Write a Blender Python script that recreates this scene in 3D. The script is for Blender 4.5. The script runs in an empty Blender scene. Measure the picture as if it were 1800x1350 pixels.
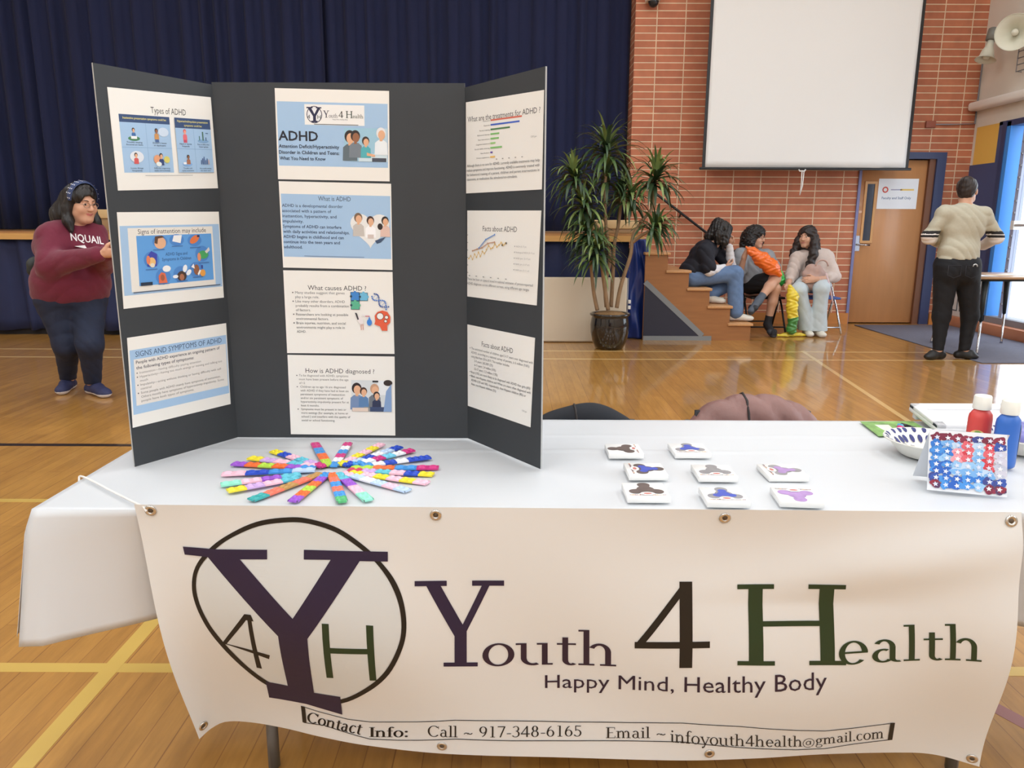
import bpy, bmesh, math, random
import numpy as np
from mathutils import Vector, Matrix, Euler
random.seed(4)
PI = math.pi
SC = bpy.context.scene
COL = SC.collection

# ------------------------------------------------------------------ camera, world, exposure
CAM_H, CAM_P, CAM_R, FPX = 1.26, math.radians(12.0), math.radians(0.23), 1330.0
cd = bpy.data.cameras.new('camera'); cam = bpy.data.objects.new('camera', cd); COL.objects.link(cam)
cd.sensor_fit = 'HORIZONTAL'; cd.sensor_width = 36.0; cd.lens = FPX * 36.0 / 1800.0
cd.clip_start = 0.05; cd.clip_end = 200
cam.rotation_mode = 'XYZ'
cam.matrix_world = Matrix.Translation((0, 0, CAM_H)) @ Matrix.Rotation(PI / 2 - CAM_P, 4, 'X') @ Matrix.Rotation(CAM_R, 4, 'Z')
SC.camera = cam
SC.view_settings.view_transform = 'Standard'; SC.view_settings.look = 'None'
SC.view_settings.exposure = 0.0; SC.view_settings.gamma = 1.0; SC.view_settings.use_curve_mapping = False

world = bpy.data.worlds.new('sky'); SC.world = world; world.use_nodes = True
bg = world.node_tree.nodes['Background']
bg.inputs['Color'].default_value = (0.80, 0.90, 1.0, 1); bg.inputs['Strength'].default_value = 4.0

def lamp(name, loc, rot, sx, sy, power, color=(1, 1, 1), portal=False):
    l = bpy.data.lights.new(name, 'AREA'); l.shape = 'RECTANGLE'; l.size = sx; l.size_y = sy
    l.energy = power; l.color = color
    if portal: l.cycles.is_portal = True
    o = bpy.data.objects.new(name, l); COL.objects.link(o); o.location = loc; o.rotation_euler = rot
    return o
LAMP_W = 44.0
LAMPS = [(x, y) for x in (-6.0, -2.6, 0.8, 4.2) for y in (-4.5, -1.0, 2.5, 6.2)]
for (x, y) in LAMPS:
    lamp('ceiling_lamp_light', (x, y, 5.86), (0, 0, 0), 1.3, 1.3, LAMP_W * (1.7 if y < -3 else 1.0), (0.86, 0.94, 1.0))
# daylight through the open side door
lamp('door_daylight', (5.86, 8.0, 1.32), (0, PI / 2, 0), 2.1, 2.0, 1, portal=True)
lamp('window_daylight', (5.86, 1.5, 3.2), (0, PI / 2, 0), 2.2, 7.0, 1, portal=True)
lamp('added_rear_fill_daylight', (-2.0, -7.12, 3.9), (PI / 2, 0, 0), 9.0, 1.2, 1, portal=True)  # portal for the added rear opening, front fill for board and banner

# ------------------------------------------------------------------ helpers
def ray(px, py):
    u = (px - 900) / FPX; v = (py - 675) / FPX
    c, s = math.cos(CAM_R), math.sin(CAM_R)
    u, v = u * c + v * s, -u * s + v * c
    return Vector((u, math.cos(CAM_P) - v * math.sin(CAM_P), -math.sin(CAM_P) - v * math.cos(CAM_P)))
def atY(px, py, Y):
    d = ray(px, py); t = Y / d.y; return Vector((d.x * t, Y, CAM_H + d.z * t))
def atZ(px, py, Z=0.0):
    d = ray(px, py); t = (Z - CAM_H) / d.z; return Vector((d.x * t, d.y * t, Z))
def atX(px, py, X):
    d = ray(px, py); t = X / d.x; return Vector((X, d.y * t, CAM_H + d.z * t))

def lin(c):
    return tuple((x / 12.92 if x <= 0.04045 else ((x + 0.055) / 1.055) ** 2.4) for x in c)
def rgb(r, g, b): return lin((r / 255, g / 255, b / 255))

MATS = {}
def mat(name, col, rough=0.6, metal=0.0, coat=0.0, noise=0.0, nscale=8.0, bump=0.0, bscale=60.0, spec=0.5, sheen=0.0, trans=0.0, stretch=(1, 1, 1)):
    if name in MATS: return MATS[name]
    m = bpy.data.materials.new(name); m.use_nodes = True
    nt = m.node_tree; b = nt.nodes['Principled BSDF']
    c = rgb(*col)
    b.inputs['Base Color'].default_value = (*c, 1); b.inputs['Roughness'].default_value = rough
    b.inputs['Metallic'].default_value = metal; b.inputs['Coat Weight'].default_value = coat
    b.inputs['Specular IOR Level'].default_value = spec
    b.inputs['Sheen Weight'].default_value = sheen
    b.inputs['Transmission Weight'].default_value = trans
    if noise or bump:
        tc = nt.nodes.new('ShaderNodeTexCoord'); mp = nt.nodes.new('ShaderNodeMapping')
        mp.inputs['Scale'].default_value = stretch
        nt.links.new(tc.outputs['Object'], mp.inputs['Vector'])
    if noise:
        n = nt.nodes.new('ShaderNodeTexNoise'); n.inputs['Scale'].default_value = nscale; n.inputs['Detail'].default_value = 5
        nt.links.new(mp.outputs[0], n.inputs['Vector'])
        r = nt.nodes.new('ShaderNodeMix'); r.data_type = 'RGBA'
        r.inputs[6].default_value = (*[x * (1 - noise) for x in c], 1); r.inputs[7].default_value = (*[min(1, x * (1 + noise)) for x in c], 1)
        nt.links.new(n.outputs['Fac'], r.inputs[0]); nt.links.new(r.outputs[2], b.inputs['Base Color'])
    if bump:
        n2 = nt.nodes.new('ShaderNodeTexNoise'); n2.inputs['Scale'].default_value = bscale; n2.inputs['Detail'].default_value = 4
        nt.links.new(mp.outputs[0], n2.inputs['Vector'])
        bp = nt.nodes.new('ShaderNodeBump'); bp.inputs['Strength'].default_value = bump; bp.inputs['Distance'].default_value = 0.01
        nt.links.new(n2.outputs['Fac'], bp.inputs['Height']); nt.links.new(bp.outputs['Normal'], b.inputs['Normal'])
    MATS[name] = m
    return m
def flat(r, g, b, rough=0.6):
    return mat('ink_%d_%d_%d' % (r, g, b), (r, g, b), rough)

class MB:
    """collects shapes for ONE mesh object; each face carries a material"""
    def __init__(self): self.v = []; self.f = []; self.mi = []; self.mats = []; self.sm = []
    def m(self, mt):
        if mt not in self.mats: self.mats.append(mt)
        return self.mats.index(mt)
    def add(self, verts, faces, mt, smooth=False):
        o = len(self.v); i = self.m(mt)
        self.v.extend(tuple(p) for p in verts)
        for f in faces:
            self.f.append(tuple(k + o for k in f)); self.mi.append(i); self.sm.append(smooth)
    def box(self, lo, hi, mt, M=None):
        x0, y0, z0 = lo; x1, y1, z1 = hi
        vs = [Vector(p) for p in ((x0, y0, z0), (x1, y0, z0), (x1, y1, z0), (x0, y1, z0), (x0, y0, z1), (x1, y0, z1), (x1, y1, z1), (x0, y1, z1))]
        if M is not None: vs = [M @ p for p in vs]
        self.add(vs, [(0, 3, 2, 1), (4, 5, 6, 7), (0, 1, 5, 4), (1, 2, 6, 5), (2, 3, 7, 6), (3, 0, 4, 7)], mt)
    def bbox(self, lo, hi, mt, r=0.01, seg=3, M=None):
        """box with rounded edges"""
        bm = bmesh.new(); bmesh.ops.create_cube(bm, size=1)
        for p in bm.verts:
            p.co = Vector([(lo[i] + hi[i]) / 2 + p.co[i] * (hi[i] - lo[i]) for i in range(3)])
        bmesh.ops.bevel(bm, geom=bm.edges[:], offset=r, segments=seg, profile=0.5, affect='EDGES')
        self.bm(bm, mt, M, True)
    def bm(self, bm, mt, M=None, smooth=False):
        bm.verts.index_update()
        vs = [(M @ p.co if M is not None else p.co.copy()) for p in bm.verts]
        self.add(vs, [tuple(q.index for q in f.verts) for f in bm.faces], mt, smooth); bm.free()
    def tube(self, pts, r, mt, n=10, closed=False, caps=True):
        pts = [Vector(p) for p in pts]; N = len(pts)
        rs = r if isinstance(r, (list, tuple)) else [r] * N
        rings = []; up = None
        for i in range(N):
            if closed: t = pts[(i + 1) % N] - pts[i - 1]
            else: t = pts[min(i + 1, N - 1)] - pts[max(i - 1, 0)]
            t.normalize()
            if up is None:
                a = Vector((0, 0, 1)) if abs(t.z) < 0.9 else Vector((1, 0, 0))
                up = (a - t * a.dot(t)).normalized()
            else:
                up = up - t * up.dot(t)
                up = up.normalized() if up.length > 1e-6 else t.orthogonal().normalized()
            s = t.cross(up)
            rings.append([pts[i] + (up * math.cos(2 * PI * k / n) + s * math.sin(2 * PI * k / n)) * rs[i] for k in range(n)])
        vs = [p for rg in rings for p in rg]; fs = []
        for i in range(N if closed else N - 1):
            j = (i + 1) % N
            for k in range(n):
                l = (k + 1) % n
                fs.append((i * n + k, i * n + l, j * n + l, j * n + k))
        if caps and not closed:
            fs.append(tuple(range(n - 1, -1, -1))); fs.append(tuple((N - 1) * n + k for k in range(n)))
        self.add(vs, fs, mt, True)
    def lathe(self, prof, c, mt, n=32, axis='Z', M=None, smooth=True):
        vs = []; fs = []; c = Vector(c)
        for (r, h) in prof:
            for k in range(n):
                a = 2 * PI * k / n
                p = Vector((r * math.cos(a), r * math.sin(a), h))
                if M is not None: p = M @ p
                vs.append(c + p)
        for i in range(len(prof) - 1):
            for k in range(n):
                l = (k + 1) % n
                fs.append((i * n + k, i * n + l, (i + 1) * n + l, (i + 1) * n + k))
        fs.append(tuple(range(n - 1, -1, -1))); fs.append(tuple((len(prof) - 1) * n + k for k in range(n)))
        self.add(vs, fs, mt, smooth)
    def grid(self, fn, nu, nv, mt, smooth=True):
        vs = [fn(i / nu, j / nv) for j in range(nv + 1) for i in range(nu + 1)]
        w = nu + 1
        self.add(vs, [(j * w + i, j * w + i + 1, (j + 1) * w + i + 1, (j + 1) * w + i) for j in range(nv) for i in range(nu)], mt, smooth)
    def build(self, name, parent=None, loc=None):
        me = bpy.data.meshes.new(name)
        me.from_pydata([tuple(p) for p in self.v], [], self.f)
        for m in self.mats: me.materials.append(m)
        me.polygons.foreach_set('material_index', self.mi); me.polygons.foreach_set('use_smooth', self.sm)
        me.update()
        o = bpy.data.objects.new(name, me); COL.objects.link(o)
        if parent is not None:
            o.parent = parent
            o.matrix_parent_inverse = Matrix.Translation(parent.location).inverted() if parent.parent is None else Matrix.Identity(4)
        return o

def tri(bm, f):
    f.normal_update(); bmesh.ops.triangulate(bm, faces=[f])

def tag(o, label=None, cat=None, group=None, kind=None):
    if label: o['label'] = label
    if cat: o['category'] = cat
    if group: o['group'] = group
    if kind: o['kind'] = kind
    return o
def thing(name, label, cat, loc=(0, 0, 0), group=None):
    o = bpy.data.objects.new(name, None); o.empty_display_size = 0.05; COL.objects.link(o); o.location = loc
    return tag(o, label, cat, group)
def solid(o, t, offset=-1):
    md = o.modifiers.new('thickness', 'SOLIDIFY'); md.thickness = t; md.offset = offset
    return o
def struct(o): o['kind'] = 'structure'; return o

# lettering: every string is turned into a mesh once
_ASK = {}
def prepare_text(strings):
    obs = []
    for (s, bold) in strings:
        if (s, bold) in _ASK: continue
        cu = bpy.data.curves.new('t', 'FONT'); cu.body = s; cu.size = 1.0; cu.resolution_u = 2
        if bold: cu.offset = 0.011 * bold
        o = bpy.data.objects.new('t', cu); COL.objects.link(o); obs.append((s, bold, o, cu)); _ASK[(s, bold)] = None
    dg = bpy.context.evaluated_depsgraph_get()
    for (s, bold, o, cu) in obs:
        e = o.evaluated_get(dg); me = e.to_mesh()
        vs = [(p.co.x, p.co.y) for p in me.vertices]; fs = [tuple(q.vertices) for q in me.polygons]
        e.to_mesh_clear()
        xs = [p[0] for p in vs] or [0, 1]
        x0 = min(xs)
        _ASK[(s, bold)] = ([(p[0] - x0, p[1]) for p in vs], fs, max(xs) - x0)
    for (s, bold, o, cu) in obs:
        bpy.data.objects.remove(o); bpy.data.curves.remove(cu)
def text2d(s, bold=0):
    if _ASK.get((s, bold)) is None: prepare_text([(s, bold)])
    return _ASK[(s, bold)]
CAPH = 0.727     # cap height of the built-in face at size 1

# ---- a drawn roman letter set (stems, bowls and serifs), in em units
def _box(x0, y0, x1, y1): return [((x0, y0), (x1, y0), (x1, y1), (x0, y1))]
def _stem(x, y0, y1, w=.09, top=1, bot=1, sw=.075, st=.035):
    q = _box(x, y0, x + w, y1)
    if bot: q += _box(x - (sw if bot in (1, -1) else 0), y0, x + w + (sw if bot in (1, 2) else 0), y0 + st)
    if top: q += _box(x - (sw if top in (1, -1) else 0), y1 - st, x + w + (sw if top in (1, 2) else 0), y1)
    return q
def _ring(cx, cy, rx, ry, a0=0, a1=360, tk=.09, tn=.035, n=None):
    n = n or max(6, int(abs(a1 - a0) / 11)); q = []
    P = []
    for i in range(n + 1):
        a = math.radians(a0 + (a1 - a0) * i / n)
        P.append(((cx + rx * math.cos(a), cy + ry * math.sin(a)), (cx + (rx - tk) * math.cos(a), cy + (ry - tn) * math.sin(a))))
    for i in range(n): q.append((P[i][0], P[i + 1][0], P[i + 1][1], P[i][1]))
    return q
def _dia(x0, y0, x1, y1, w): return [((x0, y0), (x0 + w, y0), (x1 + w, y1), (x1, y1))]
def _dot(cx, cy, r): return [tuple((cx + r * math.cos(a * PI / 5), cy + r * math.sin(a * PI / 5)) for a in range(10))]
def _glyphs():
    X = .46; C = .70; A = .74; G = {}
    G['Y'] = (_stem(.34, 0, .34, .11, 0, 1, .10) + [((.34, .26), (.45, .30), (.19, C), (.06, C)), ((.36, .26), (.45, .30), (.68, C), (.61, C))]
              + _box(-.02, C - .04, .27, C) + _box(.50, C - .04, .79, C), .78)
    G['H'] = (_stem(.08, 0, C, .11, 1, 1, .085, .04) + _stem(.62, 0, C, .11, 1, 1, .085, .04) + _box(.15, .34, .66, .385), .82)
    G['4'] = (_box(.30, 0, .385, C) + [((.33, C), (.385, C), (.06, .2), (0, .2))] + _box(0, .17, .50, .225), .54)
    G['o'] = (_ring(.25, X / 2, .235, X / 2 + .012), .52)
    G['u'] = (_stem(.06, .13, X, .085, -1, 0) + _ring(.24, .15, .18, .162, 180, 300, .085, .045) + _stem(.37, 0, X, .085, -1, 2), .57)
    G['t'] = (_box(.10, .10, .185, X + .12) + _box(.02, X - .035, .30, X) + _ring(.225, .11, .125, .12, 180, 310, .085, .04), .34)
    G['h'] = (_stem(.07, 0, A, .085, -1, 1) + _ring(.30, X - .17, .17, .18, 0, 150, .085, .045) + _stem(.385, 0, X - .16, .085, 0, 1), .60)
    G['n'] = (_stem(.07, 0, X, .085, -1, 1) + _ring(.30, X - .17, .17, .18, 0, 150, .085, .045) + _stem(.385, 0, X - .16, .085, 0, 1), .60)
    G['m'] = (_stem(.07, 0, X, .085, -1, 1) + _ring(.28, X - .17, .15, .18, 0, 150, .085, .045) + _stem(.345, 0, X - .16, .085, 0, 1, .05) + _ring(.555, X - .17, .15, .18, 0, 150, .085, .045) + _stem(.62, 0, X - .16, .085, 0, 1), .84)
    G['e'] = (_ring(.24, X / 2, .215, X / 2 + .012, 0, 318) + _box(.08, X / 2 - .01, .45, X / 2 + .028), .49)
    G['a'] = (_ring(.20, X - .15, .165, .16, 8, 150, .085, .04) + _box(.28, .06, .365, X - .13) + _ring(.19, .135, .165, .145, 60, 320, .085, .035) + _ring(.41, .075, .13, .085, 180, 290, .085, .035), .49)
    G['l'] = (_stem(.07, 0, A, .085, -1, 1), .26)
    G['i'] = (_stem(.07, 0, X, .085, -1, 1) + _dot(.11, .62, .055), .26)
    G['f'] = (_stem(.09, 0, .58, .085, 0, 1) + _ring(.24, .58, .15, .16, 35, 180, .085, .04) + _box(.01, X - .035, .27, X), .32)
    G['c'] = (_ring(.24, X / 2, .215, X / 2 + .012, 45, 318), .45)
    G['C'] = (_ring(.36, C / 2, .34, C / 2 + .012, 42, 318, .10, .035) + _box(.60, C - .2, .63, C - .02), .68)
    G['I'] = (_stem(.09, 0, C, .11, 1, 1), .30)
    G['E'] = (_stem(.09, 0, C, .10, -1, -1) + _box(.10, 0, .52, .035) + _box(.10, C - .035, .50, C) + _box(.15, .335, .40, .37) + _box(.49, 0, .525, .15) + _box(.47, C - .14, .50, C), .57)
    G['y'] = ([((.02, X), (.12, X), (.29, .02), (.22, .02)), ((.46, X), (.50, X), (.22, -.18), (.16, -.18))] + _box(-.03, X - .03, .17, X) + _box(.36, X - .03, .55, X) + _dot(.13, -.17, .05), .52)
    G['g'] = (_ring(.22, .30, .18, .17) + _ring(.23, -.09, .21, .12, 0, 360, .05, .03) + _box(.32, X - .05, .48, X - .01) + [((.10, .16), (.16, .16), (.12, .02), (.06, .02))], .49)
    G['.'] = (_dot(.10, .045, .055), .22)
    G[':'] = (_dot(.12, .05, .06) + _dot(.12, .38, .06), .28)
    G['-'] = (_box(.04, .20, .28, .245), .33)
    G['~'] = (_ring(.17, .17, .135, .13, 15, 165, .05, .05) + _ring(.40, .31, .135, .13, 195, 345, .05, .05), .60)
    G['9'] = (_ring(.24, C - .22, .21, .22) + _ring(.10, C - .22, .35, .47, -75, 0, .085, .03), .52)
    G['6'] = (_ring(.24, .22, .21, .22) + _ring(.38, .22, .35, .47, 105, 180, .085, .03), .52)
    G['1'] = (_stem(.20, 0, C, .085, -1, 1, .09), .48)
    G['7'] = (_box(.04, C - .055, .46, C) + _dia(.14, 0, .38, C - .04, .075), .50)
    G['3'] = (_ring(.20, C - .175, .19, .18, -80, 150, .08, .035) + _ring(.19, .20, .23, .21, -150, 85, .085, .035), .48)
    G['8'] = (_ring(.24, C - .17, .17, .175) + _ring(.24, .19, .21, .20), .52)
    G['5'] = (_ring(.19, .22, .23, .23, -150, 120, .085, .04) + _box(.08, .36, .13, C) + _box(.08, C - .05, .40, C), .48)
    q = _ring(.36, .22, .36, .34, -60, 290, .04, .035) + _ring(.34, .22, .15, .16, 0, 360, .05, .035) + _box(.46, .08, .51, .36)
    G['@'] = (q, .78)
    return G
GLY = _glyphs()
def roman(s, space=.27, bold=0):
    x = 0; out = []
    for ch in s:
        if ch == ' ': x += space; continue
        q, w = GLY[ch]
        for p in q:
            if bold:
                out.append(tuple((a + x - bold, b) for a, b in p)); out.append(tuple((a + x + bold, b) for a, b in p))
            out.append(tuple((a + x, b) for a, b in p))
        x += w
    xs = [a for p in out for a, b in p]
    x0, x1 = min(xs), max(xs)
    return [tuple((a - x0, b) for a, b in p) for p in out], x1 - x0
# ------------------------------------------------------------------ room shell
def node_wood_floor():
    m = bpy.data.materials.new('gym_floor_wood'); m.use_nodes = True; nt = m.node_tree; N = nt.nodes; L = nt.links
    b = N['Principled BSDF']
    tc = N.new('ShaderNodeTexCoord')
    mp = N.new('ShaderNodeMapping'); mp.inputs['Rotation'].default_value = (0, 0, PI / 2); L.new(tc.outputs['Object'], mp.inputs['Vector'])
    br = N.new('ShaderNodeTexBrick'); br.offset = 0.37; br.offset_frequency = 2
    br.inputs['Scale'].default_value = 1.0; br.inputs['Brick Width'].default_value = 1.1; br.inputs['Row Height'].default_value = 0.07
    br.inputs['Mortar Size'].default_value = 0.0016; br.inputs['Mortar Smooth'].default_value = 0.3
    br.inputs['Color1'].default_value = (*rgb(192, 142, 68), 1); br.inputs['Color2'].default_value = (*rgb(178, 128, 58), 1)
    br.inputs['Mortar'].default_value = (*rgb(156, 106, 50), 1); br.inputs['Bias'].default_value = 0.0
    L.new(mp.outputs[0], br.inputs['Vector'])
    br2 = N.new('ShaderNodeTexBrick'); br2.offset = 0.5; br2.inputs['Scale'].default_value = 1.0; br2.inputs['Brick Width'].default_value = 6.0; br2.inputs['Row Height'].default_value = 0.28
    br2.inputs['Mortar Size'].default_value = 0.0022; br2.inputs['Color1'].default_value = (1, 1, 1, 1); br2.inputs['Color2'].default_value = (.93, .93, .93, 1); br2.inputs['Mortar'].default_value = (.78, .75, .72, 1)
    L.new(mp.outputs[0], br2.inputs['Vector'])
    mpn = N.new('ShaderNodeMapping'); mpn.inputs['Scale'].default_value = (14, 1.6, 4); L.new(tc.outputs['Object'], mpn.inputs['Vector'])
    nz = N.new('ShaderNodeTexNoise'); nz.inputs['Scale'].default_value = 2.2; nz.inputs['Detail'].default_value = 8; nz.inputs['Roughness'].default_value = .65; L.new(mpn.outputs[0], nz.inputs['Vector'])
    cr = N.new('ShaderNodeValToRGB'); cr.color_ramp.elements[0].position = .3; cr.color_ramp.elements[0].color = (.78, .74, .68, 1); cr.color_ramp.elements[1].position = .7; cr.color_ramp.elements[1].color = (1.1, 1.08, 1.04, 1)
    L.new(nz.outputs['Fac'], cr.inputs[0])
    m1 = N.new('ShaderNodeMix'); m1.data_type = 'RGBA'; m1.blend_type = 'MULTIPLY'; m1.inputs[0].default_value = 1
    L.new(br.outputs['Color'], m1.inputs[6]); L.new(br2.outputs['Color'], m1.inputs[7])
    m2 = N.new('ShaderNodeMix'); m2.data_type = 'RGBA'; m2.blend_type = 'MULTIPLY'; m2.inputs[0].default_value = 1
    L.new(m1.outputs[2], m2.inputs[6]); L.new(cr.outputs[0], m2.inputs[7]); L.new(m2.outputs[2], b.inputs['Base Color'])
    # worn varnish: smooth coat with gentle waves
    nw = N.new('ShaderNodeTexNoise'); nw.inputs['Scale'].default_value = 5; nw.inputs['Detail'].default_value = 3
    L.new(tc.outputs['Object'], nw.inputs['Vector'])
    bp = N.new('ShaderNodeBump'); bp.inputs['Strength'].default_value = .12; bp.inputs['Distance'].default_value = .01
    L.new(nw.outputs['Fac'], bp.inputs['Height'])
    nr = N.new('ShaderNodeTexNoise'); nr.inputs['Scale'].default_value = 3; nr.inputs['Detail'].default_value = 6; L.new(tc.outputs['Object'], nr.inputs['Vector'])
    rr = N.new('ShaderNodeMapRange'); rr.inputs[3].default_value = .03; rr.inputs[4].default_value = .13; L.new(nr.outputs['Fac'], rr.inputs[0])
    b.inputs['Roughness'].default_value = .45; b.inputs['Coat Weight'].default_value = .9; b.inputs['Coat IOR'].default_value = 1.5
    L.new(rr.outputs[0], b.inputs['Coat Roughness']); L.new(bp.outputs['Normal'], b.inputs['Coat Normal'])
    return m
def node_brick(name, axis):
    m = bpy.data.materials.new(name); m.use_nodes = True; nt = m.node_tree; N = nt.nodes; L = nt.links
    b = N['Principled BSDF']; tc = N.new('ShaderNodeTexCoord'); sx = N.new('ShaderNodeSeparateXYZ'); cx = N.new('ShaderNodeCombineXYZ')
    L.new(tc.outputs['Object'], sx.inputs[0]); L.new(sx.outputs[axis], cx.inputs[0]); L.new(sx.outputs[2], cx.inputs[1])
    br = N.new('ShaderNodeTexBrick'); br.offset = 0.0; br.squash = 1.0
    br.inputs['Scale'].default_value = 1.0; br.inputs['Brick Width'].default_value = .345; br.inputs['Row Height'].default_value = .0835
    br.inputs['Mortar Size'].default_value = .0062; br.inputs['Mortar Smooth'].default_value = .15; br.inputs['Bias'].default_value = 0
    br.inputs['Color1'].default_value = (*rgb(194, 120, 86), 1); br.inputs['Color2'].default_value = (*rgb(178, 104, 74), 1); br.inputs['Mortar'].default_value = (*rgb(222, 196, 164), 1)
    L.new(cx.outputs[0], br.inputs['Vector'])
    nz = N.new('ShaderNodeTexNoise'); nz.inputs['Scale'].default_value = 7; nz.inputs['Detail'].default_value = 6; L.new(tc.outputs['Object'], nz.inputs['Vector'])
    cr = N.new('ShaderNodeValToRGB'); cr.color_ramp.elements[0].position = .3; cr.color_ramp.elements[0].color = (.85, .85, .85, 1); cr.color_ramp.elements[1].position = .75; cr.color_ramp.elements[1].color = (1.08, 1.08, 1.08, 1)
    L.new(nz.outputs['Fac'], cr.inputs[0])
    mx = N.new('ShaderNodeMix'); mx.data_type = 'RGBA'; mx.blend_type = 'MULTIPLY'; mx.inputs[0].default_value = 1
    L.new(br.outputs['Color'], mx.inputs[6]); L.new(cr.outputs[0], mx.inputs[7]); L.new(mx.outputs[2], b.inputs['Base Color'])
    bp = N.new('ShaderNodeBump'); bp.inputs['Strength'].default_value = .5; bp.inputs['Distance'].default_value = .006; bp.invert = True
    L.new(br.outputs['Fac'], bp.inputs['Height']); L.new(bp.outputs['Normal'], b.inputs['Normal'])
    b.inputs['Roughness'].default_value = .7
    return m
M_FLOOR = node_wood_floor(); M_BRX = node_brick('brick_stack_bond', 0); M_BRY = node_brick('brick_stack_bond_return', 1)
M_WALL = mat('painted_cream_wall', (226, 217, 204), .7, noise=.03, nscale=3)
M_NAVY = mat('navy_wall_paint', (70, 82, 124), .5); M_YEL = mat('yellow_wall_paint', (236, 190, 92), .5)
M_BLUE = mat('blue_door_paint', (52, 62, 100), .4); M_BLUEL = mat('bright_blue_frame', (66, 140, 220), .4)
M_BASE = mat('orange_wood_base', (196, 128, 66), .4, noise=.12, nscale=6, stretch=(1, 1, 8))
M_OAK = mat('stage_wood', (170, 122, 74), .42, noise=.16, nscale=5, stretch=(1, 1, 6))
M_CURB = mat('curb_tile', (206, 140, 106), .5, noise=.08, nscale=5)
M_GREY = mat('grey_stone', (140, 140, 146), .6, noise=.08)
M_WHITE = mat('white_paint', (232, 230, 226), .5)
M_BLACK = mat('black_metal', (26, 26, 28), .45); M_CHROME = mat('chrome', (200, 200, 202), .2, metal=1.0)

WY = 9.80; RX = 5.70; STY = 8.45; STZ = 1.15; CEIL = 6.0; LX = -9.5; BY = -7.0
mb = MB(); mb.box((LX - .2, BY - .2, -.1), (RX + .2, 13.2, 0), M_FLOOR); struct(mb.build('floor'))
M_FL_Y = mat('yellow_floor_paint', (206, 172, 88), .35, coat=.8, noise=.08, nscale=6); M_FL_K = mat('black_floor_paint', (52, 40, 34), .35, coat=.8)
M_FL_M = mat('maroon_floor_paint', (150, 92, 92), .35, coat=.8); M_FL_F = mat('faint_floor_paint', (222, 186, 124), .35, coat=.8)
def fline(a, b, w, m, h=.0006):
    a = Vector((*a, 0)); b = Vector((*b, 0)); d = (b - a).normalized(); n = Vector((-d.y, d.x, 0)) * w / 2
    mb = MB(); z0, z1 = Vector((0, 0, .0)), Vector((0, 0, h))
    vs = [a - n + z0, b - n + z0, b + n + z0, a + n + z0, a - n + z1, b - n + z1, b + n + z1, a + n + z1]
    mb.add(vs, [(4, 5, 6, 7), (0, 1, 5, 4), (1, 2, 6, 5), (2, 3, 7, 6), (3, 0, 4, 7)], m)
    struct(mb.build('floor_line'))
fline((LX, 7.54), (5.5, 7.54), .045, M_FL_F); fline((LX, 7.08), (5.5, 7.08), .045, M_FL_F)
fline((LX, 4.19), (-1.9, 4.19), .05, M_FL_K); fline((LX, 1.965), (5.5, 1.965), .045, M_FL_Y)
fline((-1.13, -1), (-1.165, 3.6), .05, M_FL_Y, .0009); fline((LX, 3.3), (-1.2, 3.3), .04, M_FL_Y)
fline((1.265, 1.85), (1.40, 1.60), .05, M_FL_M)
fline((2.95, 7.6), (2.6, 4.8), .04, M_FL_F, .0009)
# back brick wall with the doorway left open
DX0, DX1, DZ = 4.36, 5.19, 2.05
mb = MB()
mb.box((1.48, WY, 0), (DX0, WY + .25, CEIL), M_BRX); mb.box((DX1 + .19, WY, 0), (RX, WY + .25, CEIL), M_BRX); mb.box((DX0, WY, DZ + .08), (DX1 + .19, WY + .25, CEIL), M_BRX)
struct(mb.build('wall_back'))
mb = MB(); mb.box((1.465, WY, 0), (1.48, WY + 1.2, CEIL), M_BRY); struct(mb.build('wall_return'))
mb = MB(); mb.box((LX, 12.9, 0), (1.5, 13.1, CEIL), M_WALL); struct(mb.build('wall_stage'))
mb = MB(); mb.box((DX0 - .1, WY + .26, 0), (DX1 + .3, WY + .3, CEIL), M_WALL); struct(mb.build('wall_behind_door'))
mb = MB(); mb.box((LX - .2, BY, 0), (LX, 13.1, CEIL), M_WALL); struct(mb.build('wall_left'))
mb = MB(); mb.box((LX, BY - .2, 0), (-6.5, BY, CEIL), M_WALL); mb.box((2.5, BY - .2, 0), (RX, BY, CEIL), M_WALL); mb.box((-6.5, BY - .2, 0), (2.5, BY, 3.3), M_WALL); mb.box((-6.5, BY - .2, 4.5), (2.5, BY, CEIL), M_WALL); struct(mb.build('wall_front'))  # wall gap added to let cool fill in from behind the camera
mb = MB()
for k in range(7): mb.box((-6.5 + k * 1.5 - .03, BY - .12, 3.3), (-6.5 + k * 1.5 + .03, BY - .06, 4.5), M_WHITE)
for z in (3.3, 4.44): mb.box((-6.5, BY - .12, z), (2.5, BY - .06, z + .06), M_WHITE)
struct(mb.build('added_fill_window'))  # unseen window, added only to light the table front
mb = MB(); mb.box((LX - .2, BY - .2, CEIL), (RX + .2, 13.2, CEIL + .1), M_WALL); struct(mb.build('ceiling'))
# right wall: doorway Y 6.95..9.06, high windows further along
OY0, OY1, OZ0, OZ1 = 6.95, 9.06, .20, 2.40
WNY0, WNY1, WNZ0, WNZ1 = -2.0, 5.0, 2.1, 4.3
mb = MB()
X0, X1 = RX, RX + .2
mb.box((X0, OY1, 0), (X1, WY + .3, CEIL), M_WALL); mb.box((X0, OY0, OZ1), (X1, OY1, CEIL), M_WALL); mb.box((X0, OY0, 0), (X1, OY1, OZ0), M_GREY)
mb.box((X0, WNY1, 0), (X1, OY0, CEIL), M_WALL); mb.box((X0, WNY0, 0), (X1, WNY1, WNZ0), M_WALL); mb.box((X0, WNY0, WNZ1), (X1, WNY1, CEIL), M_WALL)
mb.box((X0, BY, 0), (X1, WNY0, CEIL), M_WALL)
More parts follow.
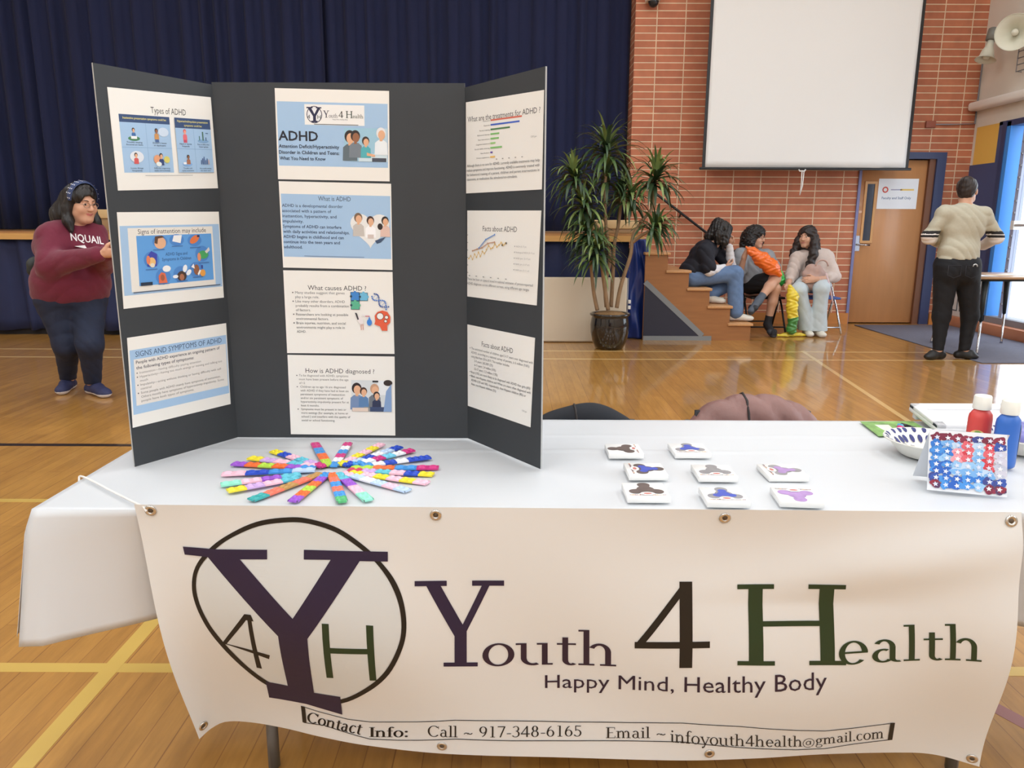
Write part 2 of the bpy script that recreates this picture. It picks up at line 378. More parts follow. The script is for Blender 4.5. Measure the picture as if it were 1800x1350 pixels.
# painted colour blocks (thin paint on the wall)
mb.box((X0 - .004, 9.17, .13), (X0, WY, 1.985), M_NAVY); mb.box((X0 - .004, 9.17, 1.985), (X0, 9.30, 2.44), M_NAVY); mb.box((X0 - .004, 9.30, 1.985), (X0, WY - .06, 2.43), M_YEL)
mb.box((X0 - .004, 6.9, 2.40), (X0, 9.30, 2.44), M_NAVY)
struct(mb.build('wall_right'))
mb = MB()
for k in range(7): mb.box((RX + .08, WNY0 + k * (WNY1 - WNY0) / 6 - .03, WNZ0), (RX + .14, WNY0 + k * (WNY1 - WNY0) / 6 + .03, WNZ1), M_WHITE)
mb.box((RX + .08, WNY0, WNZ0), (RX + .14, WNY1, WNZ0 + .06), M_WHITE); mb.box((RX + .08, WNY0, WNZ1 - .06), (RX + .14, WNY1, WNZ1), M_WHITE)
struct(mb.build('window_1'))
# base courses
mb = MB(); mb.box((2.3, WY - .05, 0), (DX0 - .02, WY, .14), M_BASE); struct(mb.build('baseboard_back'))
mb = MB(); mb.box((DX1 + .20, WY - .05, 0), (RX - .1, WY, .14), M_BASE); struct(mb.build('baseboard_corner'))
mb = MB(); mb.bbox((5.575, 4.0, 0), (RX, WY, .128), M_CURB, .006, 2); mb.box((RX - .03, OY0, .128), (RX + .02, OY1, .2), M_GREY); struct(mb.build('baseboard_right'))

# ---- faculty door (structure with its own pieces)
M_DOOR = mat('door_veneer', (196, 140, 92), .38, noise=.1, nscale=3, stretch=(6, 1, .5), coat=.2)
M_GOLD = mat('light_oak', (206, 152, 92), .4); M_GLASSD = mat('dark_wired_glass', (46, 44, 50), .15)
dr = struct(thing('door_1', 'brown wooden door with narrow window and white paper sign', 'door', (DX0, WY, 0)))
mb = MB(); mb.bbox((DX0, WY + .03, .012), (DX1, WY + .075, DZ), M_DOOR, .003, 1)
mb.build('door_leaf', dr)
mb = MB()
wx0, wx1, wz0, wz1 = 4.455, 4.55, 1.06, 1.76
for (a, b) in (((wx0 - .03, wz0 - .03), (wx0, wz1 + .03)), ((wx1, wz0 - .03), (wx1 + .03, wz1 + .03)), ((wx0, wz1), (wx1, wz1 + .03)), ((wx0, wz0 - .03), (wx1, wz0))):
    mb.box((a[0], WY + .012, a[1]), (b[0], WY + .03, b[1]), M_GOLD)
mb.build('window_frame', dr)
mb = MB(); mb.box((wx0, WY + .02, wz0), (wx1, WY + .03, wz1), M_GLASSD); mb.build('window_pane', dr)
mb = MB(); mb.box((4.375, WY + .02, .93), (4.43, WY + .03, 1.12), M_CHROME); mb.tube([(4.40, WY + .03, 1.01), (4.40, WY - .04, 1.01), (4.53, WY - .045, 1.005)], .011, M_CHROME); mb.build('door_handle', dr)
mb = MB(); mb.box((DX1, WY - .01, 0), (DX1 + .075, WY + .24, DZ + .02), mat('brown_jamb', (118, 76, 52), .5)); mb.box((DX1 + .075, WY - .04, 0), (DX1 + .19, WY + .24, DZ + .09), M_BLUE)
mb.box((DX0 - .02, WY - .04, DZ + .01), (DX1 + .075, WY + .2, DZ + .09), M_BLUE); mb.box((DX0 - .035, WY - .02, 0), (DX0 - .002, WY + .2, DZ + .05), mat('lilac_jamb', (122, 124, 168), .5)); mb.build('door_frame', dr)
mb = MB()
mb.box((4.60, WY + .0285, 1.455), (5.10, WY + .0298, 1.825), mat('sign_paper', (240, 244, 250), .5))
t = thing('door_sign', 'white paper sign reading Faculty and Staff Only taped to brown door', 'sign', (4.85, WY + .028, 1.455))
o = mb.build('paper_sheet', t)
def sign_text(s, x, z, size, m, bold=0, parent=None, name='lettering'):
    vs, fs, w = text2d(s, bold); mb = MB()
    mb.add([(4.60 + x + p[0] * size, WY + .0279, 1.455 + z + p[1] * size) for p in vs], fs, m); return mb.build(name, parent)
sign_text('Faculty and Staff Only', .055, .12, .042, flat(86, 112, 150), 1, t)
mb = MB()
mb.add([(4.69 + .038 * math.cos(a * PI / 10), WY + .0281, 1.69 + .038 * math.sin(a * PI / 10)) for a in range(20)], [tuple(range(20))], flat(206, 74, 60))
mb.add([(4.69 + .022 * math.cos(a * PI / 10), WY + .0277, 1.69 + .022 * math.sin(a * PI / 10)) for a in range(20)], [tuple(range(20))], flat(240, 240, 240))
mb.box((4.76, WY + .0278, 1.684), (4.90, WY + .0285, 1.696), flat(160, 160, 190)); mb.box((4.88, WY + .0278, 1.68), (5.05, WY + .0285, 1.70), flat(240, 205, 110))
mb.build('emblem', t)

# ---- glazed exit door in the right wall
ed = struct(thing('door_2', 'bright exit doorway with blue frame and white push bar', 'door', (RX, OY1, OZ0)))
mb = MB(); mb.box((RX - .03, OY1 - .02, OZ0), (RX + .12, OY1 + .05, OZ1 + .02), M_BLUEL); mb.box((RX - .04, OY1 + .05, .13), (RX + .1, OY1 + .12, OZ1 + .03), M_BLUE)
mb.box((RX - .03, OY0 - .05, OZ1 - .03), (RX + .12, OY1 + .05, OZ1 + .03), M_BLUE); mb.box((RX - .03, OY0 - .06, OZ0), (RX + .12, OY0 + .02, OZ1), M_BLUEL); mb.build('door_frame', ed)
mb = MB(); mb.box((RX + .03, 8.84, OZ0), (RX + .10, 8.90, OZ1 - .03), mat('pale_steel', (168, 176, 200), .4))
for k in range(16): mb.box((RX + .015, 8.845, .35 + k * .13), (RX + .03, 8.875, .37 + k * .13), M_GREY)
mb.build('hinge_post', ed)
mb = MB(); mb.tube([(RX - .02, 8.78, 1.26), (RX - .02, 7.3, 1.26)], .016, M_WHITE); mb.box((RX - .04, 8.74, 1.21), (RX + .05, 8.80, 1.31), M_WHITE); mb.box((RX - .04, 7.25, 1.21), (RX + .05, 7.31, 1.31), M_WHITE); mb.build('push_bar', ed)
gm = bpy.data.materials.new('clear_glass'); gm.use_nodes = True; nt = gm.node_tree; nt.nodes.clear()
oo = nt.nodes.new('ShaderNodeOutputMaterial'); mx = nt.nodes.new('ShaderNodeMixShader'); tr = nt.nodes.new('ShaderNodeBsdfTransparent'); gl = nt.nodes.new('ShaderNodeBsdfGlossy'); gl.inputs['Roughness'].default_value = .02
mx.inputs[0].default_value = .06; nt.links.new(tr.outputs[0], mx.inputs[1]); nt.links.new(gl.outputs[0], mx.inputs[2]); nt.links.new(mx.outputs[0], oo.inputs[0])
mb = MB(); mb.box((RX + .06, 7.0, OZ0 + .02), (RX + .066, 8.84, OZ1 - .04), gm); mb.build('glass_pane', ed)
# outside ground
mb = MB(); mb.box((-30, -40, -.06), (20, BY - .2, -.02), mat('outside_paving', (200, 200, 196), .8)); struct(mb.build('ground_outside'))
mb = MB(); mb.box((RX + .2, -6, -.06), (40, 30, -.02), mat('outside_paving', (200, 200, 196), .8)); struct(mb.build('ground_outside'))

# ---- ceiling lamps (housing + glowing lens)
em = bpy.data.materials.new('lamp_lens'); em.use_nodes = True; eb = em.node_tree.nodes['Principled BSDF']; eb.inputs['Emission Color'].default_value = (.95, .97, 1, 1); eb.inputs['Emission Strength'].default_value = 3
for (x, y) in LAMPS:
    t = struct(thing('ceiling_lamp', 'square white lamp under the gym ceiling', 'lamp', (x, y, 5.9), 'ceiling lamps'))
    mb = MB(); mb.bbox((x - .7, y - .7, 5.90), (x + .7, y + .7, 6.0), M_WHITE, .02, 2); mb.build('housing', t)
    mb = MB(); mb.box((x - .66, y - .66, 5.885), (x + .66, y + .66, 5.9), em); mb.build('lens', t)
# ------------------------------------------------------------------ stage, curtains, screen
M_VELVET = mat('navy_velvet', (20, 28, 64), .9, sheen=.04, noise=.25, nscale=4, stretch=(1, 1, .2))
M_SKIRT = mat('navy_stage_skirt', (30, 38, 74), .8, noise=.2, nscale=3)
M_SATIN = mat('blue_satin', (34, 54, 120), .32, noise=.1, nscale=5)
mb = MB()
mb.box((LX, STY + .12, 0), (1.30, 12.9, STZ - .02), mat('dark_under_stage', (30, 26, 26), .8))
mb.box((LX, STY, STZ - .03), (1.44, 12.9, STZ), M_OAK)
mb.box((LX, STY - .02, STZ - .085), (1.44, STY + .02, STZ - .02), mat('stage_edge_wood', (206, 158, 92), .4, noise=.12, nscale=6, stretch=(1, 8, 8)))
o = struct(mb.build('floor_stage'))
def pleats(x0, x1, y, z0, z1, nseg, seed, depth, lo=.10, hi=.22, hem=.0, nz=10):
    """cloth hung in irregular folds"""
    rnd = random.Random(seed); xs = [x0]; ph = [0]
    while xs[-1] < x1: xs.append(xs[-1] + rnd.uniform(lo, hi)); ph.append(ph[-1] + PI)
    am = [rnd.uniform(.45, 1) for _ in xs]
    dr = [rnd.uniform(-1, 1) for _ in xs]
    def fn(u, v):
        x = x0 + (x1 - x0) * u
        i = max(0, min(len(xs) - 2, int(np.searchsorted(xs, x)) - 1))
        t = (x - xs[i]) / (xs[i + 1] - xs[i])
        a = am[i] * (1 - t) + am[i + 1] * t
        s = math.cos(ph[i] + PI * t); s = math.copysign(abs(s) ** .7, s)
        z = z0 + (z1 - z0) * v
        k = 1 - .35 * v
        dd = (dr[i] * (1 - t) + dr[i + 1] * t) * hem * (1 - v)
        return (x + dd, y + depth * a * s * k + .012 * math.sin(x * 3 + v * 2), z + (hem * .12 * s if v < .001 else 0))
    return fn
mb = MB(); mb.grid(pleats(-9.2, -2.35, 10.05, STZ + .01, 5.7, 1, 5, .075, .07, .17), 900, 8, M_VELVET)
tag(solid(mb.build('stage_curtain'), .004), 'long navy velvet stage curtain hanging behind the woman in the maroon sweatshirt', 'curtain', 'navy stage curtains')
mb = MB(); mb.grid(pleats(-2.4, 1.46, 10.12, STZ + .01, 5.7, 1, 9, .07, .08, .19), 560, 8, M_VELVET)
tag(solid(mb.build('stage_curtain'), .004), 'navy velvet stage curtain panel hanging next to the brick wall, behind the display board', 'curtain', 'navy stage curtains')
mb = MB(); mb.grid(pleats(-9.2, 1.28, STY + .05, .06, STZ - .085, 1, 21, .035, .09, .25, .06), 800, 8, M_SKIRT)
tag(solid(mb.build('stage_skirt'), .004), 'dark navy pleated cloth skirt along the front of the stage', 'curtain')
# blue satin drape at the corner of the stage
rs = random.Random(3)
def satin(u, v):
    zz = .005 + (STZ - .06) * v
    w = .30 * (1 - v) ** .8 + .16
    x = 1.20 + .10 * v + w * u
    fold = math.sin(u * 13 + v * 1.5) * .5 + math.sin(u * 23 + 1 - v * 3) * .25
    return (x + .012 * math.sin(v * 9 + u * 5), STY - .07 + .035 * fold * (1 - .5 * v) + .12 * max(0, u - .75) + .02 * math.sin(v * 11 + u * 8), zz)
mb = MB(); mb.grid(satin, 60, 40, M_SATIN)
tag(solid(mb.build('satin_drape'), .003), 'shiny blue satin cloth draped down the stage corner beside the wooden stairs', 'cloth')
# boxes standing on the stage
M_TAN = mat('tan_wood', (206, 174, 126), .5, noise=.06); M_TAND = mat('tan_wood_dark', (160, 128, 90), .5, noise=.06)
def crate(x0, x1, z1, label, open_lid=False):
    t = thing('wooden_crate', label, 'crate', ((x0 + x1) / 2, 9.0, STZ), 'tan crates standing on the stage')
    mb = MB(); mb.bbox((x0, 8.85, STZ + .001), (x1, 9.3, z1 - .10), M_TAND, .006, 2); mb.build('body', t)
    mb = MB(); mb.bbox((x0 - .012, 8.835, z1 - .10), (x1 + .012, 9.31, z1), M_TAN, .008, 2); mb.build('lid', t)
crate(-4.80, -4.42, 1.395, 'tan wooden crate on the stage behind the woman in the maroon sweatshirt')
crate(.93, 1.43, 1.30, 'tan wooden crate on the stage behind the tall potted plant')

# projection screen
M_SCREEN = mat('screen_fabric', (232, 231, 229), .8); SY = 9.45
def sp(x, z, y=SY): return (x, y, z)
sx0, sx1, sz0, sz1 = 2.275, 4.755, 1.915, 5.3
t = thing('projection_screen', 'large white pull-down projection screen with black border hanging on the brick wall', 'screen', ((sx0 + sx1) / 2, SY, sz0))
mb = MB()
def scr(u, v):
    x = sx0 + .035 + (sx1 - sx0 - .07) * u; z = sz0 + .012 + (sz1 - sz0) * v
    w = .014 * math.exp(-((u - .88) / .05) ** 2 - ((v - .02) / .10) ** 2) * math.sin(38 * (u - .5 * v) + 1) + .010 * math.sin(6 * u + 2) * math.exp(-v * 2.5) + .006 * math.sin(11 * u + 3 * v)
    return (x, SY - w, z)
mb.grid(scr, 60, 40, M_SCREEN); solid(mb.build('fabric', t), .001, 0)
for (a, b) in ((sx0, sx0 + .036), (sx1 - .036, sx1)):
    mb = MB(); mb.box((a, SY - .004, sz0 + .01), (b, SY + .004, sz1), M_BLACK); mb.build('border', t)
mb = MB(); mb.bbox((sx0 - .03, SY - .016, sz0 - .016), (sx1 + .035, SY + .016, sz0 + .014), M_BLACK, .006, 2); mb.build('bottom_bar', t)
mb = MB(); mb.bbox((sx0 - .1, SY - .08, sz1), (sx1 + .1, SY + .08, sz1 + .16), M_BLACK, .02, 2); mb.build('case', t)
mb = MB(); cx = 3.475
mb.tube([(cx - .04, SY - .02, sz0 - .01), (cx - .03, SY - .025, sz0 - .03), (cx + .03, SY - .025, sz0 - .03), (cx + .04, SY - .02, sz0 - .01)], .008, M_WHITE)
mb.tube([(cx, SY - .02, sz0 - .02), (cx + .004, SY - .02, sz0 - .18), (cx - .004, SY - .02, sz0 - .31)], .006, M_WHITE); mb.tube([(cx + .025, SY - .02, sz0 - .02), (cx + .02, SY - .02, sz0 - .2), (cx - .004, SY - .02, sz0 - .31)], .006, M_WHITE); mb.build('pull_cord', t)

# stairs
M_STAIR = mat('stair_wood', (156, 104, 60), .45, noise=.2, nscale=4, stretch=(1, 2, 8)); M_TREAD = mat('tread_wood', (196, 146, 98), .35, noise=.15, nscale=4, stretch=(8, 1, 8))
M_PANEL = mat('dark_navy_panel', (40, 42, 58), .6, noise=.1); M_TRIM = mat('grey_trim', (128, 132, 134), .5)
st = struct(thing('trim_1', 'wooden stairs leading up to the stage with navy side panel', 'stairs', (2.0, 8.9, 0)))
NS = 6; rise = STZ / NS; x_end = 2.63; run = .236
TR = []
for k in range(1, NS):            # tread k (from the floor)
    z = rise * k; xr = x_end - run * (k - 1); TR.append((xr, z))
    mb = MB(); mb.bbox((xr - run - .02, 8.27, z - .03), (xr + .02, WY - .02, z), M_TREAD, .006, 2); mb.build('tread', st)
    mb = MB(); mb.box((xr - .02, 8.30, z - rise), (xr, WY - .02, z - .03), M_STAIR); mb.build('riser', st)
# saw-tooth stringer, navy triangle and grey trim on the near side
pts = [(x_end - .01, .0)]
for (xr, z) in TR: pts += [(xr - .01, z - .03), (xr - run - .01, z - .03)]
pts += [(1.44, STZ - .19), (1.44, .0)]
mb = MB(); n = len(pts)
vs = [(x, 8.295, z) for x, z in pts] + [(x, 8.33, z) for x, z in pts]
mb.add(vs, [tuple(range(n)), tuple(range(2 * n - 1, n - 1, -1))] + [(i, i + n, (i + 1) % n + n, (i + 1) % n) for i in range(n)], M_STAIR); mb.build('stringer', st)
def side_tri(y, ins, name, m, d):
    a = [(1.445, .03 + 0), (2.13 - ins * 2.2, .03), (1.445, .64 - ins * 1.6)]
    mb = MB(); vs = [(x, y - d, z) for x, z in a] + [(x, y, z) for x, z in a]
    mb.add(vs, [(0, 1, 2), (5, 4, 3), (0, 3, 4, 1), (1, 4, 5, 2), (2, 5, 3, 0)], m); mb.build(name, st)
side_tri(8.294, 0, 'side_panel', M_PANEL, .006)
mb = MB()
for (a, b, yy_) in (((1.445, .64), (2.10, .052), 8.284), ((1.445, .02), (2.2, .02), 8.2835)):
    va, vb = Vector((a[0], yy_, a[1])), Vector((b[0], yy_, b[1])); d = (vb - va).normalized(); nn = Vector((-d.z, 0, d.x)) * .028
    q = [va - nn, vb - nn, vb + nn, va + nn]; mb.add([tuple(p) for p in q] + [(p.x, 8.296, p.z) for p in q], [(0, 1, 2, 3), (0, 4, 5, 1), (1, 5, 6, 2), (2, 6, 7, 3), (3, 7, 4, 0)], M_TRIM)
mb.build('panel_trim', st)
# hand rail on the brick wall
hr = thing('hand_rail', 'black iron hand rail sloping down the brick wall beside the stairs', 'rail', (2.1, WY - .08, 1.2))
ra = atY(1186, 366, WY - .08); rb = atY(1288, 445, WY - .08)
mb = MB(); ext = ra + (ra - rb) * .5
sc = [rb + Vector((.05 + .06 * math.cos(a), 0, -.02 + .06 * math.sin(a))) * 1 for a in [PI - k * .45 for k in range(12)]]
mb.tube([ext, ra, rb], .016, M_BLACK); mb.build('rail', hr)
mb = MB(); mb.tube([rb] + sc, .011, M_BLACK); sc2 = [rb + Vector((-.12 + .05 * math.cos(a), 0, -.03 + .05 * math.sin(a))) for a in [k * .5 for k in range(11)]]; mb.tube(sc2, .010, M_BLACK); mb.build('scroll', hr)
for f in (.1, .85):
    p = ra.lerp(rb, f); mb = MB(); mb.tube([p, p + Vector((0, .04, -.05)), (p.x, WY, p.z - .05)], .010, M_BLACK); mb.build('bracket', hr)

# folded beige table top leaning on the stage front
M_BEIGE = mat('beige_laminate', (212, 198, 176), .5); 
t = thing('folded_table', 'beige folded table leaning on its side against the stage front', 'table', (.75, 8.1, 0))
mb = MB(); mb.bbox((-.55, 8.10, .004), (1.225, 8.15, .70), M_BEIGE, .02, 4, ); mb.build('panel', t)
mb = MB(); mb.tube([(1.235, 8.16, .02), (1.235, 8.16, .69)], .012, M_GREY); mb.build('folded_leg', t)
for z in (.38, .44): 
    mb = MB(); mb.bbox((1.24, 8.11, z - .02), (1.27, 8.14, z + .02), M_WHITE, .006, 2); mb.build('clip', t)

# camera dome, horn speakers, duct on the right wall
t = thing('security_camera', 'small white security camera with dark dome high on the brick wall', 'camera', (1.654, WY - .06, 3.85))
mb = MB(); mb.bbox((1.57, WY - .14, 3.84), (1.74, WY, 3.98), M_WHITE, .015, 3); mb.build('housing', t)
mb = MB(); mb.lathe([(.001, -.065), (.03, -.058), (.055, -.03), (.065, 0), (.065, .02)], (1.66, WY - .075, 3.835), mat('smoked_dome', (40, 40, 44), .1), 24); mb.build('dome', t)
M_HORN = mat('horn_plastic', (218, 216, 198), .4)
def horn(c, d, L, R, label):
    d = Vector(d).normalized(); c = Vector(c); q = Vector((0, 0, 1)).rotation_difference(d).to_matrix()
    t = thing('horn_loudspeaker', label, 'loudspeaker', tuple(c), 'horn loudspeakers by the corner')
    prof = [(.035, 0), (.042, L * .3), (.065, L * .55), (R * .7, L * .82), (R, L), (R * 1.02, L * 1.0), (R * .94, L * .985), (R * .62, L * .8), (.05, L * .5), (.02, L * .4)]
    mb = MB(); mb.lathe(prof, c, M_HORN, 36, M=q); mb.build('bell', t)
    mb = MB(); mb.lathe([(.028, L * .42), (.03, L * .7), (.036, L * .86), (.03, L * .93), (.001, L * .95)], c, M_HORN, 20, M=q); mb.build('throat', t)
    mb = MB(); mb.lathe([(.05, -.14), (.062, -.13), (.062, -.01), (.045, 0)], c, mat('grey_driver', (120, 118, 110), .5), 20, M=q); mb.build('driver', t)
    return t, c, d
hc = atX(1777, 57, 5.45)
t, c, d = horn(hc - Vector((-.16, -.14, -.02)), (-.62, -.78, -.12), .26, .185, 'round cream horn loudspeaker facing the room, higher of the two')
mb = MB(); mb.tube([c, (RX, c.y + .12, c.z + .02)], .014, M_GREY); mb.build('bracket', t)
hb = atX(1742, 72, 5.50)
t, c, d = horn(hb, (-.25, -.12, -1), .22, .11, 'cream bell-shaped horn pointing down beside the brick corner')
mb = MB(); mb.tube([c, c + Vector((.08, 0, .05)), (RX, c.y, c.z + .05)], .016, M_GREY); mb.build('bracket', t)
mb = MB(); mb.bbox((RX - .14, 3.0, 2.62), (RX - .002, WY - .03, 2.72), mat('white_duct', (236, 230, 222), .45), .03, 3)
tag(mb.build('wall_duct'), 'white boxed pipe running along the right wall above the exit door', 'pipe')
mb = MB(); mb.tube([(RX - .012, WY - .012, 3.2), (RX - .012, WY - .012, 2.48), (RX - .3, WY - .02, 2.47), (RX - .52, WY - .015, 2.47)], .008, M_GREY)
tag(mb.build('conduit'), 'thin grey conduit running down the brick corner to a junction box', 'pipe')
t = thing('junction_box', 'small reddish junction box on the bricks at the conduit end', 'box', (RX - .55, WY - .02, 2.47)); 
mb = MB(); mb.bbox((RX - .62, WY - .035, 2.43), (RX - .5, WY, 2.51), mat('rust_box', (150, 84, 66), .5), .005, 2); mb.build('box', t)
mb = MB(); wz = [2.94 + k * .07 for k in range(5)]
for z in wz: mb.tube([(RX - .07, 9.02, z), (RX - .07, 7.9, z)], .006, M_GREY, 6)
for y in (9.02, 8.7, 8.3, 7.9): mb.tube([(RX - .008, y, wz[0]), (RX - .07, y, wz[0]), (RX - .07, y, wz[-1]), (RX - .008, y, wz[-1])], .006, M_GREY, 6)
tag(mb.build('wire_guard'), 'grey wire guard cage on the right wall beneath the horn loudspeaker', 'guard')
# low white cabinet on the curb, corner of the room
t = thing('heater_cabinet', 'low white heater cabinet against the right wall behind the standing woman', 'heater', (5.66, 9.5, .128))
mb = MB(); mb.bbox((RX - .10, 9.20, .129), (RX - .006, 9.78, .66), M_WHITE, .008, 2); mb.build('body', t)
mb = MB()
for (a, b) in (((9.26, .2), (9.47, .6)), ((9.52, .2), (9.74, .6))):
    for (p, q) in (((a[0], a[1]), (b[0], a[1] + .012)), ((a[0], b[1] - .012), (b[0], b[1])), ((a[0], a[1]), (a[0] + .012, b[1])), ((b[0] - .012, a[1]), (b[0], b[1]))):
        mb.box((RX - .106, p[0], p[1]), (RX - .099, q[0], q[1]), mat('panel_line', (96, 98, 104), .5))
mb.build('panel_outline', t)
# floor mat
mb = MB(); mb.bbox((4.37, 6.93, .0), (5.57, 9.62, .009), mat('grey_mat', (108, 108, 122), .85, noise=.15, nscale=40, bump=.3, bscale=300), .004, 2)
tag(mb.build('floor_mat'), 'grey rectangular floor mat in front of the exit and wooden door', 'mat')

# ------------------------------------------------------------------ potted plant
pl = thing('potted_dracaena', 'tall leafy houseplant with slender trunks in a glossy black pot by the stage', 'plant', (1.0, 7.72, 0))
M_POT = mat('black_glazed_pot', (22, 18, 18), .12, noise=.4, nscale=6, coat=.6)
px0, py0 = 1.0, 7.72
mb = MB(); mb.lathe([(.13, 0), (.145, .01), (.175, .08), (.196, .17), (.199, .25), (.188, .32), (.186, .335), (.205, .345), (.207, .362), (.196, .368), (.182, .36), (.175, .34), (.17, .31)], (px0, py0, 0), M_POT, 48); mb.build('pot', pl)
M_SOIL = mat('bark_mulch', (150, 116, 76), .9, noise=.5, nscale=60, bump=1, bscale=120)
mb = MB(); mb.lathe([(.172, .32), (.17, .352), (.12, .375), (.05, .385), (.001, .386)], (px0, py0, 0), M_SOIL, 32); mb.build('soil', pl)
M_BARK = mat('pale_bark', (150, 122, 92), .8, noise=.3, nscale=30, bump=.6, bscale=80, stretch=(1, 1, .4))
M_LEAF = [mat('leaf_green', (74, 98, 54), .42, noise=.25, nscale=20), mat('leaf_dark', (52, 74, 46), .42, noise=.25, nscale=20), mat('leaf_light', (120, 138, 78), .42, noise=.2, nscale=20)]
def P(x, y, dy=0): return atY(x, y, py0 + dy)
stems = [[(1050, 545, -.03), (1044, 515, -.06), (1040, 480, -.10), (1038, 455, -.13)],
         [(1066, 540, .0), (1064, 500, .02), (1072, 455, .05), (1066, 405, .04), (1063, 350, .0), (1065, 300, .0), (1066, 268, 0)],
         [(1074, 540, .05), (1077, 490, .08), (1080, 430, .10), (1088, 390, .1), (1092, 350, .1)],
         [(1084, 541, -.04), (1092, 500, -.06), (1108, 450, -.06), (1113, 415, -.05), (1128, 390, -.04), (1146, 365, 0), (1150, 335, .02)],
         [(1113, 425, -.05), (1126, 415, -.09), (1144, 405, -.14)],
         [(1068, 430, .05), (1050, 400, .0), (1030, 370, -.05)],
         [(1069, 545, -.08), (1062, 500, -.10), (1058, 470, -.13), (1054, 450, -.16)],
         [(1030, 370, -.05), (1018, 340, -.05), (1010, 318, -.05)]]
def smooth_path(pp, n=6):
    out = []
    for i in range(len(pp) - 1):
        p0, p1, p2, p3 = pp[max(i - 1, 0)], pp[i], pp[i + 1], pp[min(i + 2, len(pp) - 1)]
        for k in range(n):
            t = k / n
            out.append(.5 * ((2 * p1) + (p2 - p0) * t + (2 * p0 - 5 * p1 + 4 * p2 - p3) * t * t + (3 * p1 - p0 - 3 * p2 + p3) * t ** 3))
    return out + [pp[-1]]
for s in stems:
    pp = smooth_path([P(*q) for q in s]); mb = MB(); N = len(pp)
    mb.tube(pp, [.021 - .008 * i / N for i in range(N)], M_BARK, 8); mb.build('stem', pl)
def crown(c, n, L, seed, tilt=(0, 0, 1), spread=1.0, droop=1.0):
    r = random.Random(seed); mb = MB(); tl = Vector(tilt).normalized()
    for i in range(n):
        f = (i + .5) / n
        az = i * 2.39996 + r.uniform(-.3, .3); el = (1.25 - 1.5 * f) + r.uniform(-.2, .2)
        d = Vector((math.cos(az) * math.cos(el), math.sin(az) * math.cos(el), math.sin(el)))
        d = Vector((0, 0, 1)).rotation_difference(tl) @ d
        l = L * r.uniform(1.0, 1.5) * (.85 + .3 * f); w = r.uniform(.015, .021)
        base = Vector(c) + tl * (.10 * (1 - f) - .04) ; p = base.copy(); v = d.copy(); K = 9
        side = v.cross(Vector((0, 0, 1))); side = side.normalized() if side.length > .05 else Vector((math.sin(az), -math.cos(az), 0))
        vs = []
        g = r.uniform(.5, 1.35) * droop
        for k in range(K):
            t = k / (K - 1); ww = w * (math.sin(PI * (.12 + .88 * t) ** .75) * .9 + .12) * (1 if k < K - 1 else .05)
            nn = side.cross(v).normalized()
            vs += [p - side * ww, p + nn * ww * -.25, p + side * ww]
            p = p + v * (l / (K - 1)); v = (v + Vector((0, 0, -1)) * g * .36 * (.3 + t)).normalized()
        fs = []
        for k in range(K - 1):
            for q in (0, 1): fs.append((k * 3 + q, k * 3 + q + 1, k * 3 + q + 4, k * 3 + q + 3))
        mb.add(vs, fs, M_LEAF[r.choice((0, 0, 1, 1, 2)) if f > .2 else r.choice((0, 2, 2))], True)
    mb.build('leaf_crown', pl)
crown(P(1066, 268), 80, .31, 1)
crown(P(1066, 315, .03), 44, .26, 11, droop=1.5)
crown(P(1152, 318, .02), 76, .29, 2, (.15, 0, 1))
crown(P(1010, 315, -.05), 66, .26, 3, (-.3, 0, 1), droop=1.3)
crown(P(1026, 365, -.08), 66, .26, 4, (-.1, -.3, 1), droop=1.3)
crown(P(1093, 345, .1), 54, .24, 5, (0, .3, 1), droop=1.3)
crown(P(1150, 402, -.15), 64, .24, 6, (.6, -.3, .7), droop=1.2)
crown(P(1048, 448, -.15), 80, .26, 7, (-.1, -.4, 1), droop=1.2)
crown(P(1034, 412, -.10), 60, .25, 8, (-.5, -.2, .8), droop=1.2)
crown(P(1108, 352, .0), 40, .22, 9, (.2, -.2, 1), droop=1.5)
BU=[0,.022,.04,.075,.115,.16,.22,.32,.475,.615,.705,.79,.90,.94,1]
BB=[(-.677,1.448,.16),(-.66,1.475,.167),(-.636,1.49,.172),(-.579,1.489,.172),(-.499,1.475,.168),(-.419,1.456,.162),(-.316,1.435,.157),(-.142,1.414,.153),(.124,1.406,.151),(.364,1.4,.15),(.522,1.406,.151),(.671,1.417,.153),(.856,1.422,.154),(.913,1.415,.153),(.984,1.387,.148)]
def ban_bottom(u):
    u=min(max(u,0.),1.)
    i=0
    while i<len(BU)-2 and u>BU[i+1]: i+=1
    n=len(BU)
    def m(j):
        a=max(j-1,0); b=min(j+1,n-1)
        return [(BB[b][c]-BB[a][c])/(BU[b]-BU[a]) for c in range(3)]
    h=BU[i+1]-BU[i]; t=(u-BU[i])/h
    m0=m(i); m1=m(i+1)
    h00=2*t**3-3*t*t+1; h10=t**3-2*t*t+t; h01=-2*t**3+3*t*t; h11=t**3-t*t
    return [h00*BB[i][c]+h10*h*m0[c]+h01*BB[i+1][c]+h11*h*m1[c] for c in range(3)]
def ban(u,s,off=0.):
    T=(-.693+1.616*u,1.312-.02*u,.752)
    B=ban_bottom(u)
    p=[T[c]+(B[c]-T[c])*s for c in range(3)]
    w=.015*math.sin(math.pi*s)*math.sin(7*u+2.2*s)+.008*s*(1-s)*3*math.sin(15*u-5*s+1)+.022*math.sin(math.pi*s)**2
    r=min(1.,max(0.,(u-.5)/.3)); w+=.016*r*math.exp(-((s-.06-(1-u)*.95)/.13)**2)*math.sin(math.pi*min(1.,s*3))*min(1.,(1.-s)*5)
    p[1]-=w+off
    return p
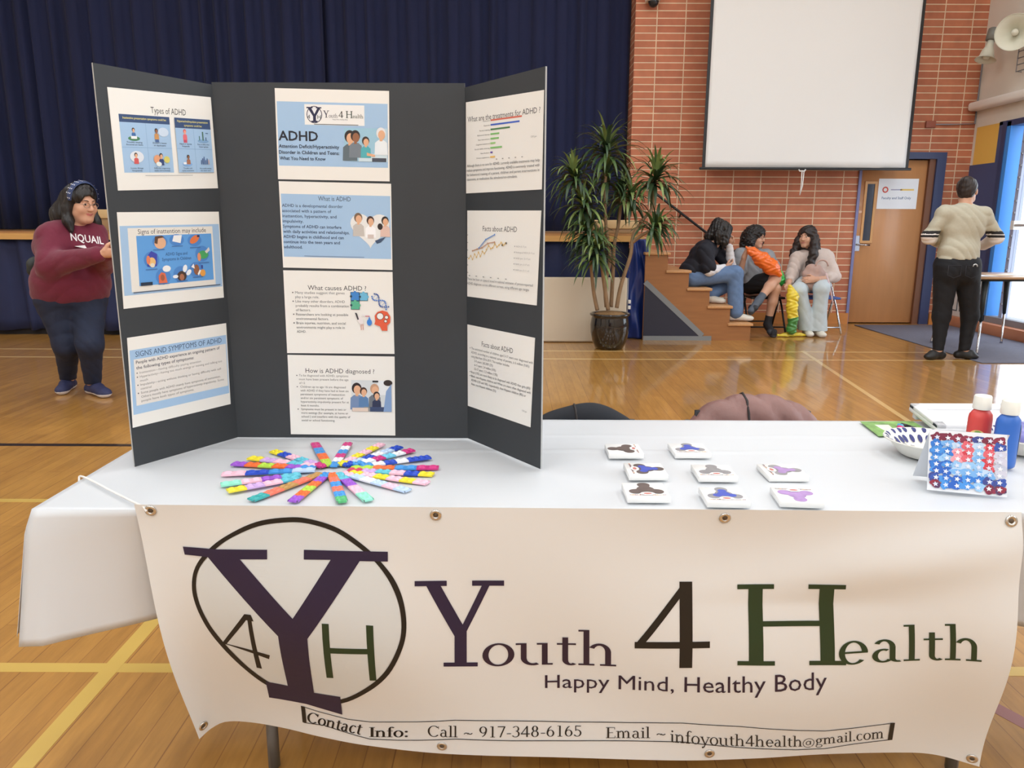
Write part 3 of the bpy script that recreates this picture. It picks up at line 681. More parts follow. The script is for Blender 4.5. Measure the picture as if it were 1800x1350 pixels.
LOGO_Y= [(0.0479, 0.1527), (0.0861, 0.1588), (0.1453, 0.1537), (0.144, 0.1876), (0.1123, 0.1918), (0.1652, 0.4013), (0.2172, 0.1844), (0.1864, 0.1846), (0.1876, 0.1508), (0.2562, 0.154), (0.2834, 0.1549), (0.2822, 0.1892), (0.2502, 0.1881), (0.1786, 0.4808), (0.168, 0.7593), (0.2014, 0.7606), (0.1982, 0.8593), (0.1526, 0.8329), (0.1064, 0.8342), (0.1088, 0.7394), (0.1357, 0.7436), (0.1433, 0.4816), (0.0759, 0.1886), (0.0487, 0.1822)]
RING_O= [(0.1732, 0.0396), (0.1997, 0.0452), (0.2304, 0.0766), (0.2568, 0.1351), (0.2745, 0.1915), (0.2884, 0.2571), (0.2956, 0.3357), (0.2956, 0.4291), (0.2876, 0.5156), (0.2677, 0.6257), (0.239, 0.717), (0.2016, 0.7964), (0.1638, 0.8219), (0.1326, 0.8073), (0.1074, 0.7586), (0.09, 0.684), (0.072, 0.5725), (0.059, 0.4733), (0.0517, 0.3758), (0.0515, 0.3003), (0.0594, 0.2273), (0.078, 0.1597), (0.1024, 0.1054), (0.1367, 0.0571)]
RING_I= [(0.1724, 0.0571), (0.1972, 0.0615), (0.2264, 0.0902), (0.2512, 0.1433), (0.269, 0.197), (0.282, 0.2626), (0.2896, 0.3411), (0.2899, 0.4287), (0.2825, 0.5089), (0.2637, 0.6115), (0.2372, 0.6973), (0.2015, 0.7751), (0.1654, 0.7971), (0.1368, 0.7768), (0.1117, 0.7374), (0.0946, 0.668), (0.0774, 0.5587), (0.0645, 0.4649), (0.0571, 0.375), (0.0566, 0.2996), (0.0639, 0.2326), (0.0831, 0.1665), (0.1055, 0.1163), (0.1387, 0.0724)]
LOGO_4= [[(0.108, 0.4007), (0.1154, 0.4013), (0.1171, 0.4282), (0.1085, 0.4262)], [(0.1105, 0.4109), (0.1154, 0.4013), (0.1101, 0.6651), (0.1043, 0.6627)], [(0.108, 0.4007), (0.1122, 0.4115), (0.0776, 0.5531), (0.0734, 0.5467)], [(0.0734, 0.5467), (0.0767, 0.5471), (0.126, 0.5824), (0.1234, 0.6045), (0.073, 0.5722)]]
LOGO_H= [[(0.1988, 0.4141), (0.2069, 0.4144), (0.1991, 0.6606), (0.1906, 0.663)], [(0.2497, 0.4177), (0.2579, 0.4196), (0.2514, 0.6582), (0.2433, 0.6592)], [(0.2033, 0.514), (0.249, 0.5136), (0.2483, 0.5363), (0.2027, 0.5385)]]
WORDS= {'Y': [(0.3106, 0.2582), (0.4136, 0.2555), (0.4046, 0.5978), (0.2994, 0.5883)], 'outh': [(0.3831, 0.4479), (0.5399, 0.4375), (0.5382, 0.5858), (0.3789, 0.5956)], '4': [(0.5637, 0.2546), (0.6501, 0.2544), (0.6463, 0.5703), (0.5595, 0.5858)], 'H': [(0.6817, 0.2637), (0.8031, 0.2547), (0.8052, 0.5657), (0.6783, 0.5597)], 'ealth': [(0.7965, 0.4201), (0.9578, 0.3774), (0.9635, 0.521), (0.7965, 0.5656)], 'happy': [(0.4529, 0.6331), (0.7825, 0.586), (0.7833, 0.6663), (0.4517, 0.6929)], 'Contact': [(0.1529, 0.8747), (0.2246, 0.8875), (0.2174, 0.9508), (0.1472, 0.9344)], 'Info:': [(0.2302, 0.905), (0.2793, 0.8836), (0.2774, 0.9343), (0.2281, 0.9565)], 'Call': [(0.3044, 0.8673), (0.493, 0.8533), (0.4921, 0.9035), (0.3025, 0.9229)], 'Email': [(0.5229, 0.8572), (0.5952, 0.8451), (0.595, 0.8979), (0.5221, 0.9077)], 'info': [(0.6007, 0.8548), (0.759, 0.8925), (0.7605, 0.9509), (0.6004, 0.9156)], 'gmail': [(0.7599, 0.8987), (0.8599, 0.8629), (0.8622, 0.9206), (0.7612, 0.9511)]}
LINE_T= [(0.147, 0.8514), (0.1669, 0.8642), (0.2032, 0.8785), (0.2322, 0.878), (0.2682, 0.8621), (0.3388, 0.8367), (0.4084, 0.8366), (0.478, 0.8396), (0.5474, 0.833), (0.6156, 0.8227), (0.6827, 0.8336), (0.7512, 0.8607), (0.7865, 0.8705), (0.8216, 0.8606), (0.8727, 0.8404)]
LINE_B= [(0.1431, 0.9411), (0.1705, 0.9337), (0.1997, 0.9501), (0.2285, 0.9645), (0.2647, 0.9531), (0.3361, 0.9261), (0.4062, 0.9267), (0.4764, 0.9225), (0.5464, 0.9147), (0.6155, 0.9114), (0.6839, 0.9397), (0.7538, 0.9645), (0.7894, 0.9664), (0.8247, 0.9467), (0.8728, 0.9276)]
BARS= [[(0.1448, 0.8501), (0.1499, 0.8521), (0.1469, 0.9407), (0.1415, 0.9426)], [(0.8676, 0.8398), (0.8734, 0.8404), (0.8737, 0.9307), (0.8678, 0.9303)]]
GROM= [(0.0177, 0.0202), (0.3423, 0.0262), (0.6691, 0.0291), (0.9998, 0.027), (0.0079, 0.9577), (0.3187, 0.9642), (0.6477, 0.9673), (0.9976, 0.9769)]
# ------------------------------------------------------------------ table, cloth, banner
TZ = .742
M_CLOTH = mat('white_plastic_cloth', (210, 213, 216), .38, bump=.05, bscale=14, noise=.015, nscale=5)
M_VINYL = mat('white_vinyl', (228, 230, 230), .42)
tb = thing('folding_table', 'long folding table standing under the white tablecloth in the foreground', 'table', (.33, 1.65, 0))
mb = MB(); mb.bbox((-.872, 1.345, .70), (1.53, 1.972, .734), M_BEIGE, .008, 3); mb.build('tabletop', tb)
M_STEEL = mat('grey_steel_tube', (120, 124, 128), .35, metal=.6)
for x in (-.557, 1.04):
    for y in (1.56, 1.78):
        mb = MB(); mb.tube([(x + .02, y, .70), (x, y, .10), (x, y, .006)], .014, M_STEEL); mb.build('leg', tb)
    mb = MB(); mb.tube([(x, 1.56, .22), (x, 1.78, .22)], .011, M_STEEL); mb.build('crossbar', tb)
def lerp(a, b, t): return a + (b - a) * t
cx0, cx1, cy0, cy1 = -.888, 1.545, 1.322, 1.988
def crease(x, y):
    z = .0022 * math.exp(-((y - 1.70 - .004 * x) / .006) ** 2) + .0016 * math.exp(-((y - 1.83) / .005) ** 2) + .0015 * math.exp(-((x + .12) / .006) ** 2)
    return z + .0012 * math.sin(9 * x + 4 * y) * math.sin(11 * y + 1) + .0008 * math.sin(27 * x - 13 * y)
mb = MB()
mb.grid(lambda u, v: (lerp(cx0, cx1, u), lerp(cy0, cy1, v), TZ - .0035 + crease(lerp(cx0, cx1, u), lerp(cy0, cy1, v)) * (min(1, 12 * u) * min(1, 12 * (1 - u)) * min(1, 8 * v) * min(1, 8 * (1 - v)))), 200, 60, M_CLOTH)
def perim(t):
    w, d = cx1 - cx0, cy1 - cy0; L = 2 * (w + d); s = (t % 1) * L
    if s < w: return cx0 + s, cy0, 0, -1
    s -= w
    if s < d: return cx1, cy0 + s, 1, 0
    s -= d
    if s < w: return cx1 - s, cy1, 0, 1
    s -= w
    return cx0, cy1 - s, -1, 0
def skirt(u, v):
    x, y, nx, ny = perim(u)
    # corner cones
    cd_ = min(math.hypot(x - a, y - b) for a in (cx0, cx1) for b in (cy0, cy1)); k = math.exp(-(cd_ / .09) ** 2)
    ca, cb = (-1 if x < 0 else 1), (-1 if y < 1.65 else 1)
    f = .012 * v + .010 * v * math.sin(u * 60) * (1 - k) + (.006 * v if ny < 0 else .02 * v)
    drop = .255 + .012 * math.sin(u * 23 + 1) - (.03 * min(1, cd_ / .4) if ny < 0 and x < 0 else 0)
    r = .008 * min(1, v * 6)
    fl = .040 * k * v
    bx = x + nx * (f + r) * (1 - k) + ca * k * (r + f * .5) * .8 + ca * fl * .7
    by = y + ny * (f + r) * (1 - k) + cb * k * (r + f * .5) * .8 + cb * fl * .35
    bz = TZ - .0035 - drop * v
    if ny < 0 or by < 1.5:
        # the front hangs behind the banner, tucked towards the table legs
        t = min(1, max(0, (bx + .88) / .22)); t = t ** .9
        if bx > .95: t *= max(.5, 1 - (bx - .95) / .3)
        by += t * (.105 * v + .012 * min(1, v * 5))
    return (bx, by, bz)
mb.grid(skirt, 480, 16, M_CLOTH)
tag(solid(mb.build('tablecloth'), .0008), 'white plastic tablecloth spread over the foreground table', 'tablecloth')

bn = thing('banner', 'white vinyl banner with Youth 4 Health lettering hanging on the table front', 'banner', (.1, 1.31, .75))
mb = MB(); mb.grid(lambda u, s: ban(u, s), 150, 60, M_VINYL); mb.build('sheet', bn)
INK = dict(navy=flat(38, 28, 62, .5), black=flat(24, 22, 20, .5), green=flat(34, 58, 32, .5), plum=flat(44, 26, 50, .5), disc=flat(216, 222, 224, .5))
def bpatch(mb, q, m, off, n=6):
    """quad (in banner coordinates) laid on the waving sheet"""
    mb.grid(lambda a, b: ban(*[lerp(lerp(q[0][c], q[1][c], a), lerp(q[3][c], q[2][c], a), b) for c in (0, 1)], off), n, n, m)
def bpoly(mb, pts, m, off):
    bm = bmesh.new(); vs = [bm.verts.new((u, s, 0)) for u, s in pts]; tri(bm, bm.faces.new(vs))
    for _ in range(3):
        bmesh.ops.subdivide_edges(bm, edges=[e for e in bm.edges if (e.verts[0].co - e.verts[1].co).length > .02], cuts=1, use_grid_fill=False)
        bm.normal_update(); bmesh.ops.triangulate(bm, faces=bm.faces[:])
    for p in bm.verts: p.co = Vector(ban(p.co.x, p.co.y, off))
    mb.bm(bm, m)
mb = MB()
bpoly(mb, RING_I, INK['disc'], .0006)
n = len(RING_O)
def cat_loop(L, t):
    i = int(t) % n; f = t - int(t); p = [L[(i + k - 1) % n] for k in range(4)]
    return [.5 * (2 * p[1][c] + (p[2][c] - p[0][c]) * f + (2 * p[0][c] - 5 * p[1][c] + 4 * p[2][c] - p[3][c]) * f * f + (3 * p[1][c] - p[0][c] - 3 * p[2][c] + p[3][c]) * f ** 3) for c in (0, 1)]
K = 5
for i in range(n * K):
    a0, a1, b0, b1 = cat_loop(RING_O, i / K), cat_loop(RING_O, (i + 1) / K), cat_loop(RING_I, i / K), cat_loop(RING_I, (i + 1) / K)
    mb.add([ban(*a0, .0010), ban(*a1, .0010), ban(*b1, .0010), ban(*b0, .0010)], [(0, 1, 2, 3)], INK['black'])
bpoly(mb, LOGO_Y, INK['navy'], .0014)
for q in LOGO_4: bpatch(mb, q, INK['black'], .0012, 4)
for q in LOGO_H: bpatch(mb, q, INK['green'], .0012, 4)
mb.build('logo', bn)
def bword(mb, quads, w, box, cap, m, off=.0010, n=2):
    """place flat lettering (0..w, 0..cap) into a banner box given TL,TR,BR,BL"""
    TL, TR, BR, BL = box
    def mp(x, y):
        a = x / w; b = y / cap
        return [lerp(lerp(BL[c], BR[c], a), lerp(TL[c], TR[c], a), b) for c in (0, 1)]
    for p in quads:
        if len(p) == 4 and n > 1:
            mb.grid(lambda s, t: ban(*mp(lerp(lerp(p[0][0], p[1][0], s), lerp(p[3][0], p[2][0], s), t), lerp(lerp(p[0][1], p[1][1], s), lerp(p[3][1], p[2][1], s), t)), off), n, n, m)
        else: mb.add([ban(*mp(*c), off) for c in p], [tuple(range(len(p)))], m)
mb = MB()
for key, s, cap, m in (('Y', 'Y', .70, 'navy'), ('outh', 'outh', .74, 'plum'), ('H', 'H', .70, 'green'), ('ealth', 'ealth', .74, 'green')):
    q, w = roman(s); bword(mb, q, w, WORDS[key], cap, INK[m], n=4)
q, w = roman('4'); bword(mb, q, w, WORDS['4'], .70, INK['black'], n=5)
mb.build('title_lettering', bn)
def bsans(mb, s, box, m, bold=0):
    vs, fs, w = text2d(s, bold); TL, TR, BR, BL = box
    out = []
    for x, y in vs:
        a = x / w; b = y / CAPH
        out.append(ban(*[lerp(lerp(BL[c], BR[c], a), lerp(TL[c], TR[c], a), b) for c in (0, 1)], .0010))
    mb.add(out, fs, m)
mb = MB(); bsans(mb, 'Happy Mind, Healthy Body', WORDS['happy'], INK['plum']); mb.build('slogan_lettering', bn)
mb = MB()
for key, s, b in (('Contact', 'Contact', .018), ('Info:', 'Info:', .018), ('Call', 'Call ~ 917-348-6165', 0), ('Email', 'Email ~', 0), ('info', 'infoyouth4health', 0), ('gmail', '@gmail.com', 0)):
    q, w = roman(s, bold=b); cap = .74 if key not in ('gmail',) else .74
    bword(mb, q, w, WORDS[key], cap, INK['black'], n=2)
for Lq in (LINE_T, LINE_B):
    for i in range(len(Lq) - 1):
        a, b = Lq[i], Lq[i + 1]; t = .0035
        bpatch(mb, [a, b, (b[0], b[1] + t), (a[0], a[1] + t)], INK['black'], .0010, 3)
for q in BARS: bpatch(mb, q, INK['black'], .0012, 3)
mb.build('contact_lettering', bn)
for (u, s) in GROM:
    u = min(max(u, .012), .988); s = min(max(s, .02), .972)
    c = Vector(ban(u, s)); d1 = (Vector(ban(u + .01, s)) - c).normalized(); d2 = (Vector(ban(u, s + .01)) - c).normalized(); nn = d1.cross(d2).normalized()
    if nn.y > 0: nn = -nn
    q = Vector((0, 0, 1)).rotation_difference(nn).to_matrix()
    mb = MB(); mb.lathe([(.011, 0), (.0108, .0016), (.008, .0026), (.0055, .0018), (.0048, .0008)], c + nn * .0006, mat('nickel', (206, 202, 196), .25, metal=1), 24, M=q)
    mb.lathe([(.0048, .0004), (.0047, .0009)], c + nn * .0006, flat(90, 76, 60), 18, M=q); mb.build('grommet', bn)
gp = Vector(ban(.014, .022)) + Vector((0, -.004, 0))
e1 = atZ(146, 838, TZ + .004)
mb = MB(); mb.tube(smooth_path([gp, gp + Vector((-.008, .004, .008)), atZ(244, 887, TZ + .006), atZ(200, 865, TZ + .005), e1, e1 + Vector((-.012, .004, -.012)), e1 + Vector((-.02, .006, -.06))], 5), .0022, M_WHITE, 8); mb.build('tie_cord', bn)

# ------------------------------------------------------------------ tri-fold display board
M_BOARD = mat('charcoal_board', (50, 54, 58), .6, noise=.10, nscale=10); M_EDGE = mat('board_edge', (176, 178, 178), .7); M_PAPER = mat('office_paper', (238, 236, 230), .6)
HL = Vector((-.673, 1.79)); OL = Vector((-.812, 1.557)); HR = Vector((-.108, 1.79)); OR = Vector((.062, 1.553)); BZ0, BZ1 = TZ + .001, 1.565
db = thing('display_board', 'black tri-fold display board with printed sheets about ADHD standing on the white table', 'display board', (-.39, 1.75, BZ0))
def panel(a, b, name='panel', top=BZ1):
    d = (b - a).normalized(); nrm = Vector((d.y, -d.x)); t = .004
    mb = MB()
    def pt(p, k, z): q = p - nrm * k; return (q.x, q.y, z)
    f = [pt(a, 0, BZ0), pt(b, 0, BZ0), pt(b, 0, top), pt(a, 0, top)]; bk = [pt(a, t, BZ0), pt(b, t, BZ0), pt(b, t, top), pt(a, t, top)]
    mb.add(f + bk, [(0, 1, 2, 3)], M_BOARD); mb.add(f + bk, [(5, 4, 7, 6)], M_BOARD)
    mb.add(f + bk, [(0, 3, 7, 4), (1, 5, 6, 2), (3, 2, 6, 7), (0, 4, 5, 1)], M_EDGE)
    mb.build(name, db); return
panel(HL, HR, 'center_panel'); panel(OL, HL, 'side_panel', 1.560); panel(HR, OR, 'side_panel', 1.556)
SHEETS = {'L1': [(.0241, 1.519), (.2657, 1.5323), (.2670, 1.3355), (.0248, 1.3214)], 'L2': [(.0177, 1.2786), (.2642, 1.2833), (.2605, 1.0864), (.011, 1.0829)], 'L3': [(.0119, 1.0221), (.2615, 1.0259), (.2571, .8301), (.004, .8294)],
 'C1': [(.1405, 1.5529), (.3957, 1.5478), (.3912, 1.3523), (.1362, 1.3563)], 'C2': [(.1373, 1.3519), (.3943, 1.3472), (.3919, 1.1514), (.1361, 1.1563)], 'C3': [(.1358, 1.15), (.3918, 1.1471), (.3909, .9523), (.1338, .9533)], 'C4': [(.1342, .949), (.3909, .9458), (.3873, .7492), (.1312, .7517)],
 'R1': [(.0055, 1.5237), (.2893, 1.5132), (.2859, 1.3261), (.0033, 1.3263)], 'R2': [(.0076, 1.2881), (.2848, 1.2851), (.2732, 1.0933), (.0045, 1.0909)], 'R3': [(.004, 1.0245), (.2685, 1.0249), (.2556, .8282), (.003, .8257)]}
class Sheet:
    """printed page: drawing units are tenths of an inch, 110 wide and 85 high, y up"""
    def __init__(s, key, label, W=110., H=85.):
        s.q = SHEETS[key]; a, b = {'L': (OL, HL), 'C': (HL, HR), 'R': (HR, OR)}[key[0]]
        s.a = a; s.d = (b - a).normalized(); s.n = Vector((s.d.y, -s.d.x)); s.W = W; s.H = H; s.o = .0011
        s.txt = MB(); s.pic = MB()
        mb = MB(); mb.grid(lambda u, v: s.p(u * W, v * H, .0010), 8, 8, M_PAPER); mb.grid(lambda u, v: s.p((1 - u) * W, v * H, .0003), 1, 1, M_PAPER)
        s.obj = mb.build('printed_sheet', db); s.obj['label'] = label
    def p(s, x, y, o):
        u = x / s.W; v = y / s.H; q = s.q
        l = [lerp(lerp(q[3][c], q[2][c], u), lerp(q[0][c], q[1][c], u), v) for c in (0, 1)]
        e = s.a + s.d * l[0] + s.n * o; return (e.x, e.y, l[1])
    def up(s): s.o += .00004; return s.o
    def R(s, x0, y0, x1, y1, c, mb=None):
        o = s.up(); (mb or s.pic).add([s.p(x, y, o) for x, y in ((x0, y0), (x1, y0), (x1, y1), (x0, y1))], [(0, 1, 2, 3)], flat(*c))
    def E(s, cx, cy, rx, ry, c, rot=0, n=20):
        o = s.up(); R_ = math.radians(rot); pts = []
        for k in range(n):
            x, y = rx * math.cos(2 * PI * k / n), ry * math.sin(2 * PI * k / n)
            pts.append(s.p(cx + x * math.cos(R_) - y * math.sin(R_), cy + x * math.sin(R_) + y * math.cos(R_), o))
        s.pic.add(pts, [tuple(range(n))], flat(*c))
    def G(s, pts, c):
        o = s.up(); bm = bmesh.new(); tri(bm, bm.faces.new([bm.verts.new(s.p(x, y, o)) for x, y in pts])); s.pic.bm(bm, flat(*c))
    def T(s, t, x, y, cap, c=(46, 48, 56), bold=0, w=None, center=False, rot=0):
        o = s.up(); vs, fs, tw = text2d(t, bold); k = cap / CAPH; kx = (w / tw) if w else k
        if center: x -= tw * kx / 2
        s.txt.add([s.p(x + a * kx, y + b * k, o) for a, b in vs], fs, flat(*c))
    def done(s):
        if s.pic.v: s.pic.build('picture_print', s.obj)
        if s.txt.v: s.txt.build('lettering', s.obj)
    def person(s, x, y, h, skin, hair, top, leg=None, face=True):
        s.G([(x - h * .24, y), (x + h * .24, y), (x + h * .22, y + h * .42), (x + h * .1, y + h * .52), (x - h * .1, y + h * .52), (x - h * .22, y + h * .42)], top)
        if leg: s.R(x - h * .2, y - h * .25, x + h * .2, y, leg)
        s.E(x, y + h * .76, h * .17, h * .2, hair); s.E(x + h * .02, y + h * .70, h * .125, h * .165, skin); s.R(x - h * .05, y + h * .48, x + h * .05, y + h * .58, skin)
LB = (164, 196, 228); DK = (48, 50, 58); GR = (96, 96, 100); SK1 = (226, 176, 140); SK2 = (150, 100, 70); HA = (48, 38, 36)
ALLT = ['ADHD', 'Y', 'outh', 'ealth', 'Types of ADHD']
prepare_text([(t, 0) for t in ALLT])

s = Sheet('C1', 'top centre sheet titled ADHD, Attention Deficit/Hyperactivity Disorder')
s.R(1.5, 13, 108.5, 73, LB); s.R(28, 52, 86, 71, (238, 238, 236))
s.E(37.5, 61.5, 7.6, 8, (40, 40, 70)); s.E(37.5, 61.5, 6.9, 7.3, (230, 232, 236))
s.G([(30, 68.5), (36, 68.5), (36, 67.3), (34.8, 67.3), (37.6, 62), (40.5, 67.3), (39.2, 67.3), (39.2, 68.5), (44.5, 68.5), (44.5, 67.3), (43.2, 67.3), (39, 60), (39, 55.8), (40.5, 55.8), (40.5, 54.4), (34.5, 54.4), (34.5, 55.8), (36.2, 55.8), (36.2, 60), (31.4, 67.3), (30, 67.3)], (34, 34, 70))
s.T('4', 30.8, 57.5, 4, (40, 40, 40)); s.T('H', 40.5, 57.5, 4, (40, 60, 40))
def minirom(s, t, x, y, cap, c, w):
    q, tw = roman(t); o = s.up()
    for p in q: s.txt.add([s.p(x + a * w / tw, y + b * cap / .7, o) for a, b in p], [tuple(range(len(p)))], flat(*c))
minirom(s, 'Y', 46, 59, 6.5, (40, 36, 70), 6); minirom(s, 'outh', 51.5, 59, 3.6, (70, 66, 84), 8.5); minirom(s, '4', 61, 59, 6.2, (40, 40, 40), 4.6); minirom(s, 'H', 68, 59, 6.5, (40, 60, 44), 6.6); minirom(s, 'ealth', 74.8, 59, 3.6, (84, 92, 84), 10)
s.T('Happy Mind, Healthy Body', 55, 57, 1.0, (90, 90, 100)); s.R(37, 52.4, 80, 52.9, (60, 60, 70))
s.T('ADHD', 2, 37, 9.2, (30, 32, 44), 1.6, w=38.5); s.T('Attention Deficit/Hyperactivity', 2, 30, 3.4, (36, 44, 66), 1, w=59); s.T('Disorder in Children and Teens:', 2, 24.3, 3.4, (36, 44, 66), 1, w=59); s.T('What You Need to Know', 2.5, 18.6, 3.4, (36, 44, 66), 1, w=45)
s.G([(66, 50), (108, 50), (108, 18.5), (72, 18.5), (66, 24)], (158, 200, 222)); s.R(100, 30, 108, 50, (190, 216, 230))
s.R(80, 18.5, 108, 26, (206, 226, 236)); s.R(93, 18.5, 107, 22, (70, 76, 90))
s.person(71.5, 19, 30, SK1, HA, (96, 110, 118)); s.person(77, 22, 27, SK2, HA, (120, 130, 140)); s.person(87, 22, 21, SK1, (60, 44, 38), (84, 176, 186)); s.person(102, 25, 27, SK1, (230, 230, 232), (232, 240, 246))
s.G([(88, 27), (96, 25), (96, 23), (88, 24)], SK1); s.done()

s = Sheet('C2', 'second centre sheet titled What is ADHD')
s.R(1.5, 11, 109, 73, LB); s.T('What is ADHD', 38, 67, 4.6, (62, 72, 96), 0, w=32)
for i, t in enumerate(['ADHD is a developmental disorder', 'associated with a pattern of', 'inattention, hyperactivity, and', 'impulsivity.', 'Symptoms of ADHD can interfere', 'with daily activities and relationships.', 'ADHD begins in childhood and can', 'continue into the teen years and', 'adulthood.']):
    s.T(t, 2, 60.3 - i * 5.1, 3.1, (56, 72, 104), 1, w=[60, 48.5, 53.5, 20.5, 58, 66, 60, 56, 18.5][i])
h = []
for k in range(40):
    a = 2 * PI * k / 40; h.append((88.5 + 1.22 * 16 * math.sin(a) ** 3, 41 + 1.18 * (13 * math.cos(a) - 5 * math.cos(2 * a) - 2 * math.cos(3 * a) - math.cos(4 * a))))
s.G(h, (232, 232, 230)); s.person(77, 33, 24, SK1, (120, 96, 76), (196, 190, 184)); s.person(89, 32, 22, SK1, (70, 46, 40), (246, 246, 248)); s.person(103.5, 33, 21, SK1, HA, (222, 190, 178)); s.E(98.5, 43, 2.6, 3.2, HA); s.G([(93, 29), (104, 33), (99, 27.5), (95, 26)], (60, 80, 110)); s.R(86, 31, 92, 35, (210, 196, 190))
s.R(22, 12, 82, 12.5, (120, 140, 170)); s.done()

s = Sheet('C3', 'third centre sheet titled What causes ADHD')
s.T('What causes ADHD ?', 24, 65.5, 5.0, (60, 60, 66), 0, w=59)
for i, t in enumerate(['Many studies suggest that genes', 'play a large role.', 'Like many other disorders, ADHD', 'probably results from a combination', 'of factors.', 'Researchers are looking at possible', 'environmental factors.', 'Brain injuries, nutrition, and social', 'environments might play a role in', 'ADHD.']):
    y = 61.5 - i * 4.45; s.T(t, 11, y, 2.7, (108, 110, 114), 0, w=[50, 24, 50, 54, 15, 53, 33, 50, 49, 9.5][i])
    if i in (0, 2, 5, 7): s.E(8.6, y + 1.2, .7, .7, GR)
def puz(x, y, w, c):
    s.R(x - .5, y - .5, x + w + .5, y + w + .5, (40, 70, 90)); s.R(x, y, x + w, y + w, c); s.E(x + w / 2, y + w, 1.5, 1.7, c); s.E(x + w, y + w / 2, 1.5, 1.6, c); s.E(x, y + w / 2, 1.2, 1.2, (40, 70, 90))
puz(67.5, 55.5, 8, (64, 134, 206)); puz(76.5, 55.5, 7.5, (110, 186, 220)); puz(67.5, 46.5, 8, (92, 182, 146))
for k in range(14):
    t = k / 13; x = 90 + 14 * t; y = 61 - 13 * t; a = 3.2 * math.sin(t * 2 * PI + .6)
    for sg_ in (1, -1): s.E(x + sg_ * a * .7, y + sg_ * a * .75, .85, .85, (60, 92, 160) if sg_ > 0 else (90, 130, 200), n=8)
    if k % 2: s.G([(x - a * .7, y - a * .75), (x + a * .7, y + a * .75), (x + a * .7 + .4, y + a * .75), (x - a * .7 + .4, y - a * .75)], (120, 156, 214))
s.G([(98, 24.5), (96, 29), (90.5, 31), (91.5, 34.5), (91, 40), (94, 44), (99, 45.5), (104, 44), (107, 39), (106.5, 33), (103.5, 30), (103.5, 24.5)], (226, 94, 62))
for (x, y, r) in ((96.5, 39.5, 3.2), (103, 38.5, 1.6), (102, 34.5, 1.3)): s.E(x, y, r + .5, r + .5, (70, 40, 40)); s.E(x, y, r, r, (240, 238, 234))
s.E(85.5, 33, 2.6, 3.4, (60, 134, 220)); s.G([(84, 34.5), (87, 34.5), (85.5, 39.5)], (60, 134, 220)); s.R(81.5, 39, 86, 39.8, (200, 90, 110))
s.E(76.5, 35, 2.4, 4.4, (236, 228, 228), 20); s.G([(71, 43), (73, 42.5), (75, 36), (73.5, 35.5)], (60, 60, 66)); s.R(76.7, 25, 77.3, 31, (210, 120, 90)); s.R(78.6, 25, 79.2, 31, (210, 120, 90)); s.E(79.5, 40.5, 1.4, 1.4, (240, 236, 234)); s.done()

s = Sheet('C4', 'lowest centre sheet titled How is ADHD diagnosed')
s.T('How is ADHD diagnosed ?', 18, 66.5, 5.0, (60, 60, 66), 0, w=71)
for i, t in enumerate(['To be diagnosed with ADHD, symptoms', 'must have been present before the age', 'of 12', 'Children up to age 16 are diagnosed', 'with ADHD if they have had at least six', 'persistent symptoms of inattention', 'and/or six persistent symptoms of', 'hyperactivity-impulsivity present for at', 'least 6 months.', 'Symptoms must be present in two or', 'more settings (for example, at home or', 'school ) and interfere with the quality of', 'social or school functioning.']):
    y = 62.5 - i * 4.0; s.T(t, 11 if i < 3 else 12, y, 2.4, (112, 110, 108), 0, w=[51, 51, 6, 47, 50, 46, 44, 50, 19, 47, 49, 51, 35][i])
    if i in (0, 3, 9): s.E(8.8, y + 1, .6, .6, GR)
s.R(65, 26, 106.5, 59.5, (214, 220, 222)); s.R(92, 44, 106.5, 59.5, (232, 236, 238)); s.R(65, 26, 106.5, 31, (150, 150, 146))
s.person(70.5, 28, 30, SK1, (40, 30, 32), (118, 142, 180), None); s.person(77.5, 31, 22, SK1, (70, 46, 36), (90, 130, 176)); s.person(89, 30, 27, SK1, (200, 156, 124), (112, 118, 126)); s.person(91, 28.5, 20, SK1, HA, (44, 52, 82), None)
s.R(65.5, 26, 82, 30, (226, 206, 190)); s.R(84, 26, 104, 31, (56, 72, 108)); s.E(103, 57, 4.6, 3.2, HA); s.G([(98, 26), (106.5, 26), (106.5, 56), (101, 48)], (132, 162, 204)); s.R(87, 57.5, 93, 59.3, (40, 40, 44)); s.T('CHADD', 100, 23, 1.2, (140, 140, 140)) if False else None
s.done()

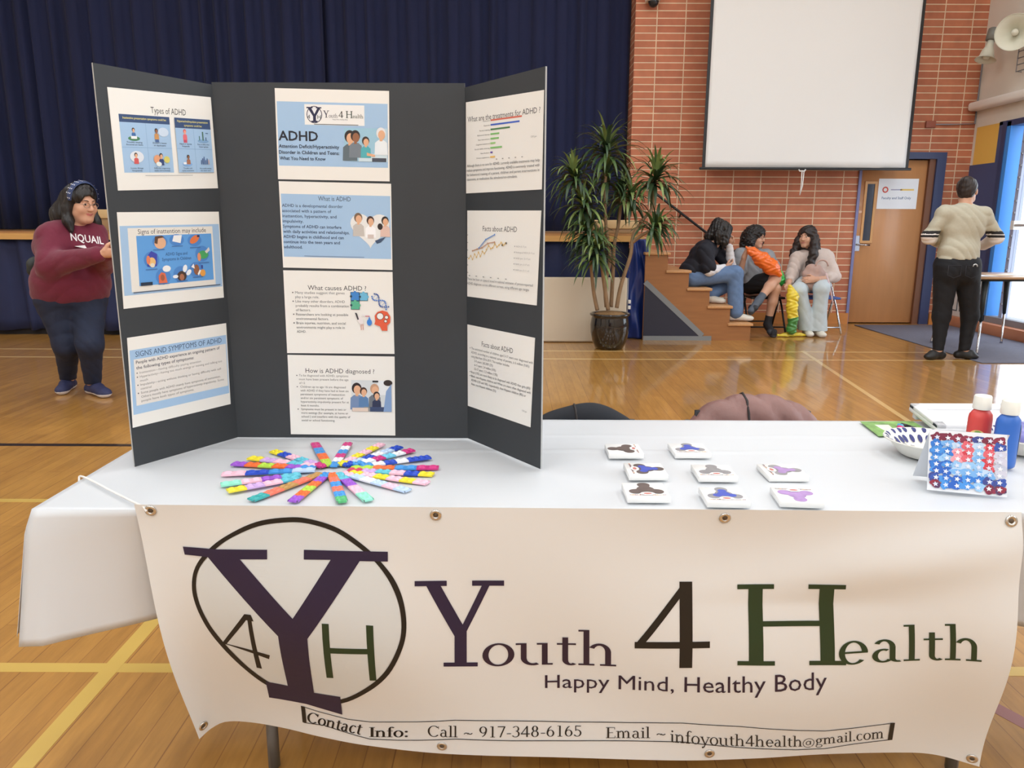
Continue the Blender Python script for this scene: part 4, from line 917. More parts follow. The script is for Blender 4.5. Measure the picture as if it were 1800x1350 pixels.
s = Sheet('L1', 'upper left sheet titled Types of ADHD')
s.T('Types of ADHD', 41, 66.5, 5.6, (60, 60, 60), 0, w=38)
for (x0, x1, ht, lines) in ((8, 60, 6.5, ['Inattentive presentation symptoms could be:']), (65, 106, 9, ['Hyperactive/impulsive presentation', 'symptoms could be:'])):
    s.R(x0, 15, x1, 64, LB); s.R(x0, 64 - ht, x1, 64, (52, 76, 118))
    for i, t in enumerate(lines): s.T(t, (x0 + x1) / 2, 60.3 - i * 3.6, 1.9, (230, 220, 130), 1, w=(x1 - x0) * (.86 if i == 0 else .5), center=True)
    xm = (x0 + x1) / 2; s.R(xm - .2, 15, xm + .2, 64 - ht, (140, 174, 210)); s.R(x0, 36.3, x1, 36.7, (140, 174, 210))
    sy = [44.5, 22.5]
    for r in (0, 1):
        for c in (0, 1):
            x = x0 + (x1 - x0) * (.25 + .5 * c); y = sy[r]; k = (x0 > 50) * 4 + r * 2 + c
            if k == 0: s.E(x, y - .5, 6, 2, (70, 130, 90)); s.person(x, y, 9, SK1, HA, (66, 110, 170)); s.R(x - 3, y - .8, x + 3, y + 1.6, (236, 240, 240))
            elif k == 1: s.E(x + 5, y + 6, 5.5, 4, (206, 222, 240)); s.person(x - 2.5, y - .5, 10, SK2, HA, (206, 150, 90), (70, 100, 150))
            elif k == 2: s.E(x + 1, y + 6, 7, 5, (224, 230, 238)); s.person(x, y, 10, SK1, HA, (210, 90, 90))
            elif k == 3: s.E(x - 4, y + 4, 4, 4, (226, 160, 120)); s.E(x + 6, y + 4, 3.2, 3, (216, 206, 110)); s.person(x, y - 1, 11, SK1, HA, (52, 70, 120)); s.E(x - 3, y, 3, 2, (230, 240, 240))
            elif k == 4: s.person(x, y, 10, (240, 160, 140), (220, 90, 80), (226, 110, 120), (200, 80, 100))
            elif k == 5: s.E(x, y - .5, 6.5, 1.6, (130, 170, 210)); s.R(x - .6, y, x + .8, y + 8, (70, 110, 90)); s.R(x - 4.5, y, x - 3.6, y + 4, (60, 110, 100)); s.R(x + 3, y, x + 4, y + 3, (60, 90, 130)); s.R(x + 3.4, y + 6.5, x + 6.4, y + 7.1, (60, 90, 130))
            elif k == 6: s.E(x, y, 5.5, 1.8, (130, 176, 226)); s.person(x + 1.5, y, 9, SK2, HA, (170, 110, 80)); s.R(x - 4.5, y, x - 1, y + 1.8, (240, 240, 240))
            else:
                for j in range(5): s.R(x - 4.5 + j * 1.7, y, x - 3.6 + j * 1.7, y + 4 + 1.6 * (j % 3), (56, 84, 140))
                s.R(x + 4.2, y, x + 5, y + 4.5, (214, 150, 130))
            cap = ['Trouble staying|focused on tasks', "Doesn't listen|or daydreams", 'Loses things|frequently', 'Difficulty organizing|tasks and activities', 'Fidgets or squirms|frequently', 'Runs or climbs when|inappropriate', 'Trouble with|quiet activities', 'Has trouble waiting|for their turn'][k].split('|')
            for i, t in enumerate(cap): s.T(t, x, y - 4.2 - 2.1 * i, 1.35, (50, 60, 84), 0, center=True, w=min(17, 1.05 * len(t)) * (1 if x0 < 50 else .8))
s.R(28, 12.3, 80, 12.7, (150, 150, 150)); s.done()

s = Sheet('L2', 'middle left sheet titled Signs of inattention may include')
s.R(1.5, 11.5, 109, 73, LB); s.R(9, 14, 101, 71, (232, 228, 220)); s.T('Signs of inattention may include', 19, 65.5, 4.6, (62, 62, 62), 0, w=74)
BB2 = (96, 160, 224); s.R(17, 19, 99, 64, BB2)
s.T('ADHD Signs and', 46, 45, 2.9, (44, 84, 136), 1, w=24); s.T('Symptoms in Children', 42, 40.3, 2.9, (44, 84, 136), 1, w=32)
DB = (78, 136, 206)
for (x, y) in ((41, 58), (59, 59), (79, 58), (31, 42), (87, 45), (42, 26), (61, 27), (79, 30)): s.E(x, y, 8, 7.5 if y < 56 else 5.5, DB)
s.E(41, 57, 6.2, 5.5, SK1); s.G([(35, 57), (36, 63), (43, 63.5), (46, 62), (39, 61), (38, 56)], (96, 66, 46)); s.G([(54, 58), (63, 56), (65, 63.5), (56, 63.5)], (240, 240, 240))
s.E(79, 59, 6, 3.2, (226, 120, 66), 30); s.R(82, 61, 85, 63, (60, 50, 80))
s.G([(26, 36), (36, 36), (37, 47), (31, 50), (27, 46)], (60, 70, 170)); s.E(31, 40, 4, 4.2, (236, 190, 120)); s.E(27.5, 42, 2, 4, (226, 130, 90)); s.E(31.5, 37, 2.4, 2, (230, 220, 200))
s.E(88, 44, 6, 4, (72, 164, 96)); s.E(83, 42, 2, 4, (226, 150, 110)); s.G([(90, 47), (95, 51), (96, 48), (92, 45)], (220, 214, 206))
s.E(46, 33, 4.4, 3, (240, 240, 240)); s.G([(37, 20), (46, 20), (44, 29), (40, 30), (37, 27)], (222, 110, 76)); s.E(41, 25, 2.2, 3, (166, 92, 66))
s.E(62, 25, 5.2, 4.8, (70, 52, 44)); s.E(62, 24, 2.6, 3.2, (170, 110, 80)); s.E(55, 25, 3, 1.6, (236, 240, 244)); s.E(66, 32, 2.4, 3.6, (236, 240, 244), -20); s.E(70, 28, 2.2, 3.4, (236, 240, 244), -50)
s.E(79, 30, 3.2, 5, (150, 96, 66)); s.E(86, 26.5, 3.2, 3.4, (230, 160, 70)); s.G([(73, 33), (77, 31), (76, 36)], (240, 240, 240)); s.R(84.5, 31, 86.5, 34, (60, 70, 150)); s.G([(81, 24), (84, 29), (82.5, 30), (80, 26)], (240, 240, 236))
for (x, y) in ((39, 50.5), (59, 53), (79, 51), (30, 33), (88, 36), (42, 18.8), (62, 20.3), (80, 22.5)): s.R(x - 6, y, x + 6, y + .7, (70, 112, 170))
s.R(18, 19, 30, 22, (32, 48, 70)); s.R(10, 13.2, 106, 14.0, (70, 80, 100)); s.done()

s = Sheet('L3', 'lower left sheet titled Signs and symptoms of ADHD')
s.R(1.5, 12, 109, 73, LB); s.R(5, 20, 108, 64, (230, 226, 220)); s.T('SIGNS AND SYMPTOMS OF ADHD', 7, 66, 5.4, (66, 88, 124), 0, w=96)
s.T('People with ADHD experience an ongoing pattern of', 7, 59.5, 3.1, (70, 72, 84), 1, w=93); s.T('the following types of symptoms:', 7, 54.3, 3.1, (70, 72, 84), 1, w=62)
for i, t in enumerate(['Inattention—having difficulty paying attention', 'Hyperactivity—having too much energy or moving and talking too', 'much', 'Impulsivity—acting without thinking or having difficulty with self-', 'control', 'Some people with ADHD mainly have symptoms of inattention.', 'Others mostly have symptoms of hyperactivity-impulsivity. Some', 'people have both types of symptoms.']):
    y = 49.8 - i * 3.85; s.T(t, 10, y, 2.3, (156, 154, 152), 0, w=[67, 92, 8, 91, 11, 89, 93, 57][i])
    if i in (0, 1, 3, 5): s.E(7.5, y + 1, .6, .6, GR)
s.done()

s = Sheet('R1', 'upper right sheet titled What are the treatments for ADHD with a bar chart')
s.T('What are the treatments for ADHD ?', 3, 66.5, 5.2, (64, 64, 68), 0, w=103)
for i, (w, c) in enumerate(((44, (214, 110, 90)), (41, (66, 100, 200)), (28, (80, 128, 80)), (13, (130, 194, 112)), (12.5, (130, 194, 112)), (7.5, (150, 204, 124)), (17, (130, 194, 112)), (3.6, (110, 84, 170)), (7, (236, 190, 100)))):
    y = 64.8 - i * 4.15; s.R(38.5, y, 38.5 + w, y + 1.5, c); t = ['Medication', 'Classroom', 'Parent training', 'Behavioral therapy', 'Peer intervention', 'Cognitive behavioral', 'Social skills training', 'Neurofeedback', 'Dietary supplements'][i]
    s.T(t, 37.5 - len(t) * 1.05, y + .1, 1.3, (120, 120, 120), 0, w=len(t) * 1.05)
for k in range(5): s.R(47 + k * 9, 29.6, 49 + k * 9, 30.3, (150, 150, 150))
s.T('CDC.gov', 95, 46, 1.5, (140, 140, 140))
for i, t in enumerate(['Although there is no cure for ADHD, currently available treatments may help', 'reduce symptoms and improve functioning. ADHD is commonly treated with', 'for behavioral training of a parent, children and parent interventions in', 'classrooms, or medications like stimulants/non-stimulants.']): s.T(t, 2, 24.8 - i * 4.3, 2.5, (88, 88, 92), 0, w=[105, 105, 105, 76][i])
s.done()

s = Sheet('R2', 'middle right sheet titled Facts about ADHD with a line chart')
s.T('Facts about ADHD', 26, 65.5, 5.2, (64, 64, 68), 0, w=52)
def poly(pp, c, w=.45):
    for a, b in zip(pp[:-1], pp[1:]):
        dx, dy = b[0] - a[0], b[1] - a[1]; L = math.hypot(dx, dy); nx, ny = -dy / L * w, dx / L * w
        s.G([(a[0] - nx, a[1] - ny), (b[0] - nx, b[1] - ny), (b[0] + nx, b[1] + ny), (a[0] + nx, a[1] + ny)], c)
    for a in pp: s.E(a[0], a[1], .9, .9, c, n=8)
yy = [38, 41, 37.5, 43, 40, 45, 41, 46, 44, 48, 52, 49, 50, 54, 51, 53, 55.5, 53, 55]
poly([(3 + i * 3.3, y) for i, y in enumerate(yy)], (226, 190, 110), .35)
poly([(10, 46), (18, 48), (26, 49.5), (35, 54), (46, 55.5)], (196, 150, 120)); poly([(21, 49), (32, 57.5), (46, 62.5)], (90, 140, 206)); s.E(58, 53, 1, 1, (90, 80, 60)); s.E(64, 55, 1, 1, (60, 60, 60))
for k in range(6): s.R(1.5, 24 + k * 7.4, 3, 24.6 + k * 7.4, (120, 120, 120)); s.R(4 + k * 12, 21, 6.5 + k * 12, 21.8, (140, 140, 140))
for k, t in enumerate(['NSCH (5-17 yr)', 'Redesigned NSCH (3-17 yr)', 'NHIS (yrs, 12-17 yr)', 'NHIS (yrs, 5-17 yr)', 'NHIS (yrs, 5-11 yr)']): s.E(77, 52.5 - k * 5.4, .6, .6, (140, 140, 140), n=8); s.T(t, 79, 51.8 - k * 5.4, 1.5, (150, 150, 150), 0, w=len(t) * 1.05)
s.T('There has been an upward trend in national estimates of parent-reported', 2, 17, 2.5, (88, 88, 92), 0, w=103); s.T('ADHD diagnoses across different surveys, using different age ranges', 2, 12.6, 2.5, (88, 88, 92), 0, w=98); s.done()

s = Sheet('R3', 'lower right sheet titled Facts about ADHD in small text')
s.T('Facts about ADHD', 26, 66, 5.2, (64, 64, 68), 0, w=52)
for i, t in enumerate(['The estimated number of children aged 3-17 years ever diagnosed with', 'ADHD, according to a national survey of parents, is 6 million (9.8%)', 'using data from 2016-2019. This number includes', '3-5 years: 265,000 (2%)', '6-11 years: 2.4 million (10%)', '12-17 years: 3.3 million (13%)', 'Boys (13%) are more likely to be diagnosed with ADHD than girls (6%)', 'Black, non-Hispanic children and White are more often diagnosed with', 'ADHD (12% and 10%, respectively), than Hispanic children (8%) or', 'Asian, non-Hispanic children (3%)']):
    y = 60.5 - i * 4.1; s.T(t, 7 if i not in (3, 4, 5) else 13, y, 2.5, (96, 96, 100), 0, w=[102, 97, 66, 33, 38, 41, 100, 101, 94, 45][i])
    if i in (0, 6, 7): s.E(5, y + 1.1, .6, .6, GR)
s.T('CDC.gov', 96, 13, 1.5, (150, 150, 150)); s.done()
# ------------------------------------------------------------------ pop bracelets fanned out on the cloth
PAL = dict(mag=(206, 52, 130), blu=(66, 150, 222), org=(240, 112, 52), lim=(182, 220, 72), wht=(240, 242, 248), yel=(238, 222, 52), pnk=(250, 196, 214), roy=(40, 78, 196), cya=(98, 194, 214), lil=(206, 172, 226), pur=(158, 88, 206), red=(206, 62, 96), mnt=(150, 232, 206), ice=(190, 214, 244), tea=(56, 168, 168), cor=(240, 122, 98), grn=(88, 186, 120), oli=(190, 146, 84), sky=(120, 206, 236))
CN = dict(mag='magenta', blu='sky blue', org='orange', lim='lime', wht='white', yel='yellow', pnk='pale pink', roy='royal blue', cya='cyan', lil='lilac', pur='purple', red='raspberry', mnt='mint', ice='icy blue', tea='teal', cor='coral', grn='green', oli='olive', sky='light blue')
STRIPS = [((890, 250), (790, 85), 'mag blu org lim'), ((928, 255), (1032, 85), 'mag wht blu mag wht blu'), ((965, 245), (1272, 92), 'pnk yel pnk yel pnk yel'), ((1000, 250), (1405, 112), 'roy ice wht roy ice roy'),
 ((1062, 243), (1496, 135), 'mag wht sky mag wht blu'), ((1120, 252), (1620, 187), 'roy roy wht roy wht blu'), ((1050, 266), (1682, 263), 'mag blu org lim'), ((1030, 280), (1645, 313), 'yel roy pnk cya lil red'),
 ((1040, 297), (1606, 375), 'pnk yel pnk yel pnk yel'), ((985, 300), (1462, 430), 'ice pnk ice wht ice pnk'), ((958, 303), (1180, 500), 'mnt pnk pur cya'), ((915, 305), (990, 512), 'grn blu cor blu cor org'),
 ((885, 303), (632, 508), 'pur org lim org pur blu'), ((840, 305), (332, 497), 'tea cor oli cor oli'), ((676, 336), (162, 432), 'yel lil pnk cya'), ((690, 312), (115, 387), 'mnt pnk pur cya'),
 ((795, 278), (125, 310), 'pnk roy blu ice'), ((790, 266), (202, 234), 'pur org lim org pur blu'), ((800, 252), (322, 192), 'yel lil pnk cya pnk'), ((862, 256), (490, 143), 'yel roy pnk cya lil mag')]
DIRS = ['pointing straight to the board, left of the pair', 'pointing to the board, right of the pair', 'pointing up right to the board, palest one there', 'third from the board on the right side', 'pointing right, fourth from the board',
        'pointing right, with mostly royal blue', 'pointing straight right across the fan', 'pointing right just below the magenta-ended one', 'pointing right, lower pink and yellow one', 'pointing to lower right, marbled blue and pink',
        'pointing to the front edge, mint-ended, right', 'pointing to the front edge, green-ended', 'pointing to the front edge, purple-ended', 'pointing lower left, teal-ended', 'pointing left, lower yellow-ended one',
        'pointing left, mint-ended', 'pointing left, pale pink then royal blue', 'pointing left, purple-ended', 'pointing left, upper yellow-ended one with lilac', 'pointing to upper left, yellow then royal blue']
def strip(a, b, cols, label):
    d = b - a; L = d.length; L2 = L; d.normalize(); sd = Vector((-d.y, d.x, 0)); W = .0104; b = a + d * L2
    nx, ny = 84, 8; n = len(cols); mb = MB(); z0 = TZ + .0012
    def hgt(u, v):
        px_ = u * n * 2; py_ = v * 2; fx, fy = px_ % 1 - .5, py_ % 1 - .5
        r2 = (fx * fx + fy * fy) / .13
        return 0.0035 + .0030 * math.sqrt(max(0, 1 - r2))
    for seg in range(n):
        u0, u1 = seg / n, (seg + 1) / n; k = max(6, nx // n)
        def fn(s, t):
            u = lerp(u0, u1, s); w = W * (1 - .25 * max(0, (.06 - min(u, 1 - u)) / .06))
            p = b.lerp(a, u) + sd * (t * 2 - 1) * w; return (p.x, p.y, z0 + hgt(u, t) * (1 if .01 < t < .99 else .9))
        mb.grid(fn, k * 2, 14, mat('silicone_' + cols[seg], PAL[cols[seg]], .4, sheen=.0))
        for t in (0, 1):
            e = [b.lerp(a, u) + sd * (t * 2 - 1) * W for u in (u0, u1)]
            mb.add([(e[0].x, e[0].y, z0), (e[1].x, e[1].y, z0), (e[1].x, e[1].y, z0 + .0035), (e[0].x, e[0].y, z0 + .0035)], [(0, 1, 2, 3)], mat('silicone_' + cols[seg], PAL[cols[seg]], .4))
    for q, c in ((b, cols[0]), (a, cols[-1])):
        e = [q - sd * W * .76, q + sd * W * .76]; mb.add([(e[0].x, e[0].y, z0), (e[1].x, e[1].y, z0), (e[1].x, e[1].y, z0 + .0038), (e[0].x, e[0].y, z0 + .0038)], [(0, 1, 2, 3)], mat('silicone_' + c, PAL[c], .4))
    return tag(mb.build('bubble_strip'), label, 'toy strip', 'bubble strips fanned out on the tablecloth')
for i, (a, b, c) in enumerate(STRIPS):
    cols = c.split(); A = atZ(360 + a[0] / 4.09, 760 + a[1] / 4.09, TZ); B = atZ(360 + b[0] / 4.09, 760 + b[1] / 4.09, TZ)
    cs = []
    for q in cols[:2]: cs.append(CN[q])
    strip(A, B, cols, 'rubber bubble strip ' + DIRS[i])

# ------------------------------------------------------------------ boxed fidget spinners
M_CARD = mat('white_carton', (240, 240, 238), .5); SPC = dict(b=(104, 92, 88), u=(72, 92, 190), g=(150, 148, 150), p=(176, 142, 196))
BOXES = [((125, 190), (375, 190), (80, 100), 'b', 'b', 90, 'brown spinner lying sideways, back left box by the board'), ((600, 188), (860, 188), (556, 95), 'u', 'g', 0, 'blue and grey spinner, back row right of the brown one'),
 ((270, 346), (550, 346), (210, 236), 'u', 'b', -90, 'blue and brown spinner lying sideways, middle row left'), ((770, 357), (1052, 360), (714, 246), 'g', 'g', 0, 'plain grey spinner, in the middle of the group'),
 ((1275, 355), (1562, 356), (1200, 246), 'p', 'g', -90, 'lilac and grey spinner lying sideways, middle row right'), ((258, 508), (568, 509), (214, 392), 'b', 'b', 0, 'brown spinner upright, front row left near table edge'),
 ((830, 541), (1143, 546), (777, 402), 'u', 'g', 0, 'blue and grey spinner upright, front row centre'), ((1355, 538), (1672, 549), (1295, 412), 'p', 'p', 180, 'all lilac spinner upside down, front row right')]
for (fl, fr, bl, c1, c2, rot, lab) in BOXES:
    f = lambda q: atZ(1040 + q[0] / 4.09, 760 + q[1] / 4.09, TZ + .001)
    A, B = f(fl), f(fr); ex = (B - A); W = ex.length; ex.normalize(); ey = Vector((-ex.y, ex.x, 0)); D = W * 1.0; Hh = .0115
    C0 = A + ex * W / 2 + ey * D / 2
    t = thing('fidget_spinner_box', 'small white box printed with ' + lab, 'toy box', tuple(C0), 'boxed fidget spinners on the tablecloth')
    M = Matrix((ex.to_4d() , ey.to_4d(), Vector((0, 0, 1, 0)), (0, 0, 0, 0))).transposed().to_3x3() if False else Matrix((ex, ey, Vector((0, 0, 1)))).transposed().to_4x4(); M.translation = C0
    mb = MB(); mb.bbox((-W / 2, -D / 2, .0), (W / 2, D / 2, Hh), M_CARD, .0005, 1, M); mb.build('carton', t)
    # spinner: three lobes and a hub
    R_ = Matrix.Rotation(math.radians(rot), 4, 'Z'); mb = MB(); pts = []
    for k in range(72):
        a = 2 * PI * k / 72; r = .21
        for j_ in range(3):
            t_ = a - PI / 2 - j_ * 2 * PI / 3; s_ = .30 * math.sin(t_)
            if math.cos(t_) > 0 and abs(s_) < .155: r = max(r, .30 * math.cos(t_) + math.sqrt(.155 ** 2 - s_ * s_))
        r *= W; pts.append(Vector((r * math.cos(a), r * math.sin(a) + W * .0, 0)))
    bm = bmesh.new(); vs = [bm.verts.new(M @ (R_ @ (p + Vector((0, .03 * W, Hh + .0006))))) for p in pts]; tri(bm, bm.faces.new(vs)); mb.bm(bm, mat('spinner_' + c2, SPC[c2], .4, noise=.25, nscale=60))
    bm = bmesh.new(); q = [p * .62 + (p.normalized() * W * .02) for p in pts]; vs = [bm.verts.new(M @ (R_ @ (p + Vector((0, .03 * W, Hh + .0009))))) for p in q]; tri(bm, bm.faces.new(vs)); mb.bm(bm, mat('spinner_' + c1, SPC[c1], .4, noise=.25, nscale=60))
    mb.build('spinner_picture', t)
    mb = MB(); M_LOGO = flat(140, 70, 70)
    rr = random.Random(int(W * 1e6)); yb = -.38 * W
    for k in range(22):
        x = (-.43 + .86 * k / 22) * W; h = W * rr.uniform(.02, .05); mb.add([M @ (R_ @ Vector(p)) for p in ((x, yb, Hh + .001), (x + W * .026, yb, Hh + .001), (x + W * .026, yb + h, Hh + .001), (x, yb + h, Hh + .001))], [(0, 1, 2, 3)], rr.choice((M_LOGO, M_LOGO, flat(70, 50, 56), flat(226, 160, 70))))
    mb.add([M @ (R_ @ Vector((.17 * W * math.cos(a * PI / 12), -.28 * W + .11 * W * math.sin(a * PI / 12), Hh + .0012))) for a in range(24)], [tuple(range(24))], flat(244, 242, 240))
    mb.add([M @ (R_ @ Vector((.10 * W * math.cos(a * PI / 8), -.28 * W + .05 * W * math.sin(a * PI / 8), Hh + .0014))) for a in range(16)], [tuple(range(16))], flat(196, 120, 110))
    mb.build('logo_print', t)

# ------------------------------------------------------------------ craft things at the right end of the table
def c2(x, y, z=TZ): return atZ(1480 + x / 5.625, 680 + y / 5.625, z)
q = [c2(176, 350), c2(700, 347), c2(900, 470), c2(362, 496)]
mb = MB(); mb.add([p + Vector((0, 0, .0022)) for p in q], [(3, 2, 1, 0)], mat('leafy_print', (128, 172, 96), .4, noise=.9, nscale=45))
mb.add([q[0].lerp(q[1], .25) * .75 + q[3] * .25 + Vector((0, 0, .0024)), q[0].lerp(q[1], .6) * .75 + q[3] * .25 + Vector((0, 0, .0024)), q[3].lerp(q[2], .5) * .8 + q[0] * .2 + Vector((0, 0, .0024)), q[3].lerp(q[2], .3) * .8 + q[0] * .2 + Vector((0, 0, .0024))], [(3, 2, 1, 0)], mat('flyer_pale', (226, 226, 214), .4, noise=.15, nscale=70))
tag(solid(mb.build('flyer'), .0004), 'green and white leafy flyer lying at the far table edge behind the paper bowl', 'flyer')
def pen(a, b, r, body, tip, label):
    t = thing('marker_pen', label, 'pen', tuple(a), 'pens on the green flyer'); d = (b - a).normalized()
    mb = MB(); mb.tube([a, a + (b - a) * .68], r, flat(*body, .35), 14); mb.build('barrel', t)
    mb = MB(); mb.tube([a + (b - a) * .68, a + (b - a) * .98, b], [r * 1.1, r * 1.05, r * .8], flat(*tip, .35), 14); mb.build('cap', t)
zz = TZ + .0095
pen(c2(690, 452, zz), c2(560, 402, zz), .0065, (226, 56, 120), (216, 60, 128), 'bright pink marker pen lying on the green flyer')
pen(c2(775, 425, zz), c2(585, 372, zz), .0045, (40, 40, 46), (20, 20, 24), 'slim black pen lying on the green flyer')
pen(c2(660, 395, zz - .002), c2(548, 380, zz - .002), .005, (110, 196, 226), (60, 160, 200), 'light blue pen lying behind the pink marker')
# white tray with raised rim
M_TRAY = mat('white_plastic', (236, 236, 238), .35)
t = thing('shallow_tray', 'white shallow tray with raised rim lying behind the paint bottles', 'tray', tuple(c2(1200, 380)))
f0, f1 = c2(880, 410) , c2(1650, 430); b0 = c2(815, 345); w_ = .26
Mf = Matrix.Translation((1.075, 1.85, TZ + .003)) @ Matrix.Rotation(math.radians(9), 4, 'X')
mb = MB(); mb.bbox((0, 0, 0), (w_, .145, .012), M_TRAY, .003, 2, Mf)
mb.build('tray_base', t)
mb = MB()
for (a, b) in (((0, 0), (w_, .025)), ((0, .12), (w_, .145)), ((0, 0), (.025, .145)), ((w_ - .025, 0), (w_, .145))): mb.bbox((a[0], a[1], .010), (b[0], b[1], .022), M_TRAY, .003, 2, Mf)
mb.build('tray_rim', t)
mb = MB(); mb.bbox((.01, .12, -.018), (w_ - .01, .14, -.0), M_TRAY, .003, 2, Mf); mb.build('stand', t)
# paper bowls
M_BOWL = mat('white_paper_bowl', (236, 234, 226), .45); M_BLUEP = flat(52, 56, 116)
def bowl(c, R, label, seed):
    t = thing('paper_bowl', label, 'bowl', tuple(c), 'patterned paper bowls'); Hb = .033
    prof = [(.001, 0), (R * .60, 0), (R * .64, .003), (R * .84, Hb * .8), (R * .92, Hb), (R, Hb + .003), (R * .985, Hb + .006), (R * .90, Hb + .003), (R * .82, Hb * .8), (R * .62, .006), (.001, .005)]
    mb = MB(); mb.lathe(prof, (c.x, c.y, TZ + .002), M_BOWL, 48); mb.build('bowl_body', t)
    r = random.Random(seed); mb = MB()
    def on(rad, a, o=.0012):
        # point on the inner wall / rim
        pr_ = [(R * .60, .0065), (R * .82, Hb * .8), (R * .90, Hb + .003), (R * .985, Hb + .006)]
        for (r0, h0), (r1, h1) in zip(pr_[:-1], pr_[1:]):
            if rad <= r1: f = (rad - r0) / (r1 - r0); h = h0 + (h1 - h0) * f; break
        else: h = pr_[-1][1]
        return (c.x + rad * math.cos(a), c.y + rad * math.sin(a), TZ + .002 + h + o)
    for k in range(26):
        a = 2 * PI * k / 26 + r.uniform(-.05, .05)
        for (ra, la, wa) in ((R * .72, R * .085, .075), (R * .90, R * .06, .06)):
            a2 = a + (.12 if ra < R * .8 else 0); pts = []
            for j in range(10):
                th = 2 * PI * j / 10; pts.append(on(ra + la * math.cos(th), a2 + wa * math.sin(th) + .25 * la / R * math.cos(th)))
            mb.add(pts, [tuple(range(10))], M_BLUEP)
    mb.build('leaf_pattern', t); return t
b1 = c2(842, 675); bowl(b1, .096, 'paper bowl with navy leaf pattern behind the star card', 1)
b2 = c2(1840, 640); bowl(b2, .095, 'paper bowl with navy leaf pattern at the right edge beside the blue bottle', 2)
mb = MB(); mb.lathe([(.001, 0), (.05, .004), (.062, .028), (.05, .05), (.001, .058)], (b2.x - .01, b2.y, TZ + .012), mat('purple_bag', (140, 140, 206), .25, noise=.4, nscale=25), 24)
tag(mb.build('plastic_bag'), 'crumpled pale purple plastic bag of craft bits inside the right paper bowl', 'bag')
# paint bottles
def bottle(c, col, R, Hh, label, apple):
    t = thing('paint_bottle', label, 'bottle', tuple(c), 'paint bottles'); m = flat(*col, .35)
    mb = MB(); S = Matrix.Diagonal((1, .72, 1)); mb.lathe([(R * .8, 0), (R * .97, .004), (R, .012), (R, Hh - .018), (R * .95, Hh - .008), (R * .72, Hh), (.014, Hh + .004), (.013, Hh + .01)], (c.x, c.y, TZ + .002), m, 40, M=S); mb.build('bottle_body', t)
    mb = MB(); mb.lathe([(.0175, Hh + .004), (.0185, Hh + .006), (.0175, Hh + .032), (.016, Hh + .0345), (.001, Hh + .035)], (c.x, c.y, TZ + .002), mat('white_cap', (238, 236, 226), .45), 32); mb.build('cap', t)
    def wrap(x, z, o=.0012):
        a = x / R; return (c.x + (R + o) * math.sin(a), c.y - (R * .72 + o) * math.cos(a), TZ + .002 + z)
    mb = MB()
    if apple:
        def ell(cx_, cz_, rx, rz, mm, o): mb.add([wrap(cx_ + rx * math.cos(k * PI / 12), cz_ + rz * math.sin(k * PI / 12), o) for k in range(24)], [tuple(range(24))], mm)
        ell(-.014, Hh - .060, .019, .020, flat(240, 206, 140), .0012); ell(-.015, Hh - .062, .014, .0145, flat(206, 40, 44), .0016); ell(-.013, Hh - .045, .006, .003, flat(120, 160, 70), .002)
    else:
        def strip_(x0, x1, z0, z1, mm, o): mb.grid(lambda u, v: wrap(lerp(x0, x1, u), lerp(z0, z1, v), o), 6, 1, mm)
        strip_(R * .95, R * 1.45, .03, Hh - .02, flat(232, 232, 230), .0012); strip_(R * 1.0, R * 1.3, Hh - .055, Hh - .026, flat(40, 42, 50), .0018)
    mb.build('label', t)
bt = atZ(1761, 823, TZ); bottle(bt, (48, 104, 190), .0255, .116, 'blue paint bottle with white cap, right of the red one', False)
rt = Vector((bt.x - .042 + .0, bt.y + .045, TZ)); rt.x = atY(1720, 760, rt.y).x; bottle(rt, (206, 70, 66), .0255, .116, 'red paint bottle with apple label and white cap', True)
# painted tent card
BLq, BRq = c2(838, 1032), c2(1632, 1108); ex = (BRq - BLq); Wc = ex.length; ex.normalize(); ey = Vector((-ex.y, ex.x, 0)); Hc = .114
tc_ = thing('painted_card', 'folded white card painted with blue and red stars standing at the right table end', 'card', tuple(BLq))
lean = ey * .040 + Vector((0, 0, Hc)); back = ey * .085
def cp(u, v, o=0.): 
    p = BLq + Vector((0, 0, .003)) + ex * (u * Wc - .0) + lean * v + (ey * -1 + Vector((0, 0, .3))) * o; return tuple(p)
M_CARDW = mat('watercolour_card', (228, 232, 238), .6)
mb = MB(); mb.grid(lambda u, v: cp(u * (1 - .02 * v), v), 2, 2, M_CARDW); mb.build('front_panel', tc_); solid(bpy.context.scene.objects[-1] if False else tc_.children[-1] if tc_.children else None, .0006) if False else None
mb = MB()
def bp_(u, v): p = BLq + Vector((0, 0, .003)) + ex * (u * Wc + .002) + lean * v * 1.0 + (ey * .085) * (1 - v) - ex * .012 * (1 - v) + ey * .002; return tuple(p)
mb.grid(bp_, 2, 2, M_CARDW); mb.build('back_panel', tc_)
r = random.Random(12); mb = MB(); oo_ = .0006
def blob(u, v, ru, rv, c, o):
    pts = []; ph = r.uniform(0, 6)
    for k in range(18):
        a = 2 * PI * k / 18; f = 1 + .16 * math.sin(3 * a + ph) + .1 * math.sin(5 * a + 2 * ph); pts.append(cp(min(.985, max(.012, u + ru * f * math.cos(a))), min(.97, max(.01, v + rv * f * math.sin(a))), o))
    mb.add(pts, [tuple(range(18))], flat(*c))
NXs, NYs = 7, 8
cmap = ["mmmmnmm", "bllrlrn", "bbprlrw", "blprlrw", "bblllrw", "bbllllw", "nbbbbnn", "dbbblmd"]
